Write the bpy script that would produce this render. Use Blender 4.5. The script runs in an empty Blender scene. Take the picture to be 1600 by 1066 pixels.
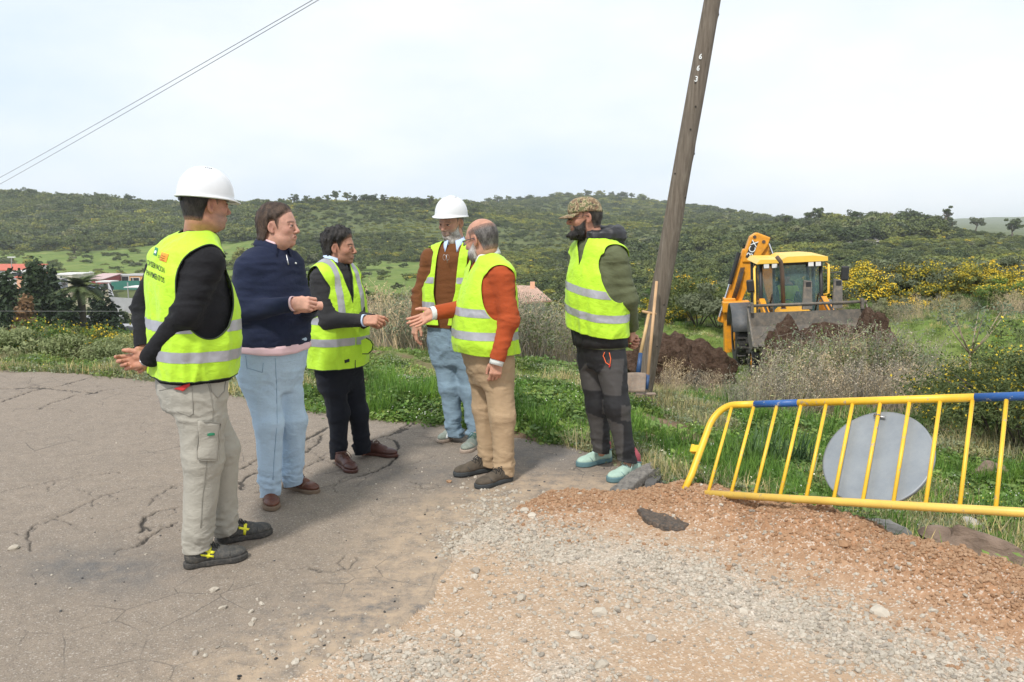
import bpy, bmesh, math, random, time
import numpy as np
from mathutils import Vector, Matrix
R = math.radians
SC = bpy.context.scene
COL = SC.collection
rng = np.random.default_rng(7)
random.seed(7)

# ------------------------------------------------------------------ camera
FPX, HORIZ, CAMH = 1244.4, 365.0, 1.6
PITCH = math.atan((533 - HORIZ) / FPX)
cam_d = bpy.data.cameras.new('camera'); cam = bpy.data.objects.new('camera', cam_d); COL.objects.link(cam)
cam_d.lens = 28.0; cam_d.sensor_width = 36.0; cam_d.clip_start = 0.1; cam_d.clip_end = 9000
cam.location = (0, 0, CAMH); cam.rotation_euler = (R(90) - PITCH, 0, 0)
SC.camera = cam

# ------------------------------------------------------------------ light
SUN_EL, SUN_AZ = 52.0, 205.0     # degrees; azimuth clockwise from +Y
world = bpy.data.worlds.new('World'); SC.world = world; world.use_nodes = True
nt = world.node_tree; nt.nodes.clear()
def wn(t, **k):
    n = nt.nodes.new(t)
    for a, b in k.items(): setattr(n, a, b)
    return n
wo = wn('ShaderNodeOutputWorld'); bg = wn('ShaderNodeBackground'); bg.inputs['Strength'].default_value = 0.1
sky = wn('ShaderNodeTexSky', sky_type='NISHITA', sun_disc=False)
sky.sun_elevation = R(SUN_EL); sky.sun_rotation = R(SUN_AZ); sky.air_density = 1.0; sky.dust_density = 2.0
tc = wn('ShaderNodeTexCoord'); mp = wn('ShaderNodeMapping'); mp.inputs['Scale'].default_value = (1.0, 1.0, 2.6)
nz = wn('ShaderNodeTexNoise'); nz.inputs['Scale'].default_value = 2.1; nz.inputs['Detail'].default_value = 6; nz.inputs['Roughness'].default_value = 0.52
cr = wn('ShaderNodeValToRGB'); cr.color_ramp.elements[0].position = 0.30; cr.color_ramp.elements[1].position = 0.66
cr.color_ramp.elements[0].color = (7.2, 8.3, 9.6, 1); cr.color_ramp.elements[1].color = (9.8, 10.0, 10.2, 1)
sx_ = wn('ShaderNodeSeparateXYZ'); nt.links.new(tc.outputs['Generated'], sx_.inputs[0]); ad_ = wn('ShaderNodeMath', operation='MULTIPLY_ADD'); ad_.inputs[1].default_value = .17; nt.links.new(sx_.outputs[0], ad_.inputs[0])
mx = wn('ShaderNodeMixRGB'); mx.inputs['Fac'].default_value = 0.93      # overcast: cloud over nearly all of the blue
nt.links.new(tc.outputs['Generated'], mp.inputs['Vector']); nt.links.new(mp.outputs[0], nz.inputs['Vector'])
nt.links.new(nz.outputs['Fac'], ad_.inputs[2]); nt.links.new(ad_.outputs[0], cr.inputs['Fac']); nt.links.new(sky.outputs[0], mx.inputs['Color1'])
nt.links.new(cr.outputs[0], mx.inputs['Color2']); nt.links.new(mx.outputs[0], bg.inputs['Color']); nt.links.new(bg.outputs[0], wo.inputs[0])
sun_d = bpy.data.lights.new('sun', 'SUN'); sun = bpy.data.objects.new('sun', sun_d); COL.objects.link(sun)
sun_d.energy = 3.0; sun_d.angle = R(6); sun_d.color = (1.0, 0.955, 0.89)
sd = Vector((math.sin(R(SUN_AZ)) * math.cos(R(SUN_EL)), math.cos(R(SUN_AZ)) * math.cos(R(SUN_EL)), math.sin(R(SUN_EL))))
sun.rotation_euler = sd.to_track_quat('Z', 'Y').to_euler()
vs = SC.view_settings; vs.view_transform = 'Standard'; vs.look = 'None'; vs.gamma = 1.0; vs.exposure = 0.2; vs.use_curve_mapping = False
SC.cycles.volume_bounces = 1; SC.cycles.max_bounces = 8; SC.cycles.transparent_max_bounces = 24

# ------------------------------------------------------------------ projection helpers (pixels of the 1600 px photograph -> places)
cp, sp = math.cos(PITCH), math.sin(PITCH)
def at(u, v, Y):                       # the point at ground distance Y seen at (u,v)
    a, b = (u - 800) / FPX, -(v - 533) / FPX
    dy, dz = cp + b * sp, -sp + b * cp
    t = Y / dy
    return np.array((a * t, Y, CAMH + dz * t))
def onz(u, v, z=0.0):                  # the point at height z seen at (u,v)
    a, b = (u - 800) / FPX, -(v - 533) / FPX
    dy, dz = cp + b * sp, -sp + b * cp
    t = (z - CAMH) / dz
    return np.array((a * t, dy * t, z))
def zv(D, v): return float(at(800, v, D)[2])
def proj(P):
    P = np.asarray(P, float); x, y, z = P[..., 0], P[..., 1], P[..., 2] - CAMH
    d = y * cp - z * sp
    return 800 + FPX * x / d, 533 - FPX * (y * sp + z * cp) / d

# ------------------------------------------------------------------ noise
def _hash(i, j, k, s):
    h = (i * 374761393 + j * 668265263 + k * 2147483647 + s * 1274126177) & 0xffffffff
    h = ((h ^ (h >> 13)) * 1274126177) & 0xffffffff
    return ((h ^ (h >> 16)) & 0xffffff) / float(0xffffff)
def vnoise(P, s=0):
    P = np.asarray(P, np.float64); f = np.floor(P); i = f.astype(np.int64); t = P - f; t = t * t * (3 - 2 * t)
    o = 0
    for a in (0, 1):
        for b in (0, 1):
            for c in (0, 1):
                w = (t[:, 0] if a else 1 - t[:, 0]) * (t[:, 1] if b else 1 - t[:, 1]) * (t[:, 2] if c else 1 - t[:, 2])
                o = o + w * _hash(i[:, 0] + a, i[:, 1] + b, i[:, 2] + c, s)
    return o * 2 - 1
def vnoise2(x, y, s=0):
    fx, fy = np.floor(x), np.floor(y); i, j = fx.astype(np.int64), fy.astype(np.int64)
    tx, ty = x - fx, y - fy; tx = tx * tx * (3 - 2 * tx); ty = ty * ty * (3 - 2 * ty)
    return ((_hash(i, j, 0, s) * (1 - tx) + _hash(i + 1, j, 0, s) * tx) * (1 - ty) + (_hash(i, j + 1, 0, s) * (1 - tx) + _hash(i + 1, j + 1, 0, s) * tx) * ty) * 2 - 1
def fbm2(x, y, o=4, s=0):
    r, a = 0, 1.0
    for k in range(o): r = r + a * vnoise2(x * 2 ** k, y * 2 ** k, s + k); a *= .5
    return r

# ------------------------------------------------------------------ objects
def tag(o, label=None, cat=None, group=None, kind=None):
    if label: o['label'] = label
    if cat: o['category'] = cat
    if group: o['group'] = group
    if kind: o['kind'] = kind
    return o
def empty(name, loc, label=None, cat=None, group=None, rz=0.0):
    o = bpy.data.objects.new(name, None); COL.objects.link(o); o.location = loc; o.rotation_euler = (0, 0, rz); o.empty_display_size = .2
    return tag(o, label, cat, group)
def mesh_np(name, V, F, mats=(), smooth=True, attrs=None, mi=None):
    """V (n,3); F: (m,k) array or list of such arrays"""
    me = bpy.data.meshes.new(name)
    Fs = F if isinstance(F, list) and len(F) and np.ndim(F[0]) == 2 else [F]
    Fs = [np.asarray(f, np.int32) for f in Fs if len(f)]
    V = np.asarray(V, np.float32)
    me.vertices.add(len(V)); me.vertices.foreach_set('co', V.ravel())
    li = np.concatenate([f.ravel() for f in Fs]); tot = np.concatenate([np.full(len(f), f.shape[1], np.int32) for f in Fs])
    me.loops.add(len(li)); me.loops.foreach_set('vertex_index', li)
    me.polygons.add(len(tot)); st = np.zeros(len(tot), np.int32); st[1:] = np.cumsum(tot)[:-1]
    me.polygons.foreach_set('loop_start', st); me.polygons.foreach_set('loop_total', tot)
    if mi is not None: me.polygons.foreach_set('material_index', np.asarray(mi, np.int32))
    me.polygons.foreach_set('use_smooth', np.full(len(tot), smooth))
    for k, a in (attrs or {}).items():
        a = np.asarray(a, np.float32)
        if a.ndim == 1: me.attributes.new(k, 'FLOAT', 'POINT').data.foreach_set('value', a)
        elif a.shape[1] == 3: me.attributes.new(k, 'FLOAT_VECTOR', 'POINT').data.foreach_set('vector', a.ravel())
        else: me.attributes.new(k, 'FLOAT_COLOR', 'POINT').data.foreach_set('color', a.ravel())
    me.update(calc_edges=True)
    for m in mats: me.materials.append(m)
    return me
def link(name, me, parent=None, loc=None):
    o = bpy.data.objects.new(name, me); COL.objects.link(o)
    if parent is not None:
        o.parent = parent
        o.matrix_parent_inverse = Matrix.Identity(4)
    if loc is not None: o.location = loc
    return o
def part(name, V, F, m, parent, smooth=True, attrs=None, mi=None, world=True):
    """a part given in world coordinates under a thing whose Empty stands at parent.location (unrotated)"""
    V = np.asarray(V, np.float64)
    if world and parent is not None:
        q = parent; off = np.zeros(3)
        while q is not None: off += np.array(q.location); q = q.parent
        V = V - off
    return link(name, mesh_np(name, V, F, m if isinstance(m, (list, tuple)) else (m,), smooth, attrs, mi), parent)
def copy_tree(o, parent=None):
    c = o.copy(); COL.objects.link(c); c.parent = parent
    for ch in o.children: copy_tree(ch, c)
    return c

class MB:                                # collects pieces of one mesh
    def __init__(s): s.V = []; s.Q = []; s.T = []; s.n = 0
    def add(s, V, Q=None, T=None):
        V = np.asarray(V, float)
        if Q is not None and len(Q): s.Q.append(np.asarray(Q) + s.n)
        if T is not None and len(T): s.T.append(np.asarray(T) + s.n)
        s.V.append(V); s.n += len(V); return s
    def box(s, c, d, rot=None, taper=1.0):
        c = np.asarray(c, float); d = np.asarray(d, float) / 2
        v = np.array([(x, y, z) for z in (-1, 1) for y in (-1, 1) for x in (-1, 1)], float)
        v[4:, :2] *= taper
        v = v * d
        if rot is not None: v = v @ np.array(rot).T
        return s.add(v + c, [(0, 2, 3, 1), (4, 5, 7, 6), (0, 1, 5, 4), (2, 6, 7, 3), (0, 4, 6, 2), (1, 3, 7, 5)])
    def tube(s, pts, r, n=8, cap=True):
        pts = np.asarray(pts, float); m = len(pts); r = np.broadcast_to(r, (m,))
        T = np.gradient(pts, axis=0); T /= np.linalg.norm(T, axis=1)[:, None] + 1e-9
        up = np.array((0, 0, 1.0)) if abs(T[0, 2]) < .9 else np.array((1.0, 0, 0))
        V = []
        for i in range(m):
            a = np.cross(T[i], up); a /= np.linalg.norm(a) + 1e-9; b = np.cross(a, T[i]); up = b
            an = np.arange(n) * 2 * math.pi / n
            V.append(pts[i] + r[i] * (np.cos(an)[:, None] * a + np.sin(an)[:, None] * b))
        V = np.concatenate(V); Q = []
        for i in range(m - 1):
            for k in range(n): Q.append((i * n + k, i * n + (k + 1) % n, (i + 1) * n + (k + 1) % n, (i + 1) * n + k))
        Tt = []
        if cap:
            V = np.vstack([V, pts[0], pts[-1]]); c0, c1 = len(V) - 2, len(V) - 1
            for k in range(n): Tt.append((c0, (k + 1) % n, k)); Tt.append((c1, (m - 1) * n + k, (m - 1) * n + (k + 1) % n))
        return s.add(V, Q, Tt)
    def prism(s, poly, axis_pts, ex):     # poly: list of 3d points (planar), extruded by vector ex
        P = np.asarray(poly, float); n = len(P); V = np.vstack([P, P + np.asarray(ex, float)])
        Q = [(i, (i + 1) % n, n + (i + 1) % n, n + i) for i in range(n)]
        c = np.vstack([P.mean(0), P.mean(0) + ex]); V = np.vstack([V, c])
        T = [(2 * n, (i + 1) % n, i) for i in range(n)] + [(2 * n + 1, n + i, n + (i + 1) % n) for i in range(n)]
        return s.add(V, Q, T)
    def faces(s):
        F = []
        if s.Q: F.append(np.concatenate(s.Q))
        if s.T: F.append(np.concatenate(s.T))
        return F
    def build(s, name, m, parent=None, smooth=False, world=False, attrs=None):
        return part(name, np.concatenate(s.V), s.faces(), m, parent, smooth, attrs, world=world)
def bevel(o, w=0.01, seg=2):
    b = o.modifiers.new('bevel', 'BEVEL'); b.width = w; b.segments = seg; b.limit_method = 'ANGLE'; b.angle_limit = R(40); return o

# ------------------------------------------------------------------ materials
def NEW(name):
    m = bpy.data.materials.new(name); m.use_nodes = True; t = m.node_tree
    return m, t, t.nodes['Principled BSDF']
def N(t, ty, ins=None, **k):
    n = t.nodes.new(ty)
    for a, b in k.items(): setattr(n, a, b)
    for a, b in (ins or {}).items():
        if isinstance(b, bpy.types.NodeSocket): t.links.new(b, n.inputs[a])
        else: n.inputs[a].default_value = b
    return n
def RAMP(t, fac, *st):
    n = t.nodes.new('ShaderNodeValToRGB'); t.links.new(fac, n.inputs[0]); e = n.color_ramp.elements
    while len(e) < len(st): e.new(.5)
    for i, (p, c) in enumerate(st): e[i].position = p; e[i].color = (c, c, c, 1) if isinstance(c, (int, float)) else (*c[:3], 1)
    return n.outputs[0]
def MIX(t, f, a, b, mode='MIX'):
    n = t.nodes.new('ShaderNodeMixRGB'); n.blend_type = mode
    for i, x in zip((0, 1, 2), (f, a, b)):
        if isinstance(x, bpy.types.NodeSocket): t.links.new(x, n.inputs[i])
        elif i == 0: n.inputs[0].default_value = x
        else: n.inputs[i].default_value = (*x[:3], 1) if not isinstance(x, (int, float)) else (x, x, x, 1)
    return n.outputs[0]
def MATH(t, op, a, b=0.0, c=None):
    n = t.nodes.new('ShaderNodeMath'); n.operation = op
    for i, x in enumerate((a, b) if c is None else (a, b, c)):
        if isinstance(x, bpy.types.NodeSocket): t.links.new(x, n.inputs[i])
        else: n.inputs[i].default_value = x
    return n.outputs[0]
def NOISE(t, vec, sc, det=4, rough=.5, dist=0.0):
    n = N(t, 'ShaderNodeTexNoise', {'Scale': sc, 'Detail': det, 'Roughness': rough, 'Distortion': dist})
    if vec is not None: t.links.new(vec, n.inputs['Vector'])
    return n.outputs['Fac']
def OBJ(t): return N(t, 'ShaderNodeTexCoord').outputs['Object']
def GEO(t): return N(t, 'ShaderNodeNewGeometry').outputs['Position']
def ATT(t, name): return N(t, 'ShaderNodeAttribute', attribute_name=name)
def BUMP(t, h, st, dist=.01, nrm=None):
    n = N(t, 'ShaderNodeBump', {'Height': h, 'Strength': st, 'Distance': dist})
    if nrm is not None: t.links.new(nrm, n.inputs['Normal'])
    return n.outputs[0]
def simple(name, c, rough=.6, var=.12, sc=8.0, bump=.0, bsc=60.0, metal=0.0, spec=.5, dirt=None, dirt_amt=.4, sheen=0.0):
    m, t, b = NEW(name); o = OBJ(t)
    n1 = NOISE(t, o, sc, 5, .6)
    c2 = tuple(max(0, x * (1 - var)) for x in c); c3 = tuple(x * (1 + var) for x in c)
    col = RAMP(t, n1, (.3, c2), (.7, c3))
    if dirt is not None:
        col = MIX(t, RAMP(t, NOISE(t, o, sc * 2.7, 8, .7), (.45, 0.0), (.75, dirt_amt)), col, dirt)
    t.links.new(col, b.inputs['Base Color']); b.inputs['Roughness'].default_value = rough; b.inputs['Metallic'].default_value = metal
    b.inputs['Specular IOR Level'].default_value = spec
    if sheen: b.inputs['Sheen Weight'].default_value = sheen
    if bump: t.links.new(BUMP(t, NOISE(t, o, bsc, 4, .6), bump, .01), b.inputs['Normal'])
    return m
# ------------------------------------------------------------------ terrain
def Z(D, v): return zv(D, v)
COLS = {   # photo column -> list of (distance, height)
 -700: [(2, 0), (8.6, 0), (10, -.08), (14, -.6), (20, -2.2), (35, -6), (70, -10), (110, -11.3), (180, Z(180, 447)), (250, Z(250, 424)), (330, Z(330, 392)), (420, Z(420, 352)), (520, Z(520, 308)), (620, Z(620, 318)), (1200, Z(1200, 345)), (3200, Z(3200, 354))],
 50: [(2, 0), (8.6, 0), (10, -.08), (12.5, -.42), (16, -1.3), (25, -4.0), (60, -9.4), (110, -11.6), (180, Z(180, 447)), (250, Z(250, 424)), (330, Z(330, 392)), (420, Z(420, 352)), (520, Z(520, 303)), (620, Z(620, 318)), (1200, Z(1200, 345)), (3200, Z(3200, 354))],
 230: [(2, 0), (8.6, 0), (10, -.06), (13, -.42), (17, -1.2), (25, -3.4), (60, -9.2), (110, -11.6), (180, Z(180, 448)), (250, Z(250, 424)), (330, Z(330, 395)), (420, Z(420, 355)), (520, Z(520, 320)), (620, Z(620, 328)), (1200, Z(1200, 345)), (3200, Z(3200, 354))],
 360: [(2, 0), (8, 0), (10, -.06), (13, -.42), (17, -1.2), (25, -3.4), (60, -9), (110, -11), (180, Z(180, 448)), (250, Z(250, 424)), (330, Z(330, 392)), (400, Z(400, 358)), (480, Z(480, 329)), (560, Z(560, 333)), (1200, Z(1200, 345)), (3200, Z(3200, 354))],
 440: [(2, 0), (7.6, 0), (10, -.05), (13, -.35), (17, -1.2), (25, -3.2), (60, -8.6), (110, -11), (190, Z(190, 446)), (260, Z(260, 420)), (330, Z(330, 384)), (390, Z(390, 350)), (450, Z(450, 319)), (540, Z(540, 324)), (1200, Z(1200, 345)), (3200, Z(3200, 354))],
 620: [(2, 0), (7.2, 0), (9, -.05), (12, -.27), (14.5, -.55), (20, -1.8), (35, -5), (90, -9.5), (200, Z(200, 442)), (250, Z(250, 425)), (320, Z(320, 388)), (390, Z(390, 346)), (450, Z(450, 319)), (540, Z(540, 322)), (1200, Z(1200, 345)), (3200, Z(3200, 354))],
 730: [(2, 0), (7, 0), (9, -.05), (12, -.3), (14.5, -.6), (20, -1.8), (35, -5), (80, -8.5), (200, Z(200, 442)), (260, Z(260, 424)), (340, Z(340, 386)), (420, Z(420, 348)), (480, Z(480, 327)), (560, Z(560, 330)), (840, Z(840, 322)), (3200, Z(3200, 354))],
 870: [(2, 0), (6.6, 0), (9, -.1), (12, -.4), (15, -.9), (20, -1.8), (35, -4.5), (80, -8), (180, Z(180, 446)), (260, Z(260, 418)), (360, Z(360, 380)), (460, Z(460, 355)), (560, Z(560, 340)), (700, Z(700, 326)), (850, Z(850, 305)), (1000, Z(1000, 312)), (3200, Z(3200, 354))],
 1000: [(2, 0), (5.6, 0), (6.5, -.05), (8.8, -.2), (12, -.9), (17, -1.65), (39, -1.65), (50, -4), (90, -8), (170, Z(170, 440)), (250, Z(250, 405)), (350, Z(350, 368)), (450, Z(450, 352)), (600, Z(600, 342)), (820, Z(820, 311)), (950, Z(950, 315)), (3200, Z(3200, 354))],
 1110: [(2, 0), (4.9, 0), (5.6, -.12), (8.8, -.35), (12, -1.05), (17, -1.7), (39, -1.65), (50, -4.4), (90, -8), (170, Z(170, 438)), (250, Z(250, 400)), (330, Z(330, 360)), (390, Z(390, 348)), (480, Z(480, 350)), (820, Z(820, 326)), (950, Z(950, 328)), (3200, Z(3200, 354))],
 1200: [(2, 0), (4.4, 0), (5.2, -.18), (8.8, -.42), (12, -1.1), (17, -1.75), (39, -1.65), (50, -4.6), (90, -8), (160, Z(160, 436)), (230, Z(230, 396)), (300, Z(300, 362)), (350, Z(350, 349)), (450, Z(450, 352)), (900, Z(900, 349)), (3200, Z(3200, 352))],
 1400: [(2, 0), (3.9, 0), (4.6, -.3), (8.8, -.5), (12, -1.1), (17, -1.7), (39, -1.6), (50, -4.6), (80, -7.5), (150, Z(150, 434)), (210, Z(210, 394)), (270, Z(270, 360)), (310, Z(310, 348)), (400, Z(400, 354)), (900, Z(900, 356)), (1800, Z(1800, 352)), (3200, Z(3200, 346))],
 1500: [(2, 0), (3.6, 0), (4.3, -.34), (8.8, -.5), (12, -1.05), (17, -1.6), (39, -1.5), (50, -4.4), (80, -7), (150, Z(150, 434)), (200, Z(200, 398)), (250, Z(250, 366)), (290, Z(290, 355)), (400, Z(400, 366)), (900, Z(900, 362)), (1700, Z(1700, 350)), (2300, Z(2300, 341)), (3200, Z(3200, 346))],
 1600: [(2, 0), (3.4, 0), (4.1, -.36), (8.8, -.5), (12, -.95), (17, -1.5), (39, -1.3), (50, -4), (80, -7), (140, Z(140, 434)), (180, Z(180, 404)), (220, Z(220, 384)), (260, Z(260, 373)), (400, Z(400, 378)), (900, Z(900, 364)), (1700, Z(1700, 350)), (2300, Z(2300, 338)), (3200, Z(3200, 346))],
 2300: [(2, 0), (3.0, 0), (3.8, -.36), (8.8, -.5), (12, -.95), (17, -1.5), (33, -1.3), (45, -3), (80, -6), (140, Z(140, 424)), (180, Z(180, 400)), (220, Z(220, 384)), (260, Z(260, 373)), (400, Z(400, 378)), (900, Z(900, 364)), (1700, Z(1700, 350)), (2300, Z(2300, 344)), (3200, Z(3200, 346))],
}
NA, ND = 241, 420
AZ = np.linspace(-1.25, 1.25, NA); LD = np.linspace(math.log(1.5), math.log(3200), ND)
_u = sorted(COLS); _tab = np.array([np.interp(LD, [math.log(d) for d, z in COLS[u]], [z for d, z in COLS[u]]) for u in _u])
_az = np.array([(u - 800) / FPX * cp for u in _u])
TAB = np.array([[0.0] * ND] * NA)
for j in range(ND): TAB[:, j] = np.interp(AZ, _az, _tab[:, j])
def _sm(A, ax, s):
    k = np.exp(-.5 * (np.arange(-12, 13) / s) ** 2); k /= k.sum()
    return np.apply_along_axis(lambda a: np.convolve(np.pad(a, 12, 'edge'), k, 'valid'), ax, A)
TAB = _sm(_sm(TAB, 1, 2.2), 0, 3.5)
def base_h(x, y):
    y = np.maximum(y, 1.5); a = (np.clip(x / y, -1.249, 1.249) + 1.25) / 2.5 * (NA - 1); l = (np.log(y) - LD[0]) / (LD[-1] - LD[0]) * (ND - 1)
    l = np.clip(l, 0, ND - 1.001); i, j = a.astype(int), l.astype(int); fa, fl = a - i, l - j; i1 = np.minimum(i + 1, NA - 1)
    return (TAB[i, j] * (1 - fa) + TAB[i1, j] * fa) * (1 - fl) + (TAB[i, j + 1] * (1 - fa) + TAB[i1, j + 1] * fa) * fl
# regions of the near ground, as outlines on the ground
def GP(l, z=0): return np.array([onz(u, v, z)[:2] for u, v in l])
ROAD = np.vstack([GP([(-2600, 560), (-900, 572), (0, 579), (120, 584), (200, 592), (300, 606), (400, 625), (470, 641), (540, 652), (620, 660), (700, 664), (760, 680), (830, 688), (880, 697), (950, 720), (1010, 745), (1062, 768), (1058, 778), (985, 772), (900, 772), (850, 778), (790, 800), (745, 822), (712, 850), (695, 900), (675, 945), (640, 970), (575, 992), (520, 1020), (440, 1066), (330, 1150)]), [(-1.2, 1.5), (-1.2, -6), (-14, -6), (-30, 2)]])
EDGE = GP([(1062, 768), (1120, 785), (1200, 806), (1290, 830), (1370, 856), (1440, 878), (1530, 900), (1600, 918), (1700, 950), (2100, 1050)])
TRACK = np.vstack([EDGE, [(6.5, -6), (-1.2, -6), (-1.2, 1.5)], GP([(280, 1150), (380, 1066), (580, 955), (630, 890), (680, 812), (800, 762), (985, 755), (1056, 764)])])
BERM = GP([(840, 782), (930, 780), (1010, 786), (1080, 792), (1160, 812), (1250, 834), (1340, 862), (1420, 893), (1500, 922), (1600, 958), (1750, 1010), (2100, 1120)])
def pdist(x, y, P, closed=True):        # distance to a polyline, inside flag
    d = np.full(x.shape, 1e9); ins = np.zeros(x.shape, bool); n = len(P)
    for i in range(n if closed else n - 1):
        a, b = P[i], P[(i + 1) % n]; ab = b - a; t = np.clip(((x - a[0]) * ab[0] + (y - a[1]) * ab[1]) / (ab @ ab + 1e-12), 0, 1)
        d = np.minimum(d, np.hypot(x - a[0] - t * ab[0], y - a[1] - t * ab[1]))
        if closed:
            c = (a[1] > y) != (b[1] > y)
            ins ^= c & (x < (b[0] - a[0]) * (y - a[1]) / (b[1] - a[1] + 1e-12) + a[0])
    return d, ins
def sdp(x, y, P):
    d, i = pdist(x, y, P); return np.where(i, -d, d)
CR_PX = [  # cracks in the asphalt: (outline in photo pixels, half width in metres)
 ([(0, 607), (60, 606), (105, 610), (150, 614)], .012), ([(0, 628), (50, 611), (95, 603), (146, 589)], .009), ([(135, 617), (165, 609), (225, 603)], .008), ([(60, 640), (80, 630), (115, 619), (128, 616)], .006),
 ([(512, 668), (487, 681), (468, 692), (440, 705)], .016), ([(505, 678), (497, 692), (480, 704), (466, 712)], .012), ([(440, 705), (410, 712), (386, 727), (362, 737), (352, 739)], .013),
 ([(423, 736), (400, 738), (388, 743), (380, 750), (378, 765), (372, 751)], .010), ([(512, 714), (480, 728), (455, 745), (400, 770)], .006),
 ([(278, 792), (243, 800), (225, 808), (221, 820), (224, 826), (219, 831)], .009), ([(221, 820), (235, 828)], .008), ([(278, 815), (250, 828), (230, 838), (222, 848), (180, 860)], .006),
 ([(275, 756), (245, 775), (232, 790)], .003), ([(215, 760), (160, 775), (110, 800), (50, 822), (44, 830), (48, 860)], .0035), ([(0, 770), (40, 760), (120, 745), (190, 738)], .003),
 ([(582, 687), (603, 682), (612, 680), (632, 672), (650, 658), (662, 654), (690, 652)], .016), ([(612, 680), (636, 664), (640, 658), (655, 658)], .010), ([(604, 685), (617, 689), (623, 696), (618, 707), (619, 714), (606, 727), (590, 735), (560, 744)], .010),
 ([(560, 744), (530, 755), (500, 762)], .003), ([(455, 690), (470, 660), (480, 648)], .006), ([(715, 745), (722, 740), (716, 738)], .003), ([(640, 752), (660, 762), (690, 762)], .003),
 ([(480, 888), (520, 893), (548, 888), (556, 870)], .0012), ([(940, 770), (900, 771), (870, 768)], .01)]
CRACKS = []
_hr = np.random.default_rng(77)
for pl, w in list(CR_PX):                 # fine branches leaving the main cracks
    P_ = np.array(pl, float); 
    for a_, b_ in zip(P_[:-1], P_[1:]):
        L_ = np.linalg.norm(b_ - a_)
        for k_ in range(int(L_ / 45 + _hr.uniform())):
            q_ = a_ + (b_ - a_) * _hr.uniform(); d_ = _hr.normal(size=2) * (34, 13); c_ = [tuple(q_)]
            for m_ in range(3): q_ = q_ + d_ * .4 + _hr.normal(size=2) * (7, 3); c_.append(tuple(q_))
            CR_PX.append((c_, _hr.uniform(.0006, .0016)))
for pl, w in CR_PX:
    w = w * (1.9 if pl[0][1] < 645 and pl[0][0] < 250 and w > .004 else 1.0)
    P = GP(pl); Q = [P[0]]
    for a, b in zip(P[:-1], P[1:]):
        n = max(2, int(np.linalg.norm(b - a) / .032)); nr = np.array((-(b - a)[1], (b - a)[0])) / (np.linalg.norm(b - a) + 1e-9)
        for k in range(1, n + 1): Q.append(a + (b - a) * k / n + nr * (rng.normal() * .009 if k < n else 0))
    CRACKS.append((np.array(Q), w * (.72 if w > .008 else .6)))
def crack_field(x, y):                   # signed distance to the nearest crack edge
    f = np.full(x.shape, .2)
    for Q, w in CRACKS:
        lo, hi = Q.min(0) - .12, Q.max(0) + .12
        m = (x > lo[0]) & (x < hi[0]) & (y > lo[1]) & (y < hi[1])
        if m.any():
            d, _ = pdist(x[m], y[m], Q, False)
            n = len(Q); tt = np.full(d.shape, 1.0)
            f[m] = np.minimum(f[m], d - w * (1 + .7 * vnoise2(x[m] * 14, y[m] * 14, 5)))
    return f
def pxg(u, v, cu, cv, su, sv): return np.exp(-((u - cu) / su) ** 2 - ((v - cv) / sv) ** 2)
def berm_h(x, y):
    d, _ = pdist(x, y, BERM, False); n = fbm2(x * 3.1, y * 3.1, 3, 11)
    u_, v_ = proj(np.stack([x, y, np.zeros_like(x)], -1)); return (.035 + .105 * np.clip((u_ - 985) / 130, 0, 1)) * np.exp(-(d / .25) ** 2) * (1 + .35 * n), d
def ditch(x, y):
    d, _ = pdist(x, y, EDGE, False); return d
def ground(x, y, want=False):
    x = np.asarray(x, float); y = np.asarray(y, float)
    u, v = proj(np.stack([x, y, np.zeros_like(x)], -1)); h = base_h(x, y)
    nr = y < 30
    wob = .03 * fbm2(x * 4, y * 4, 4, 3)
    near = (y < 12)
    sr = np.full(x.shape, 9.0); st = np.full(x.shape, 9.0)
    sr[near] = sdp(x[near], y[near], ROAD) + wob[near]; st[near] = sdp(x[near], y[near], TRACK) + wob[near] * .7
    road = sr < 0; track = (st < 0) & ~road
    veg = ~(road | track)
    # flat for the road and the track: grass falls away from their edge
    e = np.minimum(sr, st); k = np.clip(e / .5, 0, 1); k = k * k * (3 - 2 * k)
    h = h * k
    h = h + np.where(veg, k * .07 * fbm2(x * 1.1, y * 1.1, 4, 21) * np.clip(y / 6, .6, 4), 0)
    bh, bd = berm_h(x, y)
    m = near & (y > .5) & ~road
    h = h + np.where(m, bh, 0)
    # trench along the track edge on the right
    dd = np.clip(e, 0, 9); tr = np.clip((u - 1250) / 150, 0, 1)
    h = h - np.where(veg & near, .16 * np.exp(-((dd - .30) / .2) ** 2) * tr * (1 + .5 * vnoise2(x * 2.5, y * 2.5, 8)), 0)
    cf = np.full(x.shape, .2); cf[near] = crack_field(x[near], y[near])
    h = h - np.where(road, .018 * np.clip(-cf / .008 + .5, 0, 1), 0)
    h = h + np.where(road, .006 * fbm2(x * 1.3, y * 1.3, 3, 31) + .0018 * vnoise2(x * 45, y * 45, 33), 0)
    h = h + np.where(track, .008 * fbm2(x * 2.2, y * 2.2, 3, 41) + .0045 * vnoise2(x * 30, y * 30, 43) + np.clip(bh / .1, 0, 1) * .014 * fbm2(x * 17, y * 17, 3, 44), 0)
    # the asphalt stands a few centimetres over the track where it breaks off
    if not want: return h
    return h, dict(road=road, track=track, veg=veg, u=u, v=v, sr=sr, st=st, cf=cf, berm=bd)
def gz(x, y): return float(ground(np.array([x]), np.array([y]))[0])

NR, NC = 470, 820
rows = np.exp(np.linspace(math.log(2.1), math.log(14.0), NR)); cols = np.linspace(-.86, .86, NC)
Y, A = np.meshgrid(rows, cols, indexing='ij'); X = A * Y
hh, G = ground(X.ravel(), Y.ravel(), True)
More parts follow.
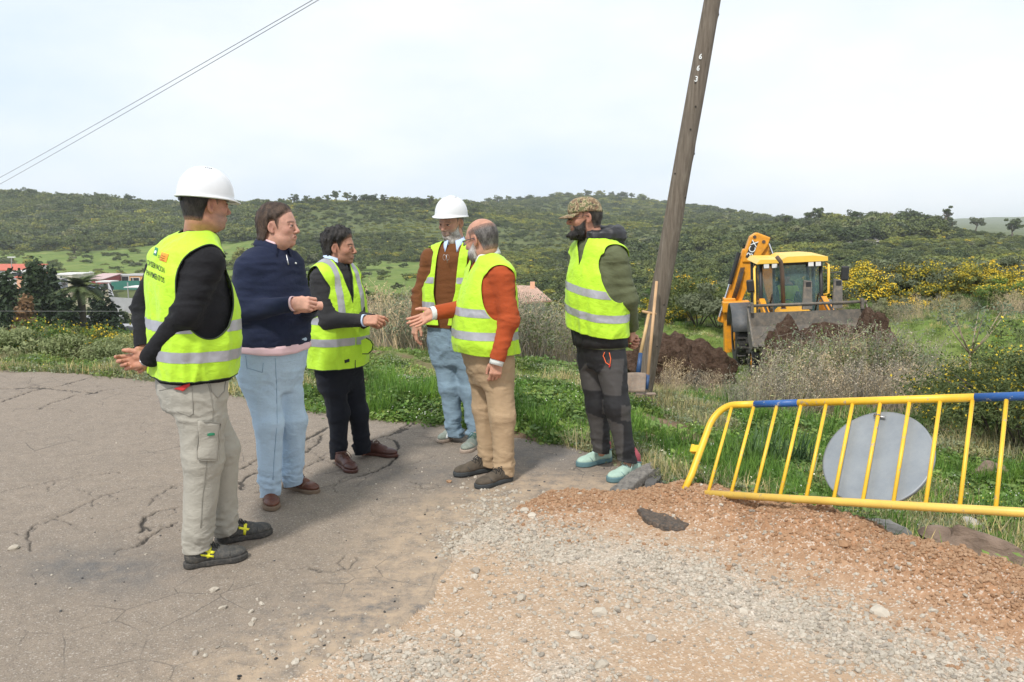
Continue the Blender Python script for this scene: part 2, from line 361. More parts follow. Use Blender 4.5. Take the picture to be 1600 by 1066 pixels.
# colour fields of the ground
xx, yy = X.ravel(), Y.ravel(); pu, pv = G['u'], G['v']
def dline(u, v, P, w):
    d, _ = pdist(u, v, np.array(P, float), False); return np.exp(-(d / w) ** 2)
white = dline(pu, pv, [(745, 815), (800, 835), (900, 865), (1000, 875), (1100, 905), (1200, 950), (1300, 985), (1450, 1030), (1600, 1070)], 34) + .9 * dline(pu, pv, [(690, 860), (745, 815)], 26) + .8 * pxg(pu, pv, 660, 1040, 90, 40) + .9 * pxg(pu, pv, 880, 1060, 70, 45) + .45 * pxg(pu, pv, 480, 1010, 120, 50) + .3 * pxg(pu, pv, 1000, 960, 300, 50)
WHITE = (white, )
stain = pxg(pu, pv, 150, 890, 130, 35) * .7 + pxg(pu, pv, 650, 745, 120, 30) * .45 + pxg(pu, pv, 600, 960, 130, 45) * .7 + pxg(pu, pv, 860, 720, 120, 35) * .55 + pxg(pu, pv, 520, 985, 160, 30) * .3
orange = np.exp(-(G['berm'] / .42) ** 2)
soil = np.clip(fbm2(xx * 1.3, yy * 1.3, 4, 51) * 1.0 - .25, 0, 1) + np.clip(1.5 - G['sr'] / .12, 0, 1) * .5 + np.clip(1 - (np.minimum(G['sr'], G['st']) / .28), 0, 1) * np.clip((pu - 1250) / 100, 0, 1) + pxg(pu, pv, 1540, 735, 40, 25) + pxg(pu, pv, 1290, 665, 60, 15) * .7 + pxg(pu, pv, 1110, 650, 60, 14) * .6
AT = dict(dust=np.exp(-(np.clip(G['st'], 0, 9) / .30) ** 2), white=white, stain=stain, orange=orange, soil=soil, crack=G['cf'], edge=np.abs(G['sr']))
idx = np.arange(NR * NC).reshape(NR, NC)
quads = np.stack([idx[:-1, :-1], idx[:-1, 1:], idx[1:, 1:], idx[1:, :-1]], -1).reshape(-1, 4)
cls = np.where(G['road'], 0, np.where(G['track'], 1, 2)); qc = np.sort(cls[quads], axis=1)[:, 1]

def m_road():
    m, t, b = NEW('asphalt'); p = GEO(t)
    big = NOISE(t, p, .7, 5, .6); mid = NOISE(t, p, 9, 6, .7); fine = NOISE(t, p, 150, 4, .8)
    vor = N(t, 'ShaderNodeTexVoronoi', {'Vector': p, 'Scale': 170.0}); vc = N(t, 'ShaderNodeSeparateColor', {'Color': vor.outputs['Color']}).outputs[0]
    col = RAMP(t, big, (.3, (.178, .142, .108)), (.7, (.258, .202, .148)))
    col = MIX(t, .55, col, RAMP(t, mid, (.3, (.120, .102, .086)), (.72, (.27, .22, .172))))
    col = MIX(t, RAMP(t, fine, (.38, .0), (.72, .55)), col, (.40, .345, .285))
    col = MIX(t, RAMP(t, vc, (.90, 0.0), (.96, .45)), col, (.50, .46, .41))
    col = MIX(t, RAMP(t, vc, (.0, .5), (.13, 0.0)), col, (.085, .08, .075))
    st = MATH(t, 'MULTIPLY', ATT(t, 'stain').outputs['Fac'], RAMP(t, NOISE(t, p, 6, 8, .75), (.32, .15), (.60, 1.6)))
    col = MIX(t, st, col, MIX(t, RAMP(t, fine, (.4, 0.), (.7, 1.)), (.10, .095, .09), (.22, .205, .19)))
    w = MATH(t, 'MULTIPLY', ATT(t, 'white').outputs['Fac'], RAMP(t, NOISE(t, p, 12, 5, .7), (.5, 0.), (.7, .6)))
    col = MIX(t, w, col, (.5, .47, .43))
    col = MIX(t, MATH(t, 'MULTIPLY', ATT(t, 'dust').outputs['Fac'], RAMP(t, NOISE(t, p, 9, 6, .75), (.35, .0), (.62, .95))), col, (.42, .32, .225))
    ck = MATH(t, 'ADD', ATT(t, 'crack').outputs['Fac'], MATH(t, 'MULTIPLY', MATH(t, 'SUBTRACT', NOISE(t, p, 60, 4, .7), .5), .012))
    col = MIX(t, RAMP(t, ck, (.0, 1.0), (.0045, 0.0)), col, (.028, .026, .024))
    col = MIX(t, RAMP(t, ck, (.0, .4), (.014, 0.0)), col, (.15, .13, .11))
    ve = N(t, 'ShaderNodeTexVoronoi', {'Vector': MIX(t, .06, p, N(t, 'ShaderNodeTexNoise', {'Vector': p, 'Scale': 3.0, 'Detail': 5.0}).outputs['Color']), 'Scale': 3.2}, feature='DISTANCE_TO_EDGE').outputs['Distance']; hm = MATH(t, 'MULTIPLY', RAMP(t, ve, (.0, 1.), (.012, 0.)), RAMP(t, NOISE(t, p, 1.1, 4, .6), (.50, 0.), (.60, .75)))
    col = MIX(t, hm, col, (.07, .062, .055))
    t.links.new(col, b.inputs['Base Color']); b.inputs['Roughness'].default_value = .93; b.inputs['Specular IOR Level'].default_value = .25
    h = MATH(t, 'ADD', MATH(t, 'MULTIPLY', fine, .9), MATH(t, 'MULTIPLY', vor.outputs['Distance'], 1.0))
    t.links.new(BUMP(t, h, .55, .004), b.inputs['Normal']); return m
def m_track():
    m, t, b = NEW('gravel track'); p = GEO(t)
    big = NOISE(t, p, 1.3, 5, .6); mid = NOISE(t, p, 14, 6, .7); fine = NOISE(t, p, 120, 5, .8)
    vor = N(t, 'ShaderNodeTexVoronoi', {'Vector': p, 'Scale': 110.0}); vc = N(t, 'ShaderNodeSeparateColor', {'Color': vor.outputs['Color']}).outputs[0]
    col = RAMP(t, big, (.3, (.37, .245, .150)), (.7, (.45, .320, .212)))
    col = MIX(t, .5, col, RAMP(t, mid, (.3, (.34, .225, .14)), (.72, (.53, .40, .285))))
    col = MIX(t, ATT(t, 'orange').outputs['Fac'], col, RAMP(t, mid, (.3, (.27, .135, .066)), (.72, (.46, .26, .145))))
    wh = MATH(t, 'MULTIPLY', ATT(t, 'white').outputs['Fac'], RAMP(t, NOISE(t, p, 7, 5, .7), (.3, .5), (.6, .95)))
    col = MIX(t, wh, col, RAMP(t, vc, (.1, (.37, .32, .26)), (.9, (.60, .53, .44))))
    col = MIX(t, RAMP(t, vc, (.78, 0.0), (.9, .6)), col, (.64, .58, .50))
    col = MIX(t, RAMP(t, fine, (.5, 0.0), (.8, .35)), col, (.30, .21, .14))
    t.links.new(col, b.inputs['Base Color']); b.inputs['Roughness'].default_value = .95; b.inputs['Specular IOR Level'].default_value = .2
    h = MATH(t, 'ADD', MATH(t, 'MULTIPLY', fine, .5), vor.outputs['Distance'])
    t.links.new(BUMP(t, h, .8, .006), b.inputs['Normal']); return m
def m_turf():
    m, t, b = NEW('turf'); p = GEO(t)
    g = RAMP(t, NOISE(t, p, 2.2, 6, .65), (.25, (.11, .15, .045)), (.5, (.155, .20, .062)), (.75, (.22, .24, .10)))
    so = RAMP(t, NOISE(t, p, 9, 6, .7), (.3, (.13, .085, .055)), (.7, (.27, .19, .13)))
    f = MATH(t, 'MULTIPLY', ATT(t, 'soil').outputs['Fac'], RAMP(t, NOISE(t, p, 16, 4, .6), (.3, .7), (.6, 1.2)))
    col = MIX(t, f, g, so)
    t.links.new(col, b.inputs['Base Color']); b.inputs['Roughness'].default_value = .95; b.inputs['Specular IOR Level'].default_value = .15
    t.links.new(BUMP(t, NOISE(t, p, 55, 5, .7), .8, .02), b.inputs['Normal']); return m
M_ROAD, M_TRACK, M_TURF = m_road(), m_track(), m_turf()
VG = np.stack([xx, yy, hh], 1)
def submesh(V, F, keep, at):
    f = F[keep]; used, inv = np.unique(f.ravel(), return_inverse=True)
    return V[used], inv.reshape(f.shape), {k: a[used] for k, a in at.items()}
for c, (nm, mt) in enumerate((('asphalt_road', M_ROAD), ('gravel_track', M_TRACK), ('grass_verge', M_TURF))):
    v_, f_, a_ = submesh(VG, quads, qc == c, AT)
    tag(link(nm, mesh_np(nm, v_, f_, (mt,), True, a_)), kind='structure')
# the road goes on behind the photographer
bk = MB(); bk.add([(-30, -25, -.002), (30, -25, -.002), (30, 1.0, -.002), (1.9, 2.16, -.002), (-1.9, 2.16, -.002), (-30, 1.0, -.002)], None, [(0, 1, 2), (0, 2, 3), (0, 3, 4), (0, 4, 5)])
tag(bk.build('road_surface', M_ROAD, attrs={k: np.full(6, .2 if k in ('crack', 'edge') else 0.0) for k in AT}), kind='structure')

# far ground
def far_h(x, y):
    h = ground(x, y)
    w = np.clip((y - 60) / 200, 0, 1)
    return h + w * (1.6 * fbm2(x * .02, y * .02, 3, 61)) * np.clip(y / 400, 0, 2) * .6
NR2, NC2 = 260, 320
rows2 = np.exp(np.linspace(math.log(13.95), math.log(3200), NR2)); cols2 = np.linspace(-1.2, 1.2, NC2)
Y2, A2 = np.meshgrid(rows2, cols2, indexing='ij'); X2 = A2 * Y2; x2, y2 = X2.ravel(), Y2.ravel()
h2 = far_h(x2, y2)
u2, v2 = proj(np.stack([x2, y2, h2], -1))
def m_hill():
    m, t, b = NEW('hillside'); p = GEO(t)
    g = RAMP(t, NOISE(t, p, .13, 9, .72), (.3, (.09, .145, .036)), (.5, (.145, .20, .050)), (.7, (.225, .25, .085)))
    s = RAMP(t, NOISE(t, p, .11, 8, .7), (.35, (.07, .09, .035)), (.55, (.105, .125, .047)), (.75, (.16, .165, .07)))
    col = MIX(t, ATT(t, 'meadow').outputs['Fac'], s, g)
    col = MIX(t, ATT(t, 'track').outputs['Fac'], col, (.38, .33, .24))
    t.links.new(col, b.inputs['Base Color']); b.inputs['Roughness'].default_value = .95; b.inputs['Specular IOR Level'].default_value = .1
    t.links.new(BUMP(t, NOISE(t, p, .6, 6, .7), .6, .6), b.inputs['Normal']); return m
def meadow_f(u, v, y):
    x_ = (u - 800) * y / FPX; y = y + np.where(y > 60, 16 * fbm2(x_ * .02, y * .025, 4, 55), 0)
    m = ((y > 195) & (y < 345) & (u < 420)) * 1.0 + ((y > 150) & (y < 262) & (u >= 420) & (u < 800)) * 1.0 + (y < 40) * 1.0
    return m
mead = meadow_f(u2, v2, y2)
trk = np.where((y2 > 90) & (y2 < 190), dline(u2, v2, [(110, 442), (90, 455), (130, 470), (165, 480), (200, 492)], 9) + dline(u2, v2, [(160, 450), (168, 470)], 9), 0)
id2 = np.arange(NR2 * NC2).reshape(NR2, NC2); q2 = np.stack([id2[:-1, :-1], id2[:-1, 1:], id2[1:, 1:], id2[1:, :-1]], -1).reshape(-1, 4)
tag(link('hillside', mesh_np('hillside', np.stack([x2, y2, h2], 1), q2, (m_hill(),), True, dict(meadow=mead, track=trk))), kind='structure')
# ------------------------------------------------------------------ implicit surfaces for figures and clothes
f32 = np.float32
def smin(a, b, k):
    h = np.clip(.5 + .5 * (b - a) / k, 0, 1); return b + (a - b) * h - k * h * (1 - h)
def smax(a, b, k): return -smin(-a, -b, k)
def s_rcone(P, a, b, ra, rb):
    a = np.asarray(a, f32); b = np.asarray(b, f32); ab = b - a
    t = np.clip((P - a) @ ab / (ab @ ab + 1e-12), 0, 1)
    d = P - a - t[:, None] * ab
    return np.sqrt((d * d).sum(1)) - (ra + (rb - ra) * t)
def s_ell(P, c, r, M=None):
    q = P - np.asarray(c, f32)
    if M is not None: q = q @ np.asarray(M, f32)
    r = np.asarray(r, f32); k0 = np.sqrt(((q / r) ** 2).sum(1)); k1 = np.sqrt(((q / (r * r)) ** 2).sum(1)) + 1e-9
    return k0 * (k0 - 1) / k1
def s_box(P, c, h, r):
    q = np.abs(P - np.asarray(c, f32)) - np.asarray(h, f32) + r
    return np.sqrt((np.maximum(q, 0) ** 2).sum(1)) + np.minimum(q.max(1), 0) - r
def s_chain(P, pts, rad, k=.02):
    d = None
    for i in range(len(pts) - 1):
        e = s_rcone(P, pts[i], pts[i + 1], rad[i], rad[i + 1]); d = e if d is None else smin(d, e, k)
    return d
CORN = np.array([(i, j, k) for i in (0, 1) for j in (0, 1) for k in (0, 1)])
EDG = [(a, b) for a in range(8) for b in range(a + 1, 8) if np.abs(CORN[a] - CORN[b]).sum() == 1]
def surf(f, lo, hi, h, cull=4, slack=1.0):
    """mesh of f=0 inside the box, cell h (surface nets)"""
    lo = np.asarray(lo, float); n = (np.ceil((np.asarray(hi) - lo) / h / cull).astype(int) + 1) * cull
    nb = n // cull
    c = np.stack(np.meshgrid(*[np.arange(k) for k in nb], indexing='ij'), -1).reshape(-1, 3)
    pc = (lo + (c * cull + (cull - 1) / 2) * h).astype(f32); fc = f(pc)
    act = np.abs(fc) < h * cull * .95 * slack + h
    F = np.repeat(np.repeat(np.repeat(np.where(fc > 0, 1., -1.).astype(f32).reshape(nb), cull, 0), cull, 1), cull, 2)
    loc = np.stack(np.meshgrid(*[np.arange(cull)] * 3, indexing='ij'), -1).reshape(-1, 3)
    ii = (c[act][:, None, :] * cull + loc[None]).reshape(-1, 3)
    val = np.concatenate([f((lo + ii[k:k + 400000] * h).astype(f32)) for k in range(0, len(ii), 400000)])
    F[ii[:, 0], ii[:, 1], ii[:, 2]] = val
    S = F < 0; n0, n1, n2 = F.shape
    cnt = np.zeros((n0 - 1, n1 - 1, n2 - 1), np.int8)
    for (a, b, e) in CORN: cnt += S[a:n0 - 1 + a, b:n1 - 1 + b, e:n2 - 1 + e]
    cells = np.argwhere((cnt > 0) & (cnt < 8)); vals = np.stack([F[cells[:, 0] + a, cells[:, 1] + b, cells[:, 2] + e] for a, b, e in CORN], 1)
    pos = np.zeros((len(cells), 3)); w = np.zeros(len(cells))
    for a, b in EDG:
        m = (vals[:, a] < 0) != (vals[:, b] < 0); t = vals[m, a] / (vals[m, a] - vals[m, b])
        pos[m] += CORN[a] + t[:, None] * (CORN[b] - CORN[a]); w[m] += 1
    V = lo + (cells + pos / w[:, None]) * h
    im = np.full((n0 - 1, n1 - 1, n2 - 1), -1, np.int64); im[cells[:, 0], cells[:, 1], cells[:, 2]] = np.arange(len(cells))
    Q = []
    for ax in range(3):
        sl0 = [slice(1, -1)] * 3; sl1 = [slice(1, -1)] * 3; sl0[ax] = slice(0, -1); sl1[ax] = slice(1, None)
        A, B = S[tuple(sl0)], S[tuple(sl1)]; e = np.argwhere(A != B); s = A[e[:, 0], e[:, 1], e[:, 2]]
        g = e.copy()
        for q in range(3):
            if q != ax: g[:, q] += 1
        u, v = (ax + 1) % 3, (ax + 2) % 3; du = np.zeros(3, int); dv = np.zeros(3, int); du[u] = 1; dv[v] = 1
        I = lambda p: im[p[:, 0], p[:, 1], p[:, 2]]
        q4 = np.stack([I(g - du - dv), I(g - dv), I(g), I(g - du)], 1)
        q4[~s] = q4[~s][:, ::-1]; Q.append(q4)
    Q = np.concatenate(Q); Q = Q[(Q >= 0).all(1)]
    return V, Q
def vnorm(V, F):
    F = np.asarray(F); a = V[F[:, 0]]
    nrm = np.cross(V[F[:, 1]] - a, V[F[:, 2]] - a)
    if F.shape[1] == 4: nrm = nrm + np.cross(V[F[:, 2]] - a, V[F[:, 3]] - a)
    o = np.zeros_like(V)
    for k in range(F.shape[1]): np.add.at(o, F[:, k], nrm)
    return o / (np.linalg.norm(o, axis=1)[:, None] + 1e-12)
def lap(V, F, it=2, lam=.5):
    V = V.copy(); E = np.concatenate([F[:, [i, (i + 1) % F.shape[1]]] for i in range(F.shape[1])]); deg = np.bincount(E.ravel(), minlength=len(V))
    for _ in range(it):
        s = np.stack([np.bincount(E[:, 0], V[E[:, 1], c], len(V)) + np.bincount(E[:, 1], V[E[:, 0], c], len(V)) for c in range(3)], 1)
        V = V + lam * (s / np.maximum(deg, 1)[:, None] - V)
    return V
def tri(F):
    F = np.asarray(F); return F if F.shape[1] == 3 else np.concatenate([F[:, [0, 1, 2]], F[:, [0, 2, 3]]])
def clip(V, T, s, extra=()):
    """keep the part of a triangle mesh where s>0"""
    T = tri(T); s = np.where(np.abs(s) < 1e-7, 1e-7, s); p = s[T] > 0; c = p.sum(1)
    keep = T[c == 3]; out = [keep]; key = {}; NV = [V]; NS = [[e for e in extra]]
    newv = []; 
    def cut(a, b):
        lo_, hi_ = np.minimum(a, b), np.maximum(a, b); return np.stack([lo_, hi_], 1)
    segs = []
    t1 = T[c == 1]; k = np.argmax(s[t1] > 0, 1) if len(t1) else np.zeros(0, int); r = np.arange(len(t1))
    A1, B1, C1 = (t1[r, k], t1[r, (k + 1) % 3], t1[r, (k + 2) % 3]) if len(t1) else (np.zeros(0, int),) * 3
    t2 = T[c == 2]; k = np.argmin(s[t2] > 0, 1) if len(t2) else np.zeros(0, int); r = np.arange(len(t2))
    A2, B2, C2 = (t2[r, k], t2[r, (k + 1) % 3], t2[r, (k + 2) % 3]) if len(t2) else (np.zeros(0, int),) * 3
    E = np.concatenate([cut(A1, B1), cut(A1, C1), cut(A2, B2), cut(A2, C2)])
    if len(E):
        U, inv = np.unique(E, axis=0, return_inverse=True); inv = inv.ravel()
        t = s[U[:, 0]] / (s[U[:, 0]] - s[U[:, 1]])
        nv = V[U[:, 0]] + t[:, None] * (V[U[:, 1]] - V[U[:, 0]]); inv = inv + len(V)
        n1, n2 = len(A1), len(A2); i1, i2, i3, i4 = inv[:n1], inv[n1:2 * n1], inv[2 * n1:2 * n1 + n2], inv[2 * n1 + n2:]
        out += [np.stack([A1, i1, i2], 1), np.stack([i3, B2, C2], 1), np.stack([i3, C2, i4], 1)]
        V = np.vstack([V, nv])
    T = np.concatenate(out); used, inv = np.unique(T.ravel(), return_inverse=True)
    return V[used], inv.reshape(T.shape)
def fold(P, sc, s=0, stretch=(1, 1, 1)):
    q = P * np.asarray(stretch) * sc; w = vnoise(q * .6 + 7, s + 3) * .8
    n = vnoise(q + w[:, None], s); return 1 - 2 * np.abs(n)
def frame(fwd, up):
    f = np.asarray(fwd, float); f /= np.linalg.norm(f); u = np.asarray(up, float); l = np.cross(u, f); l /= np.linalg.norm(l); u = np.cross(f, l)
    return np.stack([f, l, u], 1)          # columns: forward, left, up
def ypr(yaw, pitch=0., roll=0.):           # pitch positive = looking down
    return np.array(Matrix.Rotation(R(yaw), 3, 'Z') @ Matrix.Rotation(R(pitch), 3, 'Y') @ Matrix.Rotation(R(roll), 3, 'X'))
def merge(parts):
    V = []; F = []; n = 0; A = []
    for p in parts:
        V.append(p[0]); F.append(tri(p[1]) + n); n += len(p[0]); A.append(p[2] if len(p) > 2 else None)
    return np.concatenate(V), np.concatenate(F), A

# ---- materials of people
def m_attr(name, rough=.5, spec=.5, bump=0., bsc=300., sss=0., sheen=0.0, strand=False, var=.0):
    m, t, b = NEW(name); c = ATT(t, 'tint').outputs['Color']; o = OBJ(t)
    if strand:
        mpn = N(t, 'ShaderNodeMapping', {'Vector': o, 'Scale': (1, 1, .22)}); n = NOISE(t, mpn.outputs[0], 260, 3, .7)
        c = MIX(t, RAMP(t, n, (.3, .75), (.65, 0.0)), c, (.0, .0, .0)); bh = n
    else: bh = NOISE(t, o, bsc, 4, .6)
    if var: c = MIX(t, 1.0, c, RAMP(t, NOISE(t, o, 26, 5, .7), (.3, 1 - var), (.7, 1 + var)), 'MULTIPLY')
    t.links.new(c, b.inputs['Base Color']); b.inputs['Roughness'].default_value = rough; b.inputs['Specular IOR Level'].default_value = spec
    if sss: b.inputs['Subsurface Weight'].default_value = sss; b.inputs['Subsurface Radius'].default_value = (1, .35, .2); b.inputs['Subsurface Scale'].default_value = .006
    if sheen: b.inputs['Sheen Weight'].default_value = sheen; b.inputs['Sheen Roughness'].default_value = .5
    if bump: t.links.new(BUMP(t, bh, bump, .004), b.inputs['Normal'])
    return m
M_SKIN = m_attr('skin', .52, .35, .45, 300, .08, var=.12)
M_HAIR = m_attr('hair', .6, .35, .8, strand=True)
def cloth(name, c, kind='knit', var=.1, rough=.9, sheen=.03):
    m, t, b = NEW(name); o = OBJ(t)
    col = RAMP(t, NOISE(t, o, 7, 5, .6), (.3, tuple(x * (1 - var) for x in c)), (.7, tuple(x * (1 + var) for x in c)))
    if kind == 'denim':
        wv = N(t, 'ShaderNodeTexWave', {'Vector': o, 'Scale': 160.0, 'Distortion': 2.0, 'Detail': 2.0}, wave_type='BANDS', bands_direction='DIAGONAL'); bh = wv.outputs['Fac']
        col = MIX(t, RAMP(t, NOISE(t, o, 90, 5, .8), (.4, 0.), (.75, .35)), col, tuple(min(1, x * 1.35) for x in c)); bs = .25
        fade = ATT(t, 'fade').outputs['Fac']; col = MIX(t, fade, col, tuple(min(.85, x * 1.25 + .02) for x in c))
    elif kind == 'knit':
        bh = NOISE(t, o, 330, 3, .7); bs = .35; col = MIX(t, RAMP(t, bh, (.35, .22), (.6, 0.0)), col, tuple(x * .55 for x in c))
    elif kind == 'mesh':
        wv = N(t, 'ShaderNodeTexVoronoi', {'Vector': o, 'Scale': 240.0}); bh = wv.outputs['Distance']; bs = .2
    else:
        bh = NOISE(t, o, 210, 3, .6); bs = .25
    t.links.new(col, b.inputs['Base Color']); b.inputs['Roughness'].default_value = rough; b.inputs['Sheen Weight'].default_value = sheen; b.inputs['Specular IOR Level'].default_value = .25
    mpw = N(t, 'ShaderNodeMapping', {'Vector': o, 'Scale': (1, 1, 1.9), 'Rotation': (.25, .2, 0)}); wr_ = N(t, 'ShaderNodeTexNoise', {'Vector': mpw.outputs[0], 'Scale': 13.0, 'Detail': 3.0, 'Roughness': .55, 'Distortion': 1.2}); rdg = MATH(t, 'SUBTRACT', 1.0, MATH(t, 'MULTIPLY', MATH(t, 'ABSOLUTE', MATH(t, 'SUBTRACT', wr_.outputs['Fac'], .5)), 5.0))
    b1 = BUMP(t, rdg, {'knit': .12, 'weave': .16, 'denim': .20}.get(kind, .15), .012)
    t.links.new(BUMP(t, MATH(t, 'ADD', MATH(t, 'MULTIPLY', bh, .15), NOISE(t, o, 32, 4, .6)), bs, .006, b1), b.inputs['Normal'])
    return m
M_VEST = cloth('fluorescent yellow polyester', (.46, .74, .038), 'weave', .06, .55, .1)
_b = M_VEST.node_tree.nodes['Principled BSDF']
M_STRIPE = simple('grey reflective tape', (.40, .40, .43), .38, .05, 8, .15, 200, .25)
M_PIPE = simple('dark piping', (.03, .045, .02), .8)
M_HELM = simple('white helmet plastic', (.70, .71, .72), .22, .02, 8, .0, 60, 0, .5)
M_DARK = simple('black plastic', (.02, .02, .02), .5)
M_GLASS = simple('dark lens', (.015, .015, .02), .08)
M_METAL = simple('steel', (.45, .45, .46), .35, .1, 20, .1, 80, .9)

# ---- head
HEADTONE = dict()
def head_fields(o):
    """signed distance of skull and of the whole head in head coordinates (x forward, y left, z up; 0 at eye level between the ears)"""
    jw = o.get('jaw', 1.0); ft = o.get('fat', 0.0); ch = o.get('chin', 0.0); ns = o.get('nose', 1.0); neck = o['neck_local']
    def skull(P):
        Q = P.copy(); Q[:, 1] = np.abs(Q[:, 1])
        d = s_ell(Q, (-.012, 0, .030), (.099, .078, .090))
        d = smin(d, s_ell(Q, (.030, 0, -.020), (.063, .064 + ft * .3, .085)), .03)
        d = smin(d, s_ell(Q, (.020, 0, -.072), (.062, (.053 + ft) * jw, .042)), .03)
        d = smin(d, s_ell(Q, (.074 + ch, 0, -.098), (.019, .021, .017)), .022)
        d = smin(d, s_ell(Q, (-.055, 0, -.01), (.045, .052, .06)), .03)
        if ft > 0: d = smin(d, s_ell(Q, (.035, .028, -.085), (.04, .04, .035 + ft)), .02)
        d = smin(d, s_rcone(P, (-.030, 0, -.07), neck, .056 + ft * .8, .064 + ft * .8), .028)
        return d
    def full(P):
        Q = P.copy(); Q[:, 1] = np.abs(Q[:, 1]); d = skull(P)
        d = smin(d, s_ell(Q, (.058, .044, -.028), (.024, .020, .020)), .02)
        d = smin(d, s_rcone(Q, (.083, 0, .020), (.074, .040, .022), .011, .009), .014)
        d = smax(d, -s_ell(Q, (.099, .032, -.001), (.018, .018, .013)), .012)
        d = smin(d, s_rcone(Q, (.086, 0, .012), (.1065 + .006 * ns, 0, -.031), .0085, .0120 * ns), .010)
        d = smin(d, s_ell(Q, (.101, .0135, -.038), (.012, .0075, .0075)), .006)
        d = smin(d, s_ell(Q, (.088, 0, -.066), (.013, .027, .016)), .012)
        d = smin(d, s_rcone(Q, (.1005, 0, -.0595), (.092, .020, -.064), .0048, .0028), .004)
        d = smin(d, s_rcone(Q, (.0985, 0, -.0725), (.091, .018, -.068), .0058, .003), .004)
        mo = .0022 + o.get('open', 0) * .004
        d = smax(d, -s_ell(Q, (.103, 0, -.0655), (.016, .021, mo)), .003)
        d = np.minimum(d, s_ell(Q, (.0835, .0315, .0005), (.0125, .0125, .0125)))
        d = smin(d, s_rcone(Q, (.0955, .020, .0075), (.0885, .044, .0055), .0034, .0034), .004)      # upper lid
        d = smin(d, s_rcone(Q, (.094, .022, -.0095), (.0865, .043, -.0075), .0028, .0028), .006)
        d = smax(d, -s_rcone(Q, (.104, .021, -.044), (.091, .035, -.074), .0035, .002), .007)
        d = smax(d, -s_rcone(Q, (.0965, .020, -.016), (.088, .040, -.018), .002, .0015), .005)
        # ears
        c, s_ = math.cos(R(24)), math.sin(R(24)); M = np.array([[c, s_, 0], [-s_, c, 0], [0, 0, 1]])
        e = s_ell(Q, (-.012, .081, -.008), (.018, .0075, .031), M); e = smax(e, -s_ell(Q, (-.006, .087, -.004), (.010, .0065, .018), M), .004)
        e = smin(e, s_ell(Q, (-.004, .078, -.034), (.009, .006, .010), M), .006)
        return smin(d, e, .006)
    return skull, full
def skin_cols(p, o):
    tone = np.array(o.get('tone', (.50, .29, .20))) * np.array((.86, .82, .80)); n = len(p); q = p.copy(); q[:, 1] = np.abs(q[:, 1])
    c = np.tile(tone, (n, 1)); G = lambda cx, cy, cz, r: np.exp(-(((q - (cx, cy, cz)) / r) ** 2).sum(1))[:, None]
    c = c * (1 + .13 * vnoise(p * 60, 3)[:, None] + .08 * vnoise(p * 220, 33)[:, None])
    red = G(.07, .045, -.03, .028) * .5 + G(.115, 0, -.034, .016) * .6 + G(-.01, .085, -.01, .03) * .6
    c = c * (1 - red * np.array((-.02, .16, .14)))
    lip = np.exp(-(((q - (.100, .0, -.066)) / (.014, .019, .008)) ** 2).sum(1))[:, None] ** 1.5
    c = c * (1 - lip) + lip * np.array((.40, .155, .12))
    if o.get('stubble'):
        sc, amt = o['stubble']; f = np.clip((-.025 - q[:, 2]) / .02, 0, 1) * np.clip((q[:, 0] - .0) / .03, 0, 1) * np.clip((q[:, 2] + .125) / .02, 0, 1) * (.7 + .5 * vnoise(p * 300, 5))
        f = (np.clip(f, 0, 1) * amt)[:, None]; c = c * (1 - f) + f * np.array(sc)
    brow = np.exp(-((q[:, 2] - (.0225 - (q[:, 1] - .03) ** 2 * 7)) / .0042) ** 2) * (q[:, 0] > .062) * (np.abs(q[:, 1] - .032) < .021)
    brow = np.clip(brow * (1.1 + .4 * vnoise(p * 350, 6)), 0, 1)[:, None] * o.get('brow_a', .85); c = c * (1 - brow) + brow * np.array(o.get('brow', (.03, .02, .015)))
    earin = np.exp(-(((q - (-.004, .086, -.004)) / (.009, .008, .014)) ** 2).sum(1))[:, None]; c = c * (1 - .45 * earin)  # shade of the ear hollow painted into the skin colour
    de = np.linalg.norm(q - (.0835, .0315, .0005), axis=1); gz_ = q - np.array((.0835, .0315, .0005)); gx = gz_[:, 0] / (de + 1e-6)
    eye = (de < .0133) & (np.abs(gz_[:, 2] + .0005) < .0042) & (gx > .35)
    c[eye] = (.42, .38, .36); ir = eye & (np.hypot(gz_[:, 1] + o.get('look', 0), gz_[:, 2]) < .0070); c[ir] = (.05, .028, .018)
    lash = (np.abs(q[:, 2] - .0062) < .0022) & (q[:, 0] > .078) & (np.abs(q[:, 1] - .032) < .014); c[lash] = c[lash] * .35
    nos = np.exp(-(((q - (.104, .0075, -.0445)) / (.006, .0045, .003)) ** 2).sum(1))[:, None]; c = c * (1 - .75 * nos)
    return np.concatenate([np.clip(c, 0, 1), np.ones((n, 1))], 1)
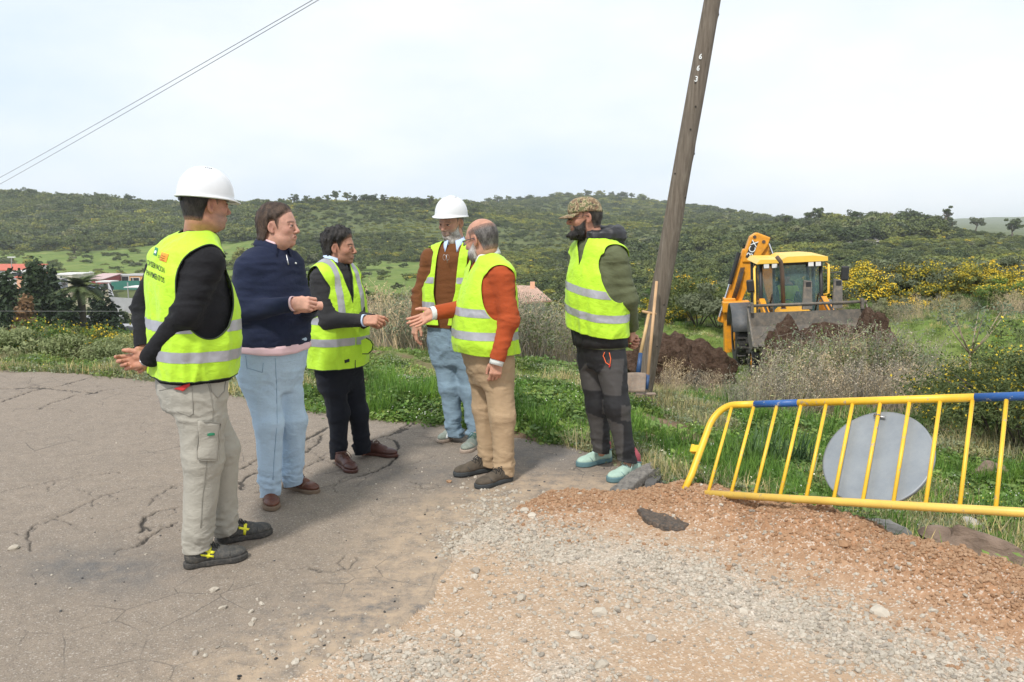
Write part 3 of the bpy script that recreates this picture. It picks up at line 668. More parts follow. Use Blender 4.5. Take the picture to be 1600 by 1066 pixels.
def build_head(o, C, M, sc, h=.0033):
    """C: world position of the eye-level centre, M: head frame, sc: scale. o['neck_w']: neck base in world"""
    o['neck_local'] = tuple((np.asarray(o['neck_w']) - C) @ M / sc)
    skull, full = head_fields(o)
    lo = np.minimum((-.125, -.10, -.13), np.array(o['neck_local']) - .075); hi = np.maximum((.135, .10, .13), np.array(o['neck_local']) + .07); hi[2] = .13
    V, Q = surf(full, lo, hi, h); V = lap(V, Q, 1, .4)
    res = dict(skin=(V @ M.T * sc + C, Q, skin_cols(V, o))); W = lambda v: v @ M.T * sc + C
    for key in ('hair', 'beard'):
        hf = o.get(key)
        if not hf: continue
        def f(P, hf=hf):
            m, T = hf['mask'](P), hf['thick'](P) if callable(hf['thick']) else hf['thick']
            k = np.clip(m / hf.get('soft', .012), -1, 1)
            n = vnoise(P * np.array((70, 70, 26)) + 3, 9) * hf.get('rough', .18)
            st = vnoise(P * np.array((260, 260, 60)), 19) * hf.get('strand', .0012)
            t_ = np.where(k > 0, T * (k * (2 - k)) * (1 + n) + st, k * .012)
            return skull(P) - t_
        v, q = surf(f, (-.15, -.12, -.19 if key == 'beard' else -.14), (.15, .12, .155), h * 1.05, slack=1.6)
        m = hf['mask'](v); v, q = clip(v, q, m + .0015 + .004 * vnoise(v * 160, 4) * hf.get('ragged', 1.0))
        if len(v) < 50: continue
        cc = np.array(hf['color']); c2 = np.array(hf.get('color2', cc)); 
        w = np.clip(.5 + 1.2 * vnoise(v * np.array((60, 60, 20)), 12) + (hf['grey'](v) if 'grey' in hf else 0), 0, 1)[:, None]
        col = cc * (1 - w) + c2 * w
        e_ = np.clip(hf['mask'](v) / hf.get('fade', .012), 0, 1)[:, None] ** .8; tn = np.array(o.get('tone', (.5, .29, .2))) * .8; col = tn * (1 - e_) + col * e_
        res[key] = (W(v), q, np.concatenate([col, np.ones((len(v), 1))], 1))
    return res

# ---- hand
def build_hand(wrist, fdir, nrm, side, bends, thumb=0.0, spread=.06, sc=1.0, tone=(.50, .29, .20), forearm=None, h=.0029):
    """fdir: from wrist to knuckles; nrm: back of the hand points this way; side: +1 thumb on +y; bends: 4x3 degrees"""
    x = np.asarray(fdir, float); x /= np.linalg.norm(x); z = np.asarray(nrm, float); z = z - x * (z @ x); z /= np.linalg.norm(z); y = np.cross(z, x)
    M = np.stack([x, y, z], 1)
    ys = (.030, .0105, -.0095, -.028); L = ((.043, .026, .022), (.047, .030, .023), (.044, .028, .022), (.034, .021, .019)); rr = (.0096, .0099, .0093, .0082)
    chains = []
    for i in range(4):
        p = np.array((.090 - .006 * (i == 3) - .002 * (i == 2), ys[i], 0.0)); an = 0.0; sp = (1.5 - i) * spread; pts = [p]
        for j in range(3):
            an += R(bends[i][j]); p = p + L[i][j] * np.array((math.cos(an) * math.cos(sp), math.cos(an) * math.sin(sp), -math.sin(an))); pts.append(p)
        chains.append((pts, (rr[i] * 1.06, rr[i], rr[i] * .95, rr[i] * .82)))
    tb = [np.array((.018, .024, -.006)), np.array((.046, .046 - .012 * thumb, -.016 - .012 * thumb)), np.array((.074, .058 - .030 * thumb, -.024 - .022 * thumb)), np.array((.098, .064 - .046 * thumb, -.026 - .028 * thumb))]
    def f(P):
        P = P.copy(); 
        if side < 0: P[:, 1] = -P[:, 1]
        d = s_box(P, (.050, .001, 0), (.046, .038, .013), .012)
        d = smin(d, s_ell(P, (.036, .020, -.012), (.030, .018, .014)), .014)
        d = smin(d, s_ell(P, (.040, -.022, -.010), (.034, .014, .012)), .012)
        d = smin(d, s_ell(P, (.0, 0, 0), (.03, .027, .019)), .02)
        d = smin(d, s_rcone(P, (-.055, 0, 0), (.0, 0, 0), .025, .023), .015)
        fg = None
        for pts, r in chains:
            e = s_chain(P, pts, r, .003); fg = e if fg is None else smin(fg, e, .0016)
            fg = smin(fg, np.sqrt(((P - np.asarray(pts[0], f32)) ** 2).sum(1)) - r[0] * 1.12, .004)
        d = smin(d, fg, .006)
        return smin(d, s_chain(P, tb, (.0155, .0125, .0108, .0085), .006), .007)
    V, Q = surf(f, (-.06, -.085, -.12), (.205, .085, .05), h)
    c = np.tile(np.array(tone), (len(V), 1)); W = V * np.array((1, side, 1))
    for pts, r in chains + [(tb, None)]:
        for k, p in enumerate(pts):
            g = np.exp(-(((W - p) / .010) ** 2).sum(1))[:, None]; c = c * (1 - g * (.16 if k else .10) * np.array((.3, 1, 1)))
        e = np.asarray(pts[-1]) + np.array((0.002, 0, .006)); g = np.exp(-(((W - e) / .0055) ** 2).sum(1))[:, None]; c = c * (1 - g) + g * (np.array(tone) * 1.15 + np.array((.05, .05, .05)))
    c *= (1 + .08 * vnoise(V * 90, 8)[:, None])
    return V @ M.T * sc + np.asarray(wrist), Q, np.concatenate([np.clip(c, 0, 1), np.ones((len(c), 1))], 1)
CURL = [(55, 70, 35), (60, 75, 40), (62, 78, 40), (60, 75, 40)]; RELAX = [(18, 28, 14), (24, 34, 18), (30, 38, 20), (34, 40, 22)]; OPEN = [(5, 8, 5), (3, 10, 6), (6, 12, 8), (8, 16, 10)]
FIST = [(75, 95, 50), (78, 98, 52), (80, 98, 52), (80, 95, 50)]

# ---- shoe
def shoe(parent, heel, toe, ankle, m_up, m_sole, m_lace, L=None, hi=.0, sole_h=.026, chunky=1.0, tongue=True, stripes=None):
    heel = np.asarray(heel, float); toe = np.asarray(toe, float); fw = toe - heel; fw[2] = 0; Ln = np.linalg.norm(fw) if L is None else L; M = frame(fw, (0, 0, 1)); z0 = heel[2]
    s = Ln / .30
    def up(P):
        d = s_rcone(P, (.048, 0, .052), (.050, 0, .088 + hi), .037, .036)
        d = smin(d, s_rcone(P, (.06, 0, .05), (.175, -.002, .045), .040, .036), .03)
        d = smin(d, s_ell(P, (.215, -.002, .036), (.082, .047 * chunky, .030 * chunky)), .02)
        d = smin(d, s_rcone(P, (.10, 0, .080 + hi * .6), (.19, 0, .058), .022, .018), .02)
        d = smax(d, -(P[:, 2] - sole_h + .004), .004)
        return smax(d, P[:, 2] - (.100 + hi + .1 * np.clip(-(P[:, 0] - .03), 0, 1)), .006)
    def so(P):
        q = P.copy(); q[:, 2] = 0
        d = smin(s_rcone(q, (.040, 0, 0), (.12, -.002, 0), .039, .036), s_rcone(q, (.12, -.002, 0), (.225, -.004, 0), .036, .050 * chunky), .02)
        d = smin(d, s_ell(q, (.235, -.004, 0), (.068, .046 * chunky, .05)), .02)
        return smax(d, np.abs(P[:, 2] - sole_h / 2) - sole_h / 2, .006)
    W = lambda v: v * s @ M.T + np.array((heel[0], heel[1], z0))
    V, Q = surf(up, (-.02, -.07, .0), (.33, .07, .16 + hi), .0048); sh = part('shoe', W(V), Q, m_up, parent)
    V, Q = surf(so, (-.02, -.075, -.012), (.33, .075, .05), .0048); part('sole', W(V), Q, m_sole, sh)
    mb = MB()
    for k in range(4):
        x = .112 + .022 * k; z = .1075 - .0105 * k + hi * .6 * (1 - k / 3)
        for sg in (-1, 1): mb.tube(W(np.array([(x, -.026 * sg, z - .013), (x + .004, -.012 * sg, z), (x + .010, .006 * sg, z + .001), (x + .018, .027 * sg, z - .019)])), .0027 * s, 5)
    mb.tube(W(np.array([(.116, .002, .108 + hi * .6), (.108, .024, .114 + hi * .6), (.122, .040, .095 + hi * .4), (.140, .044, .070)])), .0026 * s, 5)
    mb.tube(W(np.array([(.116, -.002, .108 + hi * .6), (.116, -.026, .114 + hi * .6), (.140, -.041, .086 + hi * .3)])), .0026 * s, 5)
    o = mb.build('lace', m_lace, sh, True, world=True)
    mb = MB(); mb.tube(W(np.array([(.048 + .040 * math.cos(t), .034 * math.sin(t), .096 + hi + .012 * math.cos(t)) for t in np.linspace(0, 2 * math.pi, 20)])), .006 * s, 6, False); mb.build('shoe_collar', m_sole, sh, True, world=True)
    mb = MB(); mb.tube(W(np.array([(.205 + .012 * math.cos(t), -.002 + .050 * chunky * math.sin(t), .036 + .030 * math.cos(t)) for t in np.linspace(-1.35, 1.35, 14)])), .0022 * s, 5, False); mb.build('toe_seam', m_sole, sh, True, world=True)
    return sh

# ---- torso cross-sections
class Torso:
    """rows of (z, x, y, front, back, half width, yaw in degrees)"""
    def __init__(s, rows, n=2.35):
        r = np.array(sorted(rows), float); s.r = r; s.n = n; s.z0, s.z1 = r[0, 0], r[-1, 0]
    def at(s, z): return [np.interp(z, s.r[:, 0], s.r[:, k]) for k in range(1, 7)]
    def local(s, P):
        cx, cy, af, ab, b, yw = s.at(P[:, 2]); yw = np.radians(yw); c, q = np.cos(yw), np.sin(yw); dx, dy = P[:, 0] - cx, P[:, 1] - cy
        return dx * c + dy * q, -dx * q + dy * c, af, ab, b
    def field(s, P, off=0., cap=True):
        x, y, af, ab, b = s.local(P); a = np.where(x > 0, af, ab) + off; b = b + off; n = s.n
        r = ((np.abs(x) / a) ** n + (np.abs(y) / b) ** n) ** (1 / n); d = (r - 1) * np.minimum(a, b) * .95
        if cap: d = smax(smax(d, P[:, 2] - s.z1, .03), s.z0 - P[:, 2], .02)
        return d.astype(f32)
    def point(s, x, y, z):
        cx, cy, af, ab, b, yw = s.at(z); yw = math.radians(yw); return np.array((cx + x * math.cos(yw) - y * math.sin(yw), cy + x * math.sin(yw) + y * math.cos(yw), z))
    def lat(s, z, ang, off=0.):             # point on the surface at angle ang from straight ahead (degrees, + = left)
        cx, cy, af, ab, b, yw = s.at(z); c, q = math.cos(R(ang)), math.sin(R(ang)); a = (af if c > 0 else ab) + off; b = b + off
        k = ((abs(c) / a) ** s.n + (abs(q) / b) ** s.n) ** (-1 / s.n); return s.point(k * c, k * q, z)

def box_of(*pts, m=.15):
    p = np.array(pts); return p.min(0) - m, p.max(0) + m
# ------------------------------------------------------------------ people
def ring_grid(fn, n, rows, close=True):
    V = np.array([[fn(a, r) for a in np.linspace(0, 1, n, endpoint=not close)] for r in rows]); m = len(rows); V = V.reshape(-1, 3)
    Q = [(i * n + k, i * n + (k + 1) % n, (i + 1) * n + (k + 1) % n, (i + 1) * n + k) for i in range(m - 1) for k in range(n if close else n - 1)]
    return V, np.array(Q)
def solid(o, t=.003, off=0.0):
    s = o.modifiers.new('thickness', 'SOLIDIFY'); s.thickness = t; s.offset = off; return o
def collar(par, N0, yaw, mat, rb=.068, rt=.062, h=.042, gap=22, tilt=12, wing=.018, name='shirt_collar', lean=0.0):
    M = ypr(yaw, tilt)
    def fn(a, r):
        th = R(gap) + a * (2 * math.pi - 2 * R(gap)); fr = max(0, math.cos(th)) ** 2
        tab = [(rb, -.02, 0), (rb * .98, .0, 0), (rt, h, 0), (rt + .004, h + .001, 0), (rb + .010, h * .35, wing), (rb + .014, h * .02, wing * 1.6)]
        k, z, w = tab[r]; k2 = k + w * fr
        return np.array(N0) + M @ np.array((math.cos(th) * k2 * 1.08, math.sin(th) * k2, z - w * fr * 1.3 - .012 * fr + lean * 0))
    V, Q = ring_grid(fn, 44, range(6), False)
    return solid(part(name, V, Q, mat, par), .002)
def loops(F):
    E = np.concatenate([F[:, [0, 1]], F[:, [1, 2]], F[:, [2, 0]]]); k = np.sort(E, 1); _, inv, cn = np.unique(k, axis=0, return_inverse=True, return_counts=True)
    B = E[cn[inv.ravel()] == 1]; nx = {int(a): int(b) for a, b in B}; out = []
    while nx:
        a = next(iter(nx)); lp = [a]
        while lp[-1] in nx:
            b = nx.pop(lp[-1])
            if b == a: break
            lp.append(b)
        out.append(np.array(lp))
    return out
from mathutils.bvhtree import BVHTree
CAMP = Vector((0, 0, CAMH))
class Skin:
    """finds places on a garment: the point seen at a photo pixel"""
    def __init__(s, *objs):
        V = []; F = []; n = 0
        for o in objs:
            off = np.zeros(3); q = o
            while q is not None: off += np.array(q.location); q = q.parent
            me = o.data; a = np.empty(len(me.vertices) * 3); me.vertices.foreach_get('co', a); V.append(a.reshape(-1, 3) + off); F += [[i + n for i in p.vertices] for p in me.polygons]; n += len(me.vertices)
        s.t = BVHTree.FromPolygons(np.concatenate(V).tolist(), F)
    def hit(s, u, v, lift=.003):
        d = Vector(at(u, v, 5.0)) - CAMP; d.normalize(); h, n, i, t = s.t.ray_cast(CAMP, d)
        if h is None: return None
        if n.dot(d) > 0: n = -n
        return np.array(h + n * lift)
def patch(sk, px, name, mat, parent, n=8, m=8, lift=.003, th=.003):
    """a sewn-on piece between four photo pixels (tl, tr, br, bl), lying on the garment"""
    P = np.array(px, float); V = []; ok = True
    for j in range(m + 1):
        for i in range(n + 1):
            a, b = i / n, j / m; q = (P[0] * (1 - a) + P[1] * a) * (1 - b) + (P[3] * (1 - a) + P[2] * a) * b; h = sk.hit(q[0], q[1], lift)
            if h is None: ok = False; h = V[-1] if V else np.zeros(3)
            V.append(h)
    Q = [(j * (n + 1) + i, (j + 1) * (n + 1) + i, (j + 1) * (n + 1) + i + 1, j * (n + 1) + i + 1) for j in range(m) for i in range(n)]
    if not ok and (np.abs(np.array(V)).sum(1) == 0).any(): return None
    return solid(part(name, np.array(V), np.array(Q), mat, parent), th)
def seam(sk, px, name, mat, parent, r=.002, lift=.001):
    P = [h for h in (sk.hit(a[0] + (b[0] - a[0]) * t, a[1] + (b[1] - a[1]) * t, lift) for a, b in zip(px[:-1], px[1:]) for t in (0, .25, .5, .75)) if h is not None]
    if len(P) > 2: mb = MB(); mb.tube(P, r, 5); return mb.build(name, mat, parent, True, world=True)
def print_text(sk, txt, o, ex, ey, mat, parent, name='printed_text', lift=.0032):
    """flat lettering on a garment: o = pixel of the lower left corner, ex/ey = pixels per letter height along and up"""
    c = bpy.data.curves.new('t', 'FONT'); c.body = txt; c.offset = .012; c.resolution_u = 2; ob = bpy.data.objects.new('t', c); me = bpy.data.meshes.new_from_object(ob); bpy.data.objects.remove(ob)
    bm = bmesh.new(); bm.from_mesh(me); bmesh.ops.triangulate(bm, faces=bm.faces); 
    wd = max(v.co.x for v in bm.verts); V = []; bad = set()
    for i, v in enumerate(bm.verts):
        q = np.array(o) + np.array(ex) * v.co.x / wd + np.array(ey) * v.co.y / .7; h = sk.hit(q[0], q[1], lift)
        if h is None: bad.add(i); h = np.zeros(3)
        V.append(h)
    F = [[v.index for v in f.verts] for f in bm.faces if not any(v.index in bad for v in f.verts)]; bm.free(); bpy.data.meshes.remove(me)
    if F: return part(name, np.array(V), np.array(F), mat, parent, False)
class Fig: pass
def figure(c):
    p = Fig(); Y = c['Y']; K = lambda t: at(t[0], t[1], Y + t[2])
    root = empty('person', tuple(at(c['foot'][0], c['foot'][1], Y) * (1, 1, 0)), c['label'], 'person', 'people standing together on the road'); p.root = root
    rows = []
    for (v, u, dy, a, b, w, yw) in c['torso']:
        q = at(u, v, Y + dy); rows.append((q[2], q[0], q[1], a, b, w, yw))
    T = Torso(rows, c.get('n', 2.35)); p.T = T
    sh, el, wr = [K(t) for t in c['sho']], [K(t) for t in c['elb']], [K(t) for t in c['wri']]     # (left, right)
    hp, kn, an = [K(t) for t in c['hip']], [K(t) for t in c['kne']], [K(t) for t in c['ank']]
    p.sh, p.el, p.wr, p.hp, p.kn, p.an = sh, el, wr, hp, kn, an
    neck = K(c['neck']); p.neck = neck; tone = c['head'].get('tone', (.50, .29, .20)); ar = c.get('arm_r', (.070, .056, .040)); lr = c.get('leg_r', (.115, .088, .068))
    hem = K(c['hem'])[2]; waist = K(c['waist'])[2]
    # head + body under the clothes: one mesh
    hd = c['head']; HC = K(hd['at']); HM = ypr(*hd['ypr']); hd['neck_w'] = neck; p.HC, p.HM = HC, HM
    H = build_head(hd, HC, HM, hd.get('sc', 1.0)); parts = [H['skin']]
    for i, hnd in enumerate(c['hands']):
        w = K(hnd['at']) if 'at' in hnd else wr[i]
        parts.append(build_hand(w, hnd['f'], hnd['n'], -1 if i == 0 else 1, hnd['b'], hnd.get('thumb', 0.), hnd.get('spread', .06), hnd.get('sc', 1.0), tuple(np.array(tone) * (1.0, .95, .93))))
    def fb(P):
        d = T.field(P, -.035)
        d = smin(d, s_rcone(P, neck - (0, 0, .08), neck, .06, .055), .03)
        for i in (0, 1):
            d = smin(d, s_chain(P, [sh[i], el[i], wr[i]], [r * .6 for r in ar]), .03); d = smin(d, s_chain(P, [hp[i], kn[i], an[i] - (0, 0, .04)], [r * .6 for r in lr]), .03)
        return d
    lo, hi = box_of(*(sh + el + wr + hp + kn + an + [neck]), m=.16); V, Q = surf(fb, lo, hi, .02, slack=1.5)
    parts.append((V, Q, np.tile((*tone, 1.0), (len(V), 1))))
    V, F, A = merge(parts); part('body', V, F, M_SKIN, root, True, {'tint': np.concatenate(A)})
    for k in ('hair', 'beard'):
        if k in H: part(k, H[k][0], H[k][1], M_HAIR, root, True, {'tint': H[k][2]})
    # sweater
    zn = T.z1
    def arm(P, g=0.):
        d = None
        for i in (0, 1):
            e = s_chain(P, [sh[i], el[i], wr[i]], [ar[0] + g, ar[1] + g, ar[2] + g], .035); d = e if d is None else np.minimum(d, e)
        return d
    shp = [neck - np.array((0, 0, .035)), ]
    def tors(P, off=0.):
        d = T.field(P, off)
        for i in (0, 1): d = smin(d, s_rcone(P, neck - np.array((0, 0, .045)), sh[i] + np.array((0, 0, .005)), .052 + off, .062 + off), .05)
        return d
    p.tors, p.arm = tors, arm
    def fs(P): return smin(tors(P), arm(P), .028)
    lo, hi = box_of(*(sh + el + wr), m=.12); lo[2] = min(lo[2], hem - .03); hi[2] = neck[2] + .05; lo[0] = min(lo[0], T.r[:, 1].min() - .26); hi[0] = max(hi[0], T.r[:, 1].max() + .26); lo[1] = min(lo[1], T.r[:, 2].min() - .26); hi[1] = max(hi[1], T.r[:, 2].max() + .26)
    h = c.get('h', .0102); V, Q = surf(fs, lo, hi, h); V = lap(V, Q, 1, .5); n = vnorm(V, Q)
    am = .0025 + sum(.0085 * np.exp(-(np.linalg.norm(V - e, axis=1) / .085) ** 2) for e in el) + sum(.005 * np.exp(-(np.linalg.norm(V - s_, axis=1) / .12) ** 2) for s_ in sh) + .004 * np.exp(-((V[:, 2] - hem) / .07) ** 2)
    V = V + n * (am * 1.15 * np.clip(fold(V, 15, 3 + c['seed'], (.55, .55, 1.5)), -.35, 1) + .3 * am * fold(V, 40, 5 + c['seed'], (.6, .6, 1.3)))[:, None]
    s = np.where(arm(V) < T.field(V) + .012, 1.0, V[:, 2] - hem - .004 * vnoise(V * 9, 2))
    for i in (0, 1):
        ax = (wr[i] - el[i]); ax /= np.linalg.norm(ax); dd = (V - wr[i]) @ ax; near = np.linalg.norm(V - wr[i], axis=1) < .075
        s = np.where(near, np.minimum(s, .004 - dd), s)
    V, F = clip(V, Q, s); p.sweater = part(c['top'][0], V, F, c['top'][1], root)
    hm = .008
    # trousers
    def ft(P):
        d = smax(T.field(P, -.004 if not c.get('untuck') else .0), P[:, 2] - waist, .006)
        for i in (0, 1): d = smin(d, s_chain(P, [hp[i], kn[i], an[i] - np.array((0, 0, .06))], [lr[0], lr[1], lr[2]], .04), .035)
        return d
    lo, hi = box_of(*(hp + kn + an), m=.16); hi[2] = waist + .03; lo[0] = min(lo[0], T.r[:, 1].min() - .25); hi[0] = max(hi[0], T.r[:, 1].max() + .25); lo[1] -= .08; hi[1] += .08
    V, Q = surf(ft, lo, hi, h); V = lap(V, Q, 1, .5); n = vnorm(V, Q); bg_ = c.get('baggy', 1.0)
    am = .0008 + sum(.0065 * np.exp(-(np.linalg.norm(V - k, axis=1) / .11) ** 2) + .012 * np.exp(-((V[:, 2] - k2[2] - .03) / .09) ** 2) * (np.linalg.norm((V - k2)[:, :2], axis=1) < .15) for k, k2 in zip(kn, an)) + .006 * np.exp(-((V[:, 2] - hp[0][2] + .06) / .10) ** 2)
    fo = fold(V, 11, 20 + c['seed'], (.7, .7, 1.25)); fo2 = fold(V, 22, 31 + c['seed'], (.8, .8, 1.5)); sp_ = lambda q: np.sign(q) * np.abs(q) ** 1.6
    fo3 = fold(V, 34, 37 + c['seed'], (.8, .8, 1.7)); V = V + n * (bg_ * am * (1.0 * np.clip(sp_(fo), -.3, 1) + .55 * np.clip(sp_(fo2), -.25, 1) + .12 * np.clip(fo3, -.3, 1) - .3) + .0045 * np.clip(sp_(fold(V, 7, 51 + c['seed'], (1.6, 1.6, .55))), -.2, 1))[:, None]
    s = np.full(len(V), 1.0)
    for i in (0, 1):
        ff = (np.array(onz(*c['feet'][i][1])) - np.array(onz(*c['feet'][i][0])))[:2]; ff /= np.linalg.norm(ff) + 1e-9
        nr = np.linalg.norm((V - an[i])[:, :2], axis=1) < .16; fwd = (V - an[i])[:, :2] @ ff
        nearest = np.linalg.norm((V - an[i])[:, :2], axis=1) < np.linalg.norm((V - an[1 - i])[:, :2], axis=1)
        s = np.where(nearest & (V[:, 2] < kn[i][2] - .1), V[:, 2] - (c.get('cuff', .035) + .25 * np.clip(fwd, 0, .1)) - .006 * vnoise(V * 14, 6), s)
    V, F = clip(V, Q, s); col = c.get('leg_col'); fd = np.clip(.5 * fold(V, 13, 20 + c['seed'], (.6, .6, 1.35)) + .3 * np.exp(-((V[:, 2] - kn[0][2]) / .2) ** 2), 0, 1) * .5
    at_ = {'fade': fd}
    if col: at_['tint'] = col(V, p)
    p.trousers = solid(part('trousers', V, F, c['legs'], root, True, at_), .004, -1)
    # shoes
    for i in (0, 1):
        a, b = onz(*c['feet'][i][0]), onz(*c['feet'][i][1]); a[2] = b[2] = gz(a[0], a[1]) + .002
        s_ = shoe(root, a, b, an[i], *c['shoe'], **c.get('shoe_k', {}))
    # cuffs of the shirt
    for i in c.get('cuffs', ()):
        ax = wr[i] - el[i]; ax /= np.linalg.norm(ax); mb = MB(); r = ar[2]
        mb.tube([wr[i] - ax * .015, wr[i] + ax * .008, wr[i] + ax * c.get('cuff_len', .014)], [r * .93, r * .95, r * .93], 20, False)
        solid(mb.build('shirt_cuff', c['shirt'], root, True, world=True), .004)
    if 'collar' in c: collar(root, neck + np.array(c['collar'].get('off', (0, 0, 0))), c['collar'].get('yaw', c['torso'][0][6]), c['shirt'], **c['collar'].get('k', {}))
    # vest
    v = c.get('vest')
    if v:
        vh = K(v['hem'])[2]; zs = (sh[0][2] + sh[1][2]) / 2
        def off(z): return np.interp(z, [vh, (vh + zs) / 2, zs - .1, zs], [v['flare'], (v['flare'] + .02) / 2 + .004, .022, .013])
        def fv(P):
            d = T.field(P, off(P[:, 2]))
            for i in (0, 1): d = smin(d, s_rcone(P, neck - np.array((0, 0, .045)), sh[i] + np.array((0, 0, .005)), .068, .082), .05)
            return d
        lo = np.array((T.r[:, 1].min() - .33, T.r[:, 2].min() - .33, vh - .06)); hi = np.array((T.r[:, 1].max() + .33, T.r[:, 2].max() + .33, neck[2] + .05))
        V, Q = surf(fv, lo, hi, v.get('h', .0075)); V = lap(V, Q, 2, .5); n = vnorm(V, Q)
        dz = np.clip((zs - V[:, 2]) / (zs - vh), 0, 1)
        am = .0045 + .009 * dz ** 1.4
        V = V + n * (am * (fold(V, 8, 40 + c['seed'], (1.5, 1.5, .35)) - .2) + .0030 * np.clip(fold(V, 17, 45 + c['seed'], (1, 1, .6)), -.2, 1) + .0014 * fold(V, 34, 47, (1, 1, .8)))[:, None]
        def scal(V):
            x, y, af, ab, b = T.local(V); z = V[:, 2]
            nx = neck[0], neck[1]; cx, cy, *_r, yw = T.at(z); yw = np.radians(yw); xn = (V[:, 0] - neck[0]) * np.cos(yw) + (V[:, 1] - neck[1]) * np.sin(yw); yn = -(V[:, 0] - neck[0]) * np.sin(yw) + (V[:, 1] - neck[1]) * np.cos(yw)
            s = z - (vh + v.get('tilt', 0) * x + v.get('tilty', 0) * y + .006 * vnoise(V * 6, 7)); lab = {}
            ah = v.get('arm', (.125, .185, .02, -.10)); yl = v.get('ylim', .125)
            e = (np.sqrt(((x - ah[2]) / ah[0]) ** 2 + ((z - zs - ah[3]) / ah[1]) ** 2) - 1) * ah[0]
            arm_s = np.maximum(e, yl - np.abs(y)); s = np.minimum(s, arm_s)
            nk = np.hypot(xn * .92, yn) - v.get('neck', .088); nk = np.maximum(nk, neck[2] - .06 - z); s = np.minimum(s, nk)
            if 'v' in v:
                w = np.interp(z, [v_z(v['v']), neck[2] - .02], [v.get('slit', -.02), v.get('vw', .075)]); vv = np.where(x > 0, np.abs(yn if False else y - v.get('vy', 0)) - w, 1.0); s = np.minimum(s, vv)
            else: vv = np.full(len(V), 1.)
            if 'open' in v:
                w = np.interp(z, [vh, (vh + zs) / 2, zs], v['open']); vv = np.where(x > 0, np.abs(y - v.get('vy', 0)) - w, 1.0); s = np.minimum(s, vv)
            return s, np.minimum(np.minimum(arm_s, nk), vv)
        def v_z(t): return K(t)[2]
        s, edge = scal(V); n = vnorm(V, Q)
        Vc, Fc = clip(V, Q, s); vest = solid(part('vest', Vc, Fc, v.get('mat', M_VEST), root), .003, 0); p.vest = vest
        p.vest_surf = (V, Q, s)
        nn = len(Vc)
        # sewn-on strips: bands of the same surface, a little proud of it
        for bd in v.get('bands', ()):
            zb = K(bd[0])[2]; hw = bd[1] / 2
            x, y, *_ = T.local(V); t = V[:, 2] - zb - v.get('tilt', 0) * x - v.get('tilty', 0) * y
            sb = np.minimum(np.minimum(s - .003, hw - np.abs(t)), 9); vb, fb_ = clip(V + n * .0032, Q, sb)
            if len(vb): part('reflective_strip', vb, fb_, M_STRIPE, vest)
        if v.get('straps'):
            x, y, *_ = T.local(V); ys = v['straps']
            for sg in (-1, 1):
                ztop = K(v['bands'][0][0])[2]
                sb = np.minimum(np.minimum(s - .003, .024 - np.abs(y - sg * ys)), V[:, 2] - ztop); vb, fb_ = clip(V + n * .0034, Q, sb)
                if len(vb): part('reflective_strip', vb, fb_, M_STRIPE, vest)
        if v.get('piping'):
            mb = MB()
            for lp in loops(Fc):
                if len(lp) < 25: continue
                P_ = Vc[lp]
                for _ in range(4): P_ = (np.roll(P_, 1, 0) + P_ * 2 + np.roll(P_, -1, 0)) / 4
                P_ = P_[::2]; mb.tube(np.vstack([P_, P_[:1]]), v.get('pr', .0036), 6, False)
            mb.build('piping', v['piping'], vest, True, world=True)
    return p

# ---- head gear
def hard_hat(p, name='hard_hat', tilt=0., sc=1.0, up=.052, fwd=.0):
    HC, HM = p.HC, p.HM @ ypr(0, tilt); s_ = sc
    V = []; n = 56; rows = [i / 22 for i in range(23)]
    def fn(a, r):
        th = a * 2 * math.pi; c, q = math.cos(th), math.sin(th); ph = r * math.pi / 2
        if r <= 1:
            k = math.cos(ph) ** .86; h = math.sin(ph) ** .95
        rr = (.127 if c > 0 else .129) * abs(c) ** 1 * abs(c) + .112 * q * q
        x, y, z = c * rr * k, q * rr * k, .128 * h
        z += .006 * math.exp(-(y / .012) ** 2) * (k < .97)                       # crown ridge
        return np.array((x, y, z))
    def rim(a, t):      # brim
        th = a * 2 * math.pi; c, q = math.cos(th), math.sin(th); base = fn(a, 0); d = np.array((c, q, 0)); pk = max(0, c) ** 3
        out = (.008 + .026 * pk); z = -.006 - .012 * (1 - pk) * 0 - .010 * pk
        return base + d * out * t + np.array((0, 0, z * t - .014 * (.2 if t > .0 else 0) * (1 - t)))
    Vs = []; 
    for r in [1 - (i / 20) for i in range(21)]: Vs.append([fn(k / n, r) for k in range(n)])
    for t, dz in ((.25, -.008), (1.0, -.004), (1.0, -.009), (.2, -.014)):
        row = []
        for k in range(n):
            q_ = rim(k / n, t); q_[2] += dz; row.append(q_)
        Vs.append(row)
    m = len(Vs); V = np.array(Vs).reshape(-1, 3); Q = [(i * n + k, (i + 1) * n + k, (i + 1) * n + (k + 1) % n, i * n + (k + 1) % n) for i in range(m - 1) for k in range(n)]
    W = lambda v: (np.asarray(v) * s_ + np.array((fwd, 0, up))) @ HM.T + HC
    o = part(name, W(V), np.array(Q), M_HELM, p.root); solid(o, .0025, -1)
    for sg in (-1, 1):
        for k in range(4):
            th = .95 + .13 * k; b = []
            for dt in (0, .065):
                a_ = fn((math.pi / 2 * sg + (th + dt - 1.3) * 1.6) / (2 * math.pi) % 1.0, .80); b.append(W(a_ * 1.006))
            mb = MB(); mb.tube(b, .0022, 6); mb.build('vent_slot', M_DARK, o, True, world=True)
    # head band inside
    mb = MB(); pts = [W((math.cos(t) * .102, math.sin(t) * .086, -.012)) for t in np.linspace(0, 2 * math.pi, 40)]; mb.tube(pts, .0055, 6, False); mb.build('head_band', M_DARK, o, True, world=True)
    mb = MB(); mb.tube([W((-.115, 0, -.022)), W((-.122, 0, -.022))], .015, 14); mb.build('adjuster_knob', M_DARK, o, True, world=True)
    return o
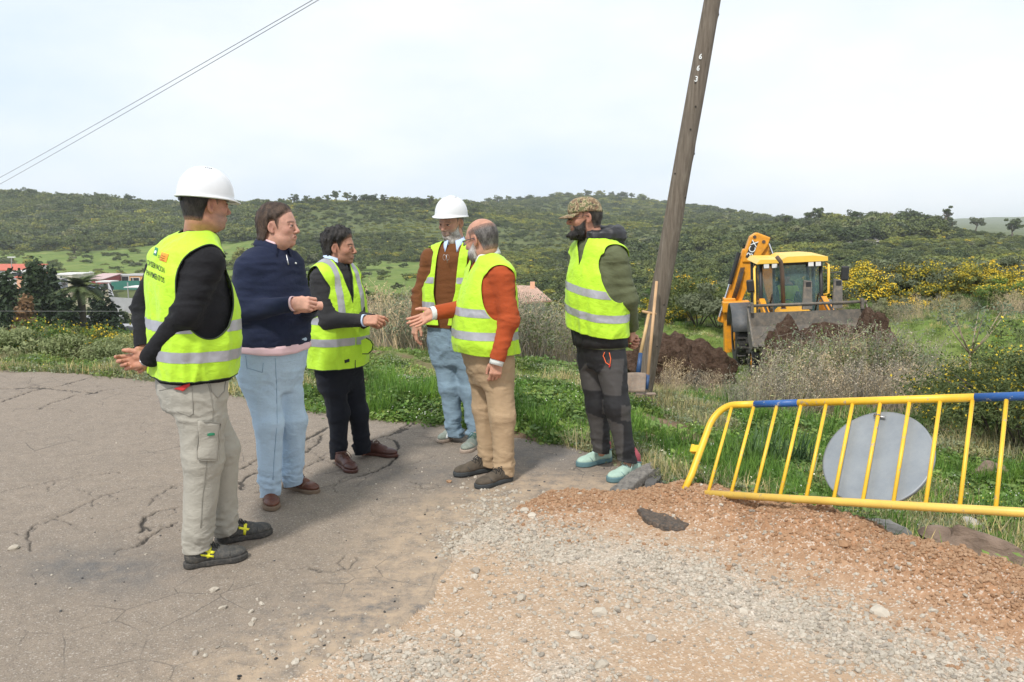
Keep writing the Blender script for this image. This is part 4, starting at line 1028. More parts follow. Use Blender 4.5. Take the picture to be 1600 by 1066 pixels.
def glasses(p, frame_m, lens_m, dark=False, rr=(.021, .015)):
    W = lambda v: np.asarray(v, float) * p.gs @ p.HM.T + p.HC
    mb = MB(); lns = []
    for sg in (-1, 1):
        ln = MB(); lns.append(ln); c = np.array((.112 if not dark else .110, sg * .032, -.002)); an = np.linspace(0, 2 * math.pi, 22)
        P = [c + np.array((-.010 * (abs(math.cos(t)) * .3 if math.cos(t) * sg < 0 else 0) - .018 * max(0, math.cos(t) * sg) ** 2, math.cos(t) * rr[0] * (1) , math.sin(t) * rr[1] * (1 - .25 * (math.sin(t) < 0) * abs(math.cos(t))))) for t in an]
        mb.tube(W(P), .0022 if not dark else .0026, 6, False)
        b = len(P) - 1; V = np.vstack([W(P[:-1]), W([c])]); ln.add(V, None, [(b, i, (i + 1) % b) for i in range(b)])
        mb.tube(W([c + (-.012, sg * rr[0] * .98, .006), (.085, sg * .072, .006), (.0, sg * .0835, .006), (-.025, sg * .083, -.010)]), .0022, 6)
    mb.tube(W([(.112, -.011, .003), (.117, 0, .006), (.112, .011, .003)]), .0022, 6)
    f = mb.build('glasses' if not dark else 'sunglasses', frame_m, p.root, True, world=True); [ln.build('lens', lens_m, f, True, world=True) for ln in lns]
    return f

def cap(p, mat, mat2):
    HC, HM = p.HC, p.HM @ ypr(0, 4); W = lambda v: (np.asarray(v) + np.array((-.006, 0, .034))) @ HM.T + HC
    def fn(a, r):
        th = a * 2 * math.pi; c, q = math.cos(th), math.sin(th); ph = r * math.pi / 2; k = math.cos(ph) ** .8
        seam_ = 1 + .006 * abs(math.sin(3 * th)) ** .3; fr = max(0, c)
        return np.array((c * .112 * k * seam_, q * .090 * k * seam_, .094 * math.sin(ph) ** (.9 - .15 * fr) * (1 + .08 * fr * (1 - r)) - .018 * (1 - r) * max(0, -c)))
    V, Q = ring_grid(fn, 48, list(np.linspace(0, 1, 16))); o = solid(part('cap', W(V), Q[:, ::-1], mat, p.root), .003)
    Vb = []
    for i in range(9):
        t = i / 8
        for k in range(17):
            th = R(-62 + 124 * k / 16); base = np.array((math.cos(th) * .112, math.sin(th) * .090, .0)); ln = .068 * math.cos(th * .95) ** .5
            Vb.append(base + np.array((ln * t, 0, -.004 - .016 * t - .55 * (math.sin(th) * .090) ** 2 * 6 * t * .5)))
    Qb = [(i * 17 + k, i * 17 + k + 1, (i + 1) * 17 + k + 1, (i + 1) * 17 + k) for i in range(8) for k in range(16)]
    solid(part('cap_brim', W(np.array(Vb)), Qb, mat2, o), .004); mb = MB(); mb.tube([W((0, 0, .093)), W((0, 0, .099))], .006, 10); mb.build('cap_button', mat, o, True, world=True)
    return o
# ------------------------------------------------------------------ the six men
def M6(*a): return a
_dg = simple('worn black leather', (.045, .045, .043), .7, .2, 20, .3, 120, dirt=(.17, .15, .12), dirt_amt=.7)
_lace = simple('black lace', (.015, .015, .015), .8)
_sole_b = simple('black rubber sole', (.035, .034, .032), .8, .2, 20, .2, 100, dirt=(.15, .13, .11), dirt_amt=.6)
_brown = simple('brown leather', (.115, .040, .022), .42, .3, 18, .2, 90)
_brown2 = simple('dark brown leather', (.075, .028, .02), .42, .3, 18, .2, 90)
_sole_t = simple('tan rubber sole', (.17, .12, .08), .8)
_lace_br = simple('brown lace', (.09, .04, .025), .8)
_suede = simple('grey green suede', (.24, .27, .23), .9, .2, 30, .2, 120)
_gum = simple('gum sole', (.38, .30, .24), .75)
_lace_g = simple('green lace', (.06, .16, .12), .8)
_hike = simple('brown hiking suede', (.085, .068, .050), .9, .3, 25, .3, 110)
_sole_d = simple('charcoal sole', (.04, .045, .048), .8)
_teal = simple('mint green running mesh', (.36, .50, .42), .8, .12, 30, .3, 160)
_foam = simple('teal foam sole', (.10, .19, .21), .7)
_lace_m = simple('pale mint lace', (.55, .75, .70), .8)

def zhair(z0, x0=.05, back=-.075, top=None):     # hair on the sides and the back only
    def f(P):
        x, y, z = P[:, 0], np.abs(P[:, 1]), P[:, 2]
        line = np.interp(x, [-.12, -.045, -.03, -.012, .012, .03, .06], [back, back - .008, -.03, .026, .03, -.012, .03])   # over the ear, sideburn
        a = z - line; b = np.interp(z, [-.05, .0, .03, .06, .12], [.022, .030, x0 - .012, x0, x0]) - x
        return np.minimum(a, b)
    return f
def buzz(P):
    base = zhair(0, .045, -.072)(P); lim = np.interp(P[:, 0], [-.12, -.06, .0, .05], [.085, .080, .072, .050]) - P[:, 2]
    return np.minimum(base, lim)
def full_hair(fr, back, side_z=.0):
    def f(P):
        x, y, z = P[:, 0], np.abs(P[:, 1]), P[:, 2]
        line = np.interp(x, [-.12, -.05, -.032, -.014, .010, .026, .05, .09], [back, back - .005, -.045, .024, .028, -.026 + side_z, .045, .06])
        b = np.interp(z, [-.06, .0, .04, .075, .10, .13], [.026, .034, fr - .035, fr - .006, fr, fr]) + .10 * np.clip(.045 - y, -.2, .045) - x
        return np.minimum(z - line, b)
    return f
def beardmask(top, jaw=-.118, chin=True, mouth=True, xs=.004):
    def f(P):
        x, y, z = P[:, 0], np.abs(P[:, 1]), P[:, 2]
        up = np.interp(x, [-.01, .02, .05, .075, .10], [.0, -.020, top, top - .004, top - .006]) - z
        d = np.minimum(up, x - xs); d = np.minimum(d, z - (jaw - .03))
        if mouth: d = np.minimum(d, (np.sqrt(((z + .067) / .0115) ** 2 + (y / .024) ** 2) - 1) * .011 + (x < .07) * 1)
        return d
    return f

# 1: white helmet, back to us
m1 = figure(dict(seed=1, Y=3.81, foot=(335, 868), h=.0085, label='man in white hard hat seen from behind, hands clasped behind his lettered yellow vest',
    torso=[(366, 303, .0, .065, .075, .095, 38), (378, 298, 0, .09, .105, .15, 36), (393, 292, 0, .125, .13, .19, 35), (430, 290, 0, .165, .15, .235, 35), (480, 294, 0, .195, .15, .25, 35), (530, 297, 0, .205, .15, .245, 35), (575, 298, 0, .185, .155, .23, 35), (605, 299, 0, .16, .155, .21, 35), (640, 300, 0, .12, .13, .17, 35)],
    sho=[(259, 408, .16), (322, 411, -.15)], elb=[(226, 482, .20), (291, 490, -.24)], wri=[(225, 545, .05), (232, 561, -.13)],
    hip=[(300, 616, .08), (312, 618, -.08)], kne=[(343, 702, .11), (318, 716, -.09)], ank=[(350, 818, .13), (306, 850, -.10)], neck=(311, 366, .02), hem=(0, 590, 0), waist=(0, 560, 0),
    leg_r=(.122, .088, .060), arm_r=(.076, .058, .043), feet=[((335, 850), (402, 836)), ((286, 887), (390, 868))], shoe=(_dg, _sole_b, _lace), shoe_k=dict(chunky=1.12, hi=.02, sole_h=.03, L=.30),
    cuff=.07, baggy=1.0, top=('jumper', cloth('black cotton', (.011, .011, .013), 'weave', .15)), legs=cloth('stone work trousers', (.365, .345, .295), 'weave', .08, .9),
    head=dict(at=(321, 320, .0), ypr=(44, 2, 0), sc=1.0, fat=.008, jaw=1.05, tone=(.50, .26, .175), stubble=((.17, .14, .12), .55), hair=dict(mask=zhair(0, .045, -.072), fade=.022, thick=.004, color=(.022, .017, .014), color2=(.05, .042, .036), soft=.02)),
    hands=[dict(f=(-.30, -.62, -.72), n=(-.75, .55, -.2), b=[(50, 60, 30), (55, 62, 32), (58, 64, 34), (60, 64, 34)], thumb=.5), dict(f=(-1, .05, -.18), n=(.15, .95, -.1), b=[(30, 55, 30), (42, 68, 40), (52, 74, 44), (60, 76, 44)], thumb=.1, spread=.05, sc=.98)],
    vest=dict(hem=(0, 584, 0), flare=.018, tilt=-.02, arm=(.13, .215, .03, -.13), ylim=.135, neck=.083, v=(0, 440, 0), vw=.07, bands=[((0, 504, 0), .050), ((0, 548, 0), .050)], piping=M_PIPE)))
hard_hat(m1, sc=1.02, up=.042, tilt=3)

# 2: navy pullover
m2 = figure(dict(seed=2, Y=4.63, foot=(445, 783), label='heavily built man in navy pullover and pale jeans without a vest, hands clasped',
    torso=[(384, 424, .0, .07, .075, .095, -35), (394, 424, 0, .09, .11, .155, -35), (408, 423, 0, .125, .14, .205, -35), (440, 421, 0, .155, .14, .222, -35), (485, 422, 0, .19, .14, .230, -35), (520, 423, 0, .195, .145, .230, -35), (550, 424, 0, .175, .155, .220, -35), (580, 425, 0, .15, .15, .20, -35), (610, 425, 0, .11, .12, .16, -35)],
    sho=[(452, 421, .14), (392, 422, -.14)], elb=[(474, 486, .04), (383, 486, -.20)], wri=[(487, 478, -.14), (456, 475, -.28)],
    hip=[(440, 578, .07), (403, 578, -.07)], kne=[(457, 658, .09), (421, 662, -.08)], ank=[(457, 742, .16), (421, 762, -.04)], neck=(426, 384, .0), hem=(0, 536, 0), waist=(0, 526, 0),
    leg_r=(.110, .078, .055), arm_r=(.076, .060, .042), feet=[((444, 760), (489, 770)), ((419, 776), (428, 801))], shoe=(_brown, _sole_t, _lace_br), shoe_k=dict(L=.30, sole_h=.028),
    cuff=.045, baggy=.8, top=('pullover', cloth('navy wool', (.014, .020, .048), 'knit', .12)), legs=cloth('pale blue denim', (.38, .50, .62), 'denim', .08), cuffs=(1,), shirt=cloth('pink shirt cotton', (.70, .50, .53), 'weave', .04), collar=dict(k=dict(rb=.072, rt=.066, gap=30)),
    head=dict(at=(436, 353, .0), ypr=(-9, 0, 0), sc=1.01, fat=.014, jaw=1.05, nose=.95, tone=(.58, .33, .25), open=1.0, brow=(.07, .04, .025), brow_a=.7, look=-.001,
              hair=dict(mask=full_hair(.074, -.095), thick=lambda P: .014 + .008 * np.clip(-P[:, 0] / .05, 0, 1), color=(.038, .022, .014), color2=(.11, .068, .045), soft=.03, rough=.15, strand=.0022)),
    hands=[dict(f=(-.75, -.62, .05), n=(.65, -.55, .35), b=FIST, thumb=.8), dict(f=(1, -.05, .02), n=(-.05, -1, .35), b=[(48, 55, 30), (50, 60, 32), (55, 62, 35), (58, 62, 35)], thumb=.7)]))

# 3: dark hair, charcoal pullover
m3 = figure(dict(seed=3, Y=5.46, foot=(545, 725), label='dark-haired man in charcoal pullover and black trousers under a yellow vest, hands before him',
    torso=[(409, 521, .0, .06, .065, .085, -35), (418, 522, 0, .085, .10, .145, -35), (430, 523, 0, .11, .115, .18, -35), (460, 524, 0, .135, .12, .195, -35), (505, 527, 0, .145, .12, .195, -35), (545, 528, 0, .145, .13, .19, -35), (575, 529, 0, .13, .13, .18, -35), (610, 530, 0, .10, .11, .15, -35)],
    sho=[(545, 432, .12), (507, 434, -.12)], elb=[(560, 500, .0), (513, 501, -.18)], wri=[(582, 500, -.14), (568, 501, -.28)],
    hip=[(545, 585, .07), (517, 585, -.07)], kne=[(560, 645, .08), (529, 648, -.04)], ank=[(567, 698, .12), (529, 712, -.02)], neck=(522, 408, .0), hem=(0, 562, 0), waist=(0, 545, 0),
    leg_r=(.092, .067, .052), arm_r=(.070, .056, .041), feet=[((566, 709), (612, 713)), ((529, 724), (556, 740))], shoe=(_brown2, _brown2, _lace_br), shoe_k=dict(L=.285),
    cuff=.03, baggy=.7, top=('pullover', cloth('charcoal wool', (.030, .030, .032), 'knit', .15)), legs=cloth('black trousers cloth', (.010, .012, .018), 'weave', .2), cuffs=(1,), shirt=cloth('pale blue shirt cotton', (.48, .60, .80), 'weave', .04), collar=dict(k=dict(rb=.066, rt=.060, gap=26)),
    head=dict(at=(531, 386, .0), ypr=(-8, 2, 0), sc=.98, tone=(.47, .25, .17), brow=(.012, .01, .009), nose=.92, jaw=.98, stubble=((.18, .13, .10), .3),
              hair=dict(mask=full_hair(.085, -.075), thick=lambda P: .016 + .014 * np.clip(P[:, 2] / .08, 0, 1), color=(.012, .010, .009), color2=(.045, .038, .034), soft=.03, rough=.4, strand=.003)),
    hands=[dict(f=(.6, -.75, .1), n=(.6, .35, .6), b=CURL, thumb=.5), dict(f=(1, -.15, .05), n=(-.1, -.75, .65), b=[(28, 35, 20), (40, 50, 28), (52, 58, 30), (58, 60, 30)], thumb=.45)],
    vest=dict(hem=(0, 571, 0), flare=.030, arm=(.11, .17, .01, -.09), ylim=.12, neck=.078, v=(0, 470, 0), vw=.06, slit=.0015, bands=[((0, 497, 0), .052), ((0, 530, 0), .052)], straps=.098, piping=M_PIPE)))

# 4: white helmet, brown pullover, smiling
m4 = figure(dict(seed=4, Y=5.98, foot=(725, 692), label='grey-bearded man in white hard hat, brown jumper under an open yellow vest, looking down',
    torso=[(380, 712, .0, .06, .07, .09, -105), (390, 711, 0, .09, .10, .15, -105), (402, 710, 0, .115, .115, .185, -105), (435, 708, 0, .125, .12, .20, -105), (478, 706, 0, .135, .12, .195, -105), (508, 706, 0, .135, .125, .188, -105), (540, 706, 0, .125, .125, .18, -105), (570, 706, 0, .10, .11, .15, -105)],
    sho=[(747, 402, -.05), (673, 404, .06)], elb=[(770, 462, .05), (656, 462, .05)], wri=[(765, 515, .0), (650, 503, -.06)],
    hip=[(724, 535, -.02), (690, 535, .04)], kne=[(736, 612, -.03), (703, 606, .0)], ank=[(745, 685, -.04), (711, 670, .02)], neck=(712, 380, .0), hem=(0, 510, 0), waist=(0, 498, 0),
    leg_r=(.098, .074, .057), arm_r=(.068, .055, .041), feet=[((752, 694), (724, 709)), ((719, 680), (678, 697))], shoe=(_suede, _gum, _lace_g), shoe_k=dict(L=.30),
    cuff=.035, top=('jumper', cloth('russet brown wool', (.155, .058, .020), 'knit', .12)), legs=cloth('faded grey blue denim', (.19, .27, .34), 'denim', .12), shirt=cloth('light blue shirt cotton', (.50, .62, .85), 'weave', .04), collar=dict(off=(-.004, -.006, .0), k=dict(rb=.068, rt=.064, gap=24, wing=.02)),
    head=dict(at=(705, 347, .0), ypr=(-121, 14, -3), sc=1.02, tone=(.52, .29, .20), brow=(.14, .12, .10), brow_a=.6, stubble=((.42, .38, .34), .6),
              hair=dict(mask=zhair(0, .04, -.075), thick=.004, color=(.16, .14, .12), color2=(.34, .31, .28)), beard=dict(mask=beardmask(-.048), thick=.007, color=(.34, .31, .27), color2=(.62, .58, .54), soft=.026, strand=.0012)),
    hands=[dict(f=(0, 0, -1), n=(1, 0, 0), b=RELAX), dict(f=(-.12, -.15, -1), n=(-.80, -.50, .1), b=[(12, 25, 15), (20, 32, 18), (28, 38, 20), (34, 42, 22)], thumb=.1)],
    vest=dict(hem=(0, 505, 0), flare=.025, arm=(.12, .17, .01, -.08), ylim=.135, neck=.08, open=(.035, .085, .085), vy=-.01, bands=[((0, 437, 0), .045), ((0, 475, 0), .045)])))
hard_hat(m4, sc=1.03, up=.056, tilt=-11)

# 5: bald man with glasses, orange jumper
m5 = figure(dict(seed=5, Y=5.16, foot=(770, 742), h=.009, label='bald man in glasses and orange jumper under yellow vest, one hand held out',
    torso=[(401, 761, .0, .065, .07, .09, 200), (411, 763, 0, .09, .10, .15, 200), (424, 765, 0, .125, .125, .185, 200), (455, 765, 0, .16, .14, .20, 200), (500, 762, 0, .185, .145, .205, 200), (535, 762, 0, .19, .15, .205, 200), (565, 765, 0, .165, .16, .19, 200), (600, 767, 0, .12, .13, .16, 200)],
    sho=[(784, 431, -.16), (748, 429, .16)], elb=[(795, 500, -.20), (738, 480, .08)], wri=[(777, 562, -.24), (680, 489, -.04)],
    hip=[(776, 572, -.08), (756, 572, .08)], kne=[(785, 650, -.12), (758, 640, .08)], ank=[(788, 733, -.13), (765, 718, .06)], neck=(762, 400, .0), hem=(0, 543, 0), waist=(0, 530, 0),
    leg_r=(.104, .078, .060), arm_r=(.074, .058, .045), feet=[((800, 750), (755, 762)), ((772, 736), (724, 744))], shoe=(_hike, _sole_d, _lace), shoe_k=dict(L=.30, chunky=1.08, sole_h=.03),
    cuff=.04, baggy=.8, top=('jumper', cloth('rust orange wool', (.37, .068, .020), 'knit', .1)), legs=cloth('tan chino cotton', (.40, .285, .175), 'weave', .08), cuffs=(0, 1), cuff_len=.035, shirt=cloth('white checked shirt cotton', (.68, .70, .68), 'weave', .05), collar=dict(k=dict(rb=.068, rt=.064, gap=18, h=.05)),
    head=dict(at=(752, 374, .0), ypr=(147, 12, 0), sc=1.07, tone=(.55, .30, .21), fat=.004, brow_a=.3, stubble=((.42, .38, .35), .5),
              hair=dict(mask=buzz, fade=.034, thick=.003, color=(.085, .075, .07), color2=(.19, .175, .165), soft=.02), beard=dict(mask=beardmask(-.046, mouth=True), thick=.009, color=(.30, .27, .25), color2=(.58, .55, .52), soft=.028, strand=.0014)),
    hands=[dict(f=(-.12, -.05, -1), n=(.15, -1, 0), b=[(30, 35, 20), (35, 40, 24), (38, 42, 26), (40, 45, 26)], thumb=.3), dict(f=(-.86, -.15, -.42), n=(.15, .9, -.42), b=OPEN, thumb=-.2, spread=.09)],
    vest=dict(hem=(0, 549, 0), flare=.032, tilt=.03, arm=(.115, .175, .0, -.10), ylim=.125, neck=.083, v=(0, 437, 0), vw=.055, bands=[((0, 486, 0), .052), ((0, 520, 0), .052)])))
m5.gs = 1.07; glasses(m5, simple('dark blue glasses frame', (.01, .03, .05), .3), simple('clear lens', (.6, .62, .62), .05))

# 6: cap, sunglasses, black beard
def legs6(V, p):
    c = np.tile((.012, .012, .014, 1.), (len(V), 1)); k = (p.kn[0][2] + p.kn[1][2]) / 2; z = V[:, 2]; x = V[:, 0] - np.where(np.linalg.norm(V - p.kn[0], axis=1) < np.linalg.norm(V - p.kn[1], axis=1), p.kn[0][0], p.kn[1][0])
    g = ((z > k + .10) & (z < k + .34) & (x < .025 + (z - k - .2) * .1) & (x > -.09 + (z - k - .3) * .5)) | ((z < k - .08 - .3 * x) & (x < .035)) | ((np.abs(z - k + .3 * x) < .05) & (x > .02))
    c[g, :3] = (.060, .056, .054); return c
def m_tint_cloth(name):
    m, t, b = NEW(name); o = OBJ(t); t.links.new(ATT(t, 'tint').outputs['Color'], b.inputs['Base Color']); b.inputs['Roughness'].default_value = .7
    t.links.new(BUMP(t, NOISE(t, o, 60, 4, .6), .3, .004), b.inputs['Normal']); return m
m6 = figure(dict(seed=6, Y=5.22, foot=(945, 738), label='black-bearded man in camouflage cap and sunglasses, nearest the leaning pole',
    torso=[(372, 926, .0, .06, .07, .09, 214), (382, 928, 0, .09, .10, .15, 214), (394, 933, 0, .12, .12, .18, 214), (428, 935, 0, .145, .13, .20, 214), (470, 934, 0, .15, .13, .20, 214), (505, 935, 0, .15, .135, .19, 214), (540, 938, 0, .14, .14, .18, 214), (575, 940, 0, .11, .12, .15, 214)],
    sho=[(962, 402, -.14), (907, 401, .15)], elb=[(980, 465, -.13), (905, 466, .24)], wri=[(987, 511, .04), (975, 521, .14)],
    hip=[(955, 563, -.08), (925, 563, .08)], kne=[(964, 635, -.12), (934, 634, .06)], ank=[(983, 718, -.12), (940, 698, .10)], neck=(928, 371, .0), hem=(0, 541, 0), waist=(0, 520, 0),
    leg_r=(.100, .076, .054), arm_r=(.072, .060, .046), feet=[((1000, 741), (950, 755)), ((955, 720), (899, 731))], shoe=(_teal, _foam, _lace_m), shoe_k=dict(L=.30, chunky=1.08, sole_h=.036),
    cuff=.105, baggy=.7, top=('softshell_jacket', cloth('olive softshell', (.105, .118, .062), 'weave', .1, .8)), legs=m_tint_cloth('panelled hiking trousers'), leg_col=legs6,
    head=dict(at=(914, 339, .0), ypr=(184, 4, 0), sc=1.0, tone=(.47, .25, .17), brow=(.02, .015, .012), hair=dict(mask=zhair(0, .04, -.07), fade=.02, thick=.004, color=(.03, .025, .02), color2=(.09, .075, .06)),
              beard=dict(mask=beardmask(-.044, jaw=-.135), thick=lambda P: .005 + .010 * np.clip((-.05 - P[:, 2]) / .03, 0, 1) + .018 * np.clip((-.085 - P[:, 2]) / .03, 0, 1) * np.clip(P[:, 0] / .04, 0, 1), color=(.012, .010, .009), color2=(.04, .034, .03), soft=.03, strand=.003, rough=.3)),
    hands=[dict(f=(.10, .25, -1), n=(.75, -.55, .2), b=CURL, thumb=.5), dict(f=(.9, .1, -.5), n=(-.2, .6, .6), b=CURL, thumb=.3)],
    vest=dict(hem=(0, 515, 0), flare=.028, tilty=-.16, tilt=-.02, arm=(.115, .185, .01, -.10), ylim=.12, neck=.09, v=(0, 432, 0), vw=.05, bands=[((0, 450, 0), .05), ((0, 486, 0), .05)])))
m6.gs = 1.0; glasses(m6, M_DARK, M_GLASS, True, (.022, .014))
# ---- things sewn or worn on particular men
_blk = simple('black print', (.012, .02, .012), .7); _org = simple('orange print', (.85, .32, .03), .6, .05); _grn = simple('green print', (.02, .20, .10), .6, .05); _wht = simple('white print', (.78, .80, .78), .6, .02)
_red = simple('red flap', (.55, .03, .03), .7); _seam = simple('stone seam', (.26, .245, .21), .9); _tr1 = m1.trousers.data.materials[0]
sk = Skin(m1.vest)
print_text(sk, 'CONSERVACION', (229.0, 413), (29, 14.5), (-.3, -8.8), _blk, m1.vest)
print_text(sk, 'PAVIMENTOS', (229.8, 430), (28, 13), (-.3, -8.8), _blk, m1.vest)
patch(sk, [(253.5, 394), (264.5, 397.5), (260.5, 411), (250, 407)], 'printed_emblem', _org, m1.vest, lift=.0035, th=.0008)
for k in range(3): print_text(sk, ('la Junta', 'Empleo', 'y Obras')[k], (252.6 - k * .8, 400 + k * 3.2), (7.5, 2.4), (-.1, -2.1), _blk, m1.vest, lift=.0048)
patch(sk, [(243.5, 387), (248, 389), (245.5, 400.5), (240.5, 398.5)], 'printed_emblem', _grn, m1.vest, lift=.0035, th=.0008)
patch(sk, [(243.5, 392), (246, 393), (245, 397), (242.3, 396)], 'printed_emblem', _wht, m1.vest, lift=.005, th=.0008, n=4, m=4)
for k in range(2): print_text(sk, ('Consejeria', 'de Fomento')[k], (247.5, 400 + k * 3), (3.4, 1.3), (-.1, -2.4), _blk, m1.vest)
sk = Skin(m1.trousers)
seam(sk, [(243, 612), (268, 606), (300, 604), (302, 646), (296, 650), (270, 640)], 'back_pocket_seam', _seam, m1.trousers)
patch(sk, [(240, 592), (297, 595), (297, 606), (244, 609)], 'pocket_flap', _tr1, m1.trousers, lift=.007)
patch(sk, [(274, 607), (297, 598), (297, 603), (287, 611)], 'red_tag', _red, m1.trousers, lift=.012)
patch(sk, [(310, 657), (342, 661), (338, 720), (309, 718)], 'cargo_pocket', _tr1, m1.trousers, 10, 12, lift=.010, th=.006)
patch(sk, [(323, 676.5), (333, 675.5), (333, 679), (323, 680)], 'green_tag', _grn, m1.trousers, lift=.017, th=.001)
seam(sk, [(310, 657), (342, 661), (338, 720), (309, 718), (310, 657)], 'pocket_seam', _seam, m1.trousers, lift=.014)
seam(sk, [(322, 588), (328, 610), (333, 640), (331, 680), (322, 730), (316, 780), (313, 840)], 'side_seam', _seam, m1.trousers)
seam(sk, [(326, 588), (331, 612), (340, 622), (350, 612), (353, 590)], 'front_pocket_seam', _seam, m1.trousers, r=.003)
mb = MB(); ax = m1.wr[1] - m1.el[1]; ax /= np.linalg.norm(ax); c_ = m1.wr[1] + ax * .018; fr = frame(ax, (0, 0, 1))
mb.tube([c_ + fr[:, 1] * math.cos(t) * .033 + fr[:, 2] * math.sin(t) * .028 for t in np.linspace(0, 2 * math.pi, 24)], .0035, 6, False); mb.build('bracelet', M_METAL, m1.root, True, world=True)
# yellow marks on the boots
_yel = simple('yellow boot trim', (.75, .72, .03), .6)
for so, px in ((1, [[(315, 857), (336, 862), (333, 866), (318, 862)], [(312, 866), (334, 868), (334, 871), (314, 869)], [(326, 852), (331, 853), (327, 872), (323, 872)]]), (0, [[(372, 823), (390, 826), (388, 829), (373, 827)], [(381, 818), (386, 819), (384, 836), (380, 835)]])):
    bt = [o for o in m1.root.children if o.name.startswith('shoe')]; sk = Skin(bt[so])
    for q in px: patch(sk, q, 'yellow_trim', _yel, bt[so], 5, 3, lift=.002, th=.002)
# second man: zip collar, zip, shirt tail
nv = m2.sweater.data.materials[0]; blk = simple('black collar lining', (.01, .01, .012), .8)
collar(m2.root, m2.neck + np.array((-.004, .0, -.012)), -35, nv, rb=.088, rt=.074, h=.050, gap=24, tilt=16, wing=.012, name='zip_collar')
sk = Skin(m2.sweater)
seam(sk, [(447, 398), (449, 406), (451, 417)], 'zip', M_METAL, m2.sweater, r=.004); patch(sk, [(461, 410), (463, 411), (462.5, 413), (460.5, 412)], 'emblem', _wht, m2.sweater, 2, 2)
T = m2.T
def tail(z0, z1, off, name, mat, par, T, n=60, wave=.0, a0=0, a1=360):
    def fn(a, r):
        an = a0 + (a1 - a0) * a; z = z0 + (z1 - z0) * r; z = z - wave * (1 - r) * math.cos(R(an * 2 + 30)); return T.lat(z, an, (off if off > 0 else .013 - .009 * r) + .004 * math.sin(an * .21))
    V, Q = ring_grid(fn, n, [0, .33, .66, 1.0], a1 - a0 >= 360); return solid(part(name, V, Q, mat, par), .003)
tail(at(0, 546, 4.63)[2], at(0, 535, 4.63)[2], -.007, 'shirt_tail', simple('pink shirt cotton', (.72, .50, .54), .8, .04), m2.root, T, wave=.012)
skj = Skin(m2.trousers); _js = simple('blue denim seam', (.24, .34, .46), .9)
seam(skj, [(384, 556), (386, 575), (410, 582), (412, 562)], 'pocket_seam', _js, m2.trousers); seam(skj, [(430, 560), (432, 600), (433, 660), (428, 720), (426, 760)], 'side_seam', _js, m2.trousers)
# third man: flap of the vest, label
sk = Skin(m3.vest)
patch(sk, [(538, 563), (545.5, 560.5), (546, 565), (538.5, 567.5)], 'vest_label', _blk, m3.vest, 4, 3)
collar(m3.root, m3.neck + np.array((.0, .0, -.012)), -35, m3.sweater.data.materials[0], rb=.080, rt=.072, h=.030, gap=26, tilt=14, wing=.012, name='pullover_collar')
# fourth man: folded glasses in the collar
mb = MB(); g = at(697, 398, 5.98 - .16)
for dx in (-.012, .012):
    an = np.linspace(0, 2 * math.pi, 16); mb.tube([g + np.array((dx + .0 + math.cos(t) * .011, -.004, -.02 + math.sin(t) * .020)) for t in an], .0013, 5, False)
mb.tube([g + (-.0, -.004, .0), g + (.01, -.008, -.06)], .002, 5); mb.build('hanging_glasses', M_METAL, m4.root, True, world=True)
skj = Skin(m4.trousers); seam(skj, [(700, 515), (701, 530), (703, 548)], 'fly_seam', _js, m4.trousers)
# sixth man: cap, hood, jacket hem, cord
def m_camo():
    m, t, b = NEW('camouflage cloth'); o = OBJ(t); n = NOISE(t, o, 34, 2, .5, .8); n2 = NOISE(t, o, 52, 2, .5, 1.2)
    c = RAMP(t, n, (.44, (.19, .125, .07)), (.46, (.36, .29, .17)), (.55, (.13, .14, .06))); c.node.color_ramp.interpolation = 'CONSTANT'
    d = RAMP(t, n2, (.0, 0.0), (.60, 1.0)); d.node.color_ramp.interpolation = 'CONSTANT'; c = MIX(t, d, c, (.07, .05, .035)); t.links.new(c, b.inputs['Base Color']); b.inputs['Roughness'].default_value = .9; return m
_camo = m_camo(); cap(m6, _camo, _camo)
def quilt():
    def f(P):
        q = (P - (m6.neck + np.array((.034, .040, .012)))) @ ypr(214, 0)
        r = np.sqrt((q[:, 0] / .122) ** 2 + (q[:, 1] / .132) ** 2 + 1e-6)
        d = np.sqrt(((r - 1) * .12) ** 2 + (q[:, 2] * .75) ** 2) - .038 - .014 * np.clip(-q[:, 0] / .1, -1, 1)
        return (d - .004 * np.sin(q[:, 2] * 95) ** 2).astype(f32)
    c = m6.neck; V, Q = surf(f, c - .24, c + .26, .009); n = vnorm(V, Q); V = V + n * (.005 * fold(V, 22, 77))[:, None]
    q = (V - c) @ ypr(214, 0); V, Q = clip(V, Q, .155 - np.abs(q[:, 0] + .0) - (q[:, 0] > .06) * 0 + np.where((q[:, 0] > .0) & (np.abs(q[:, 1]) < .035), -1, 0)); part('padded_hood', V, Q, simple('black padded nylon', (.018, .018, .021), .5, .2), m6.root)
quilt()
tail(at(0, 540, 5.22)[2], at(0, 512, 5.22)[2], .010, 'jacket_hem', simple('black jacket cloth', (.014, .014, .015), .8), m6.root, m6.T, wave=.006)
sk = Skin(m6.trousers); _oc = simple('orange cord', (.85, .16, .05), .6)
seam(sk, [(945, 550), (943, 556), (947, 566), (953, 571), (954, 560), (951, 548)], 'zip_cord', _oc, m6.trousers, .003, .008); seam(sk, [(953, 570), (952, 575)], 'zip_pull', _red, m6.trousers, .005, .01)

for i in (0, 1):
    mb = MB(); a_ = m6.an[i]; c_ = onz(*[(1000, 741), (955, 720)][i]); f_ = onz(*[(950, 755), (899, 731)][i]); d_ = (f_ - c_) / np.linalg.norm(f_ - c_); b_ = c_ + d_ * .05; mb.tube([(b_[0], b_[1], .07), (b_[0], b_[1], .13), (a_[0], a_[1], .20)], [.038, .036, .036], 14); mb.build('sock', simple('dusty red sock', (.36, .08, .10), .9), m6.root, True, world=True)

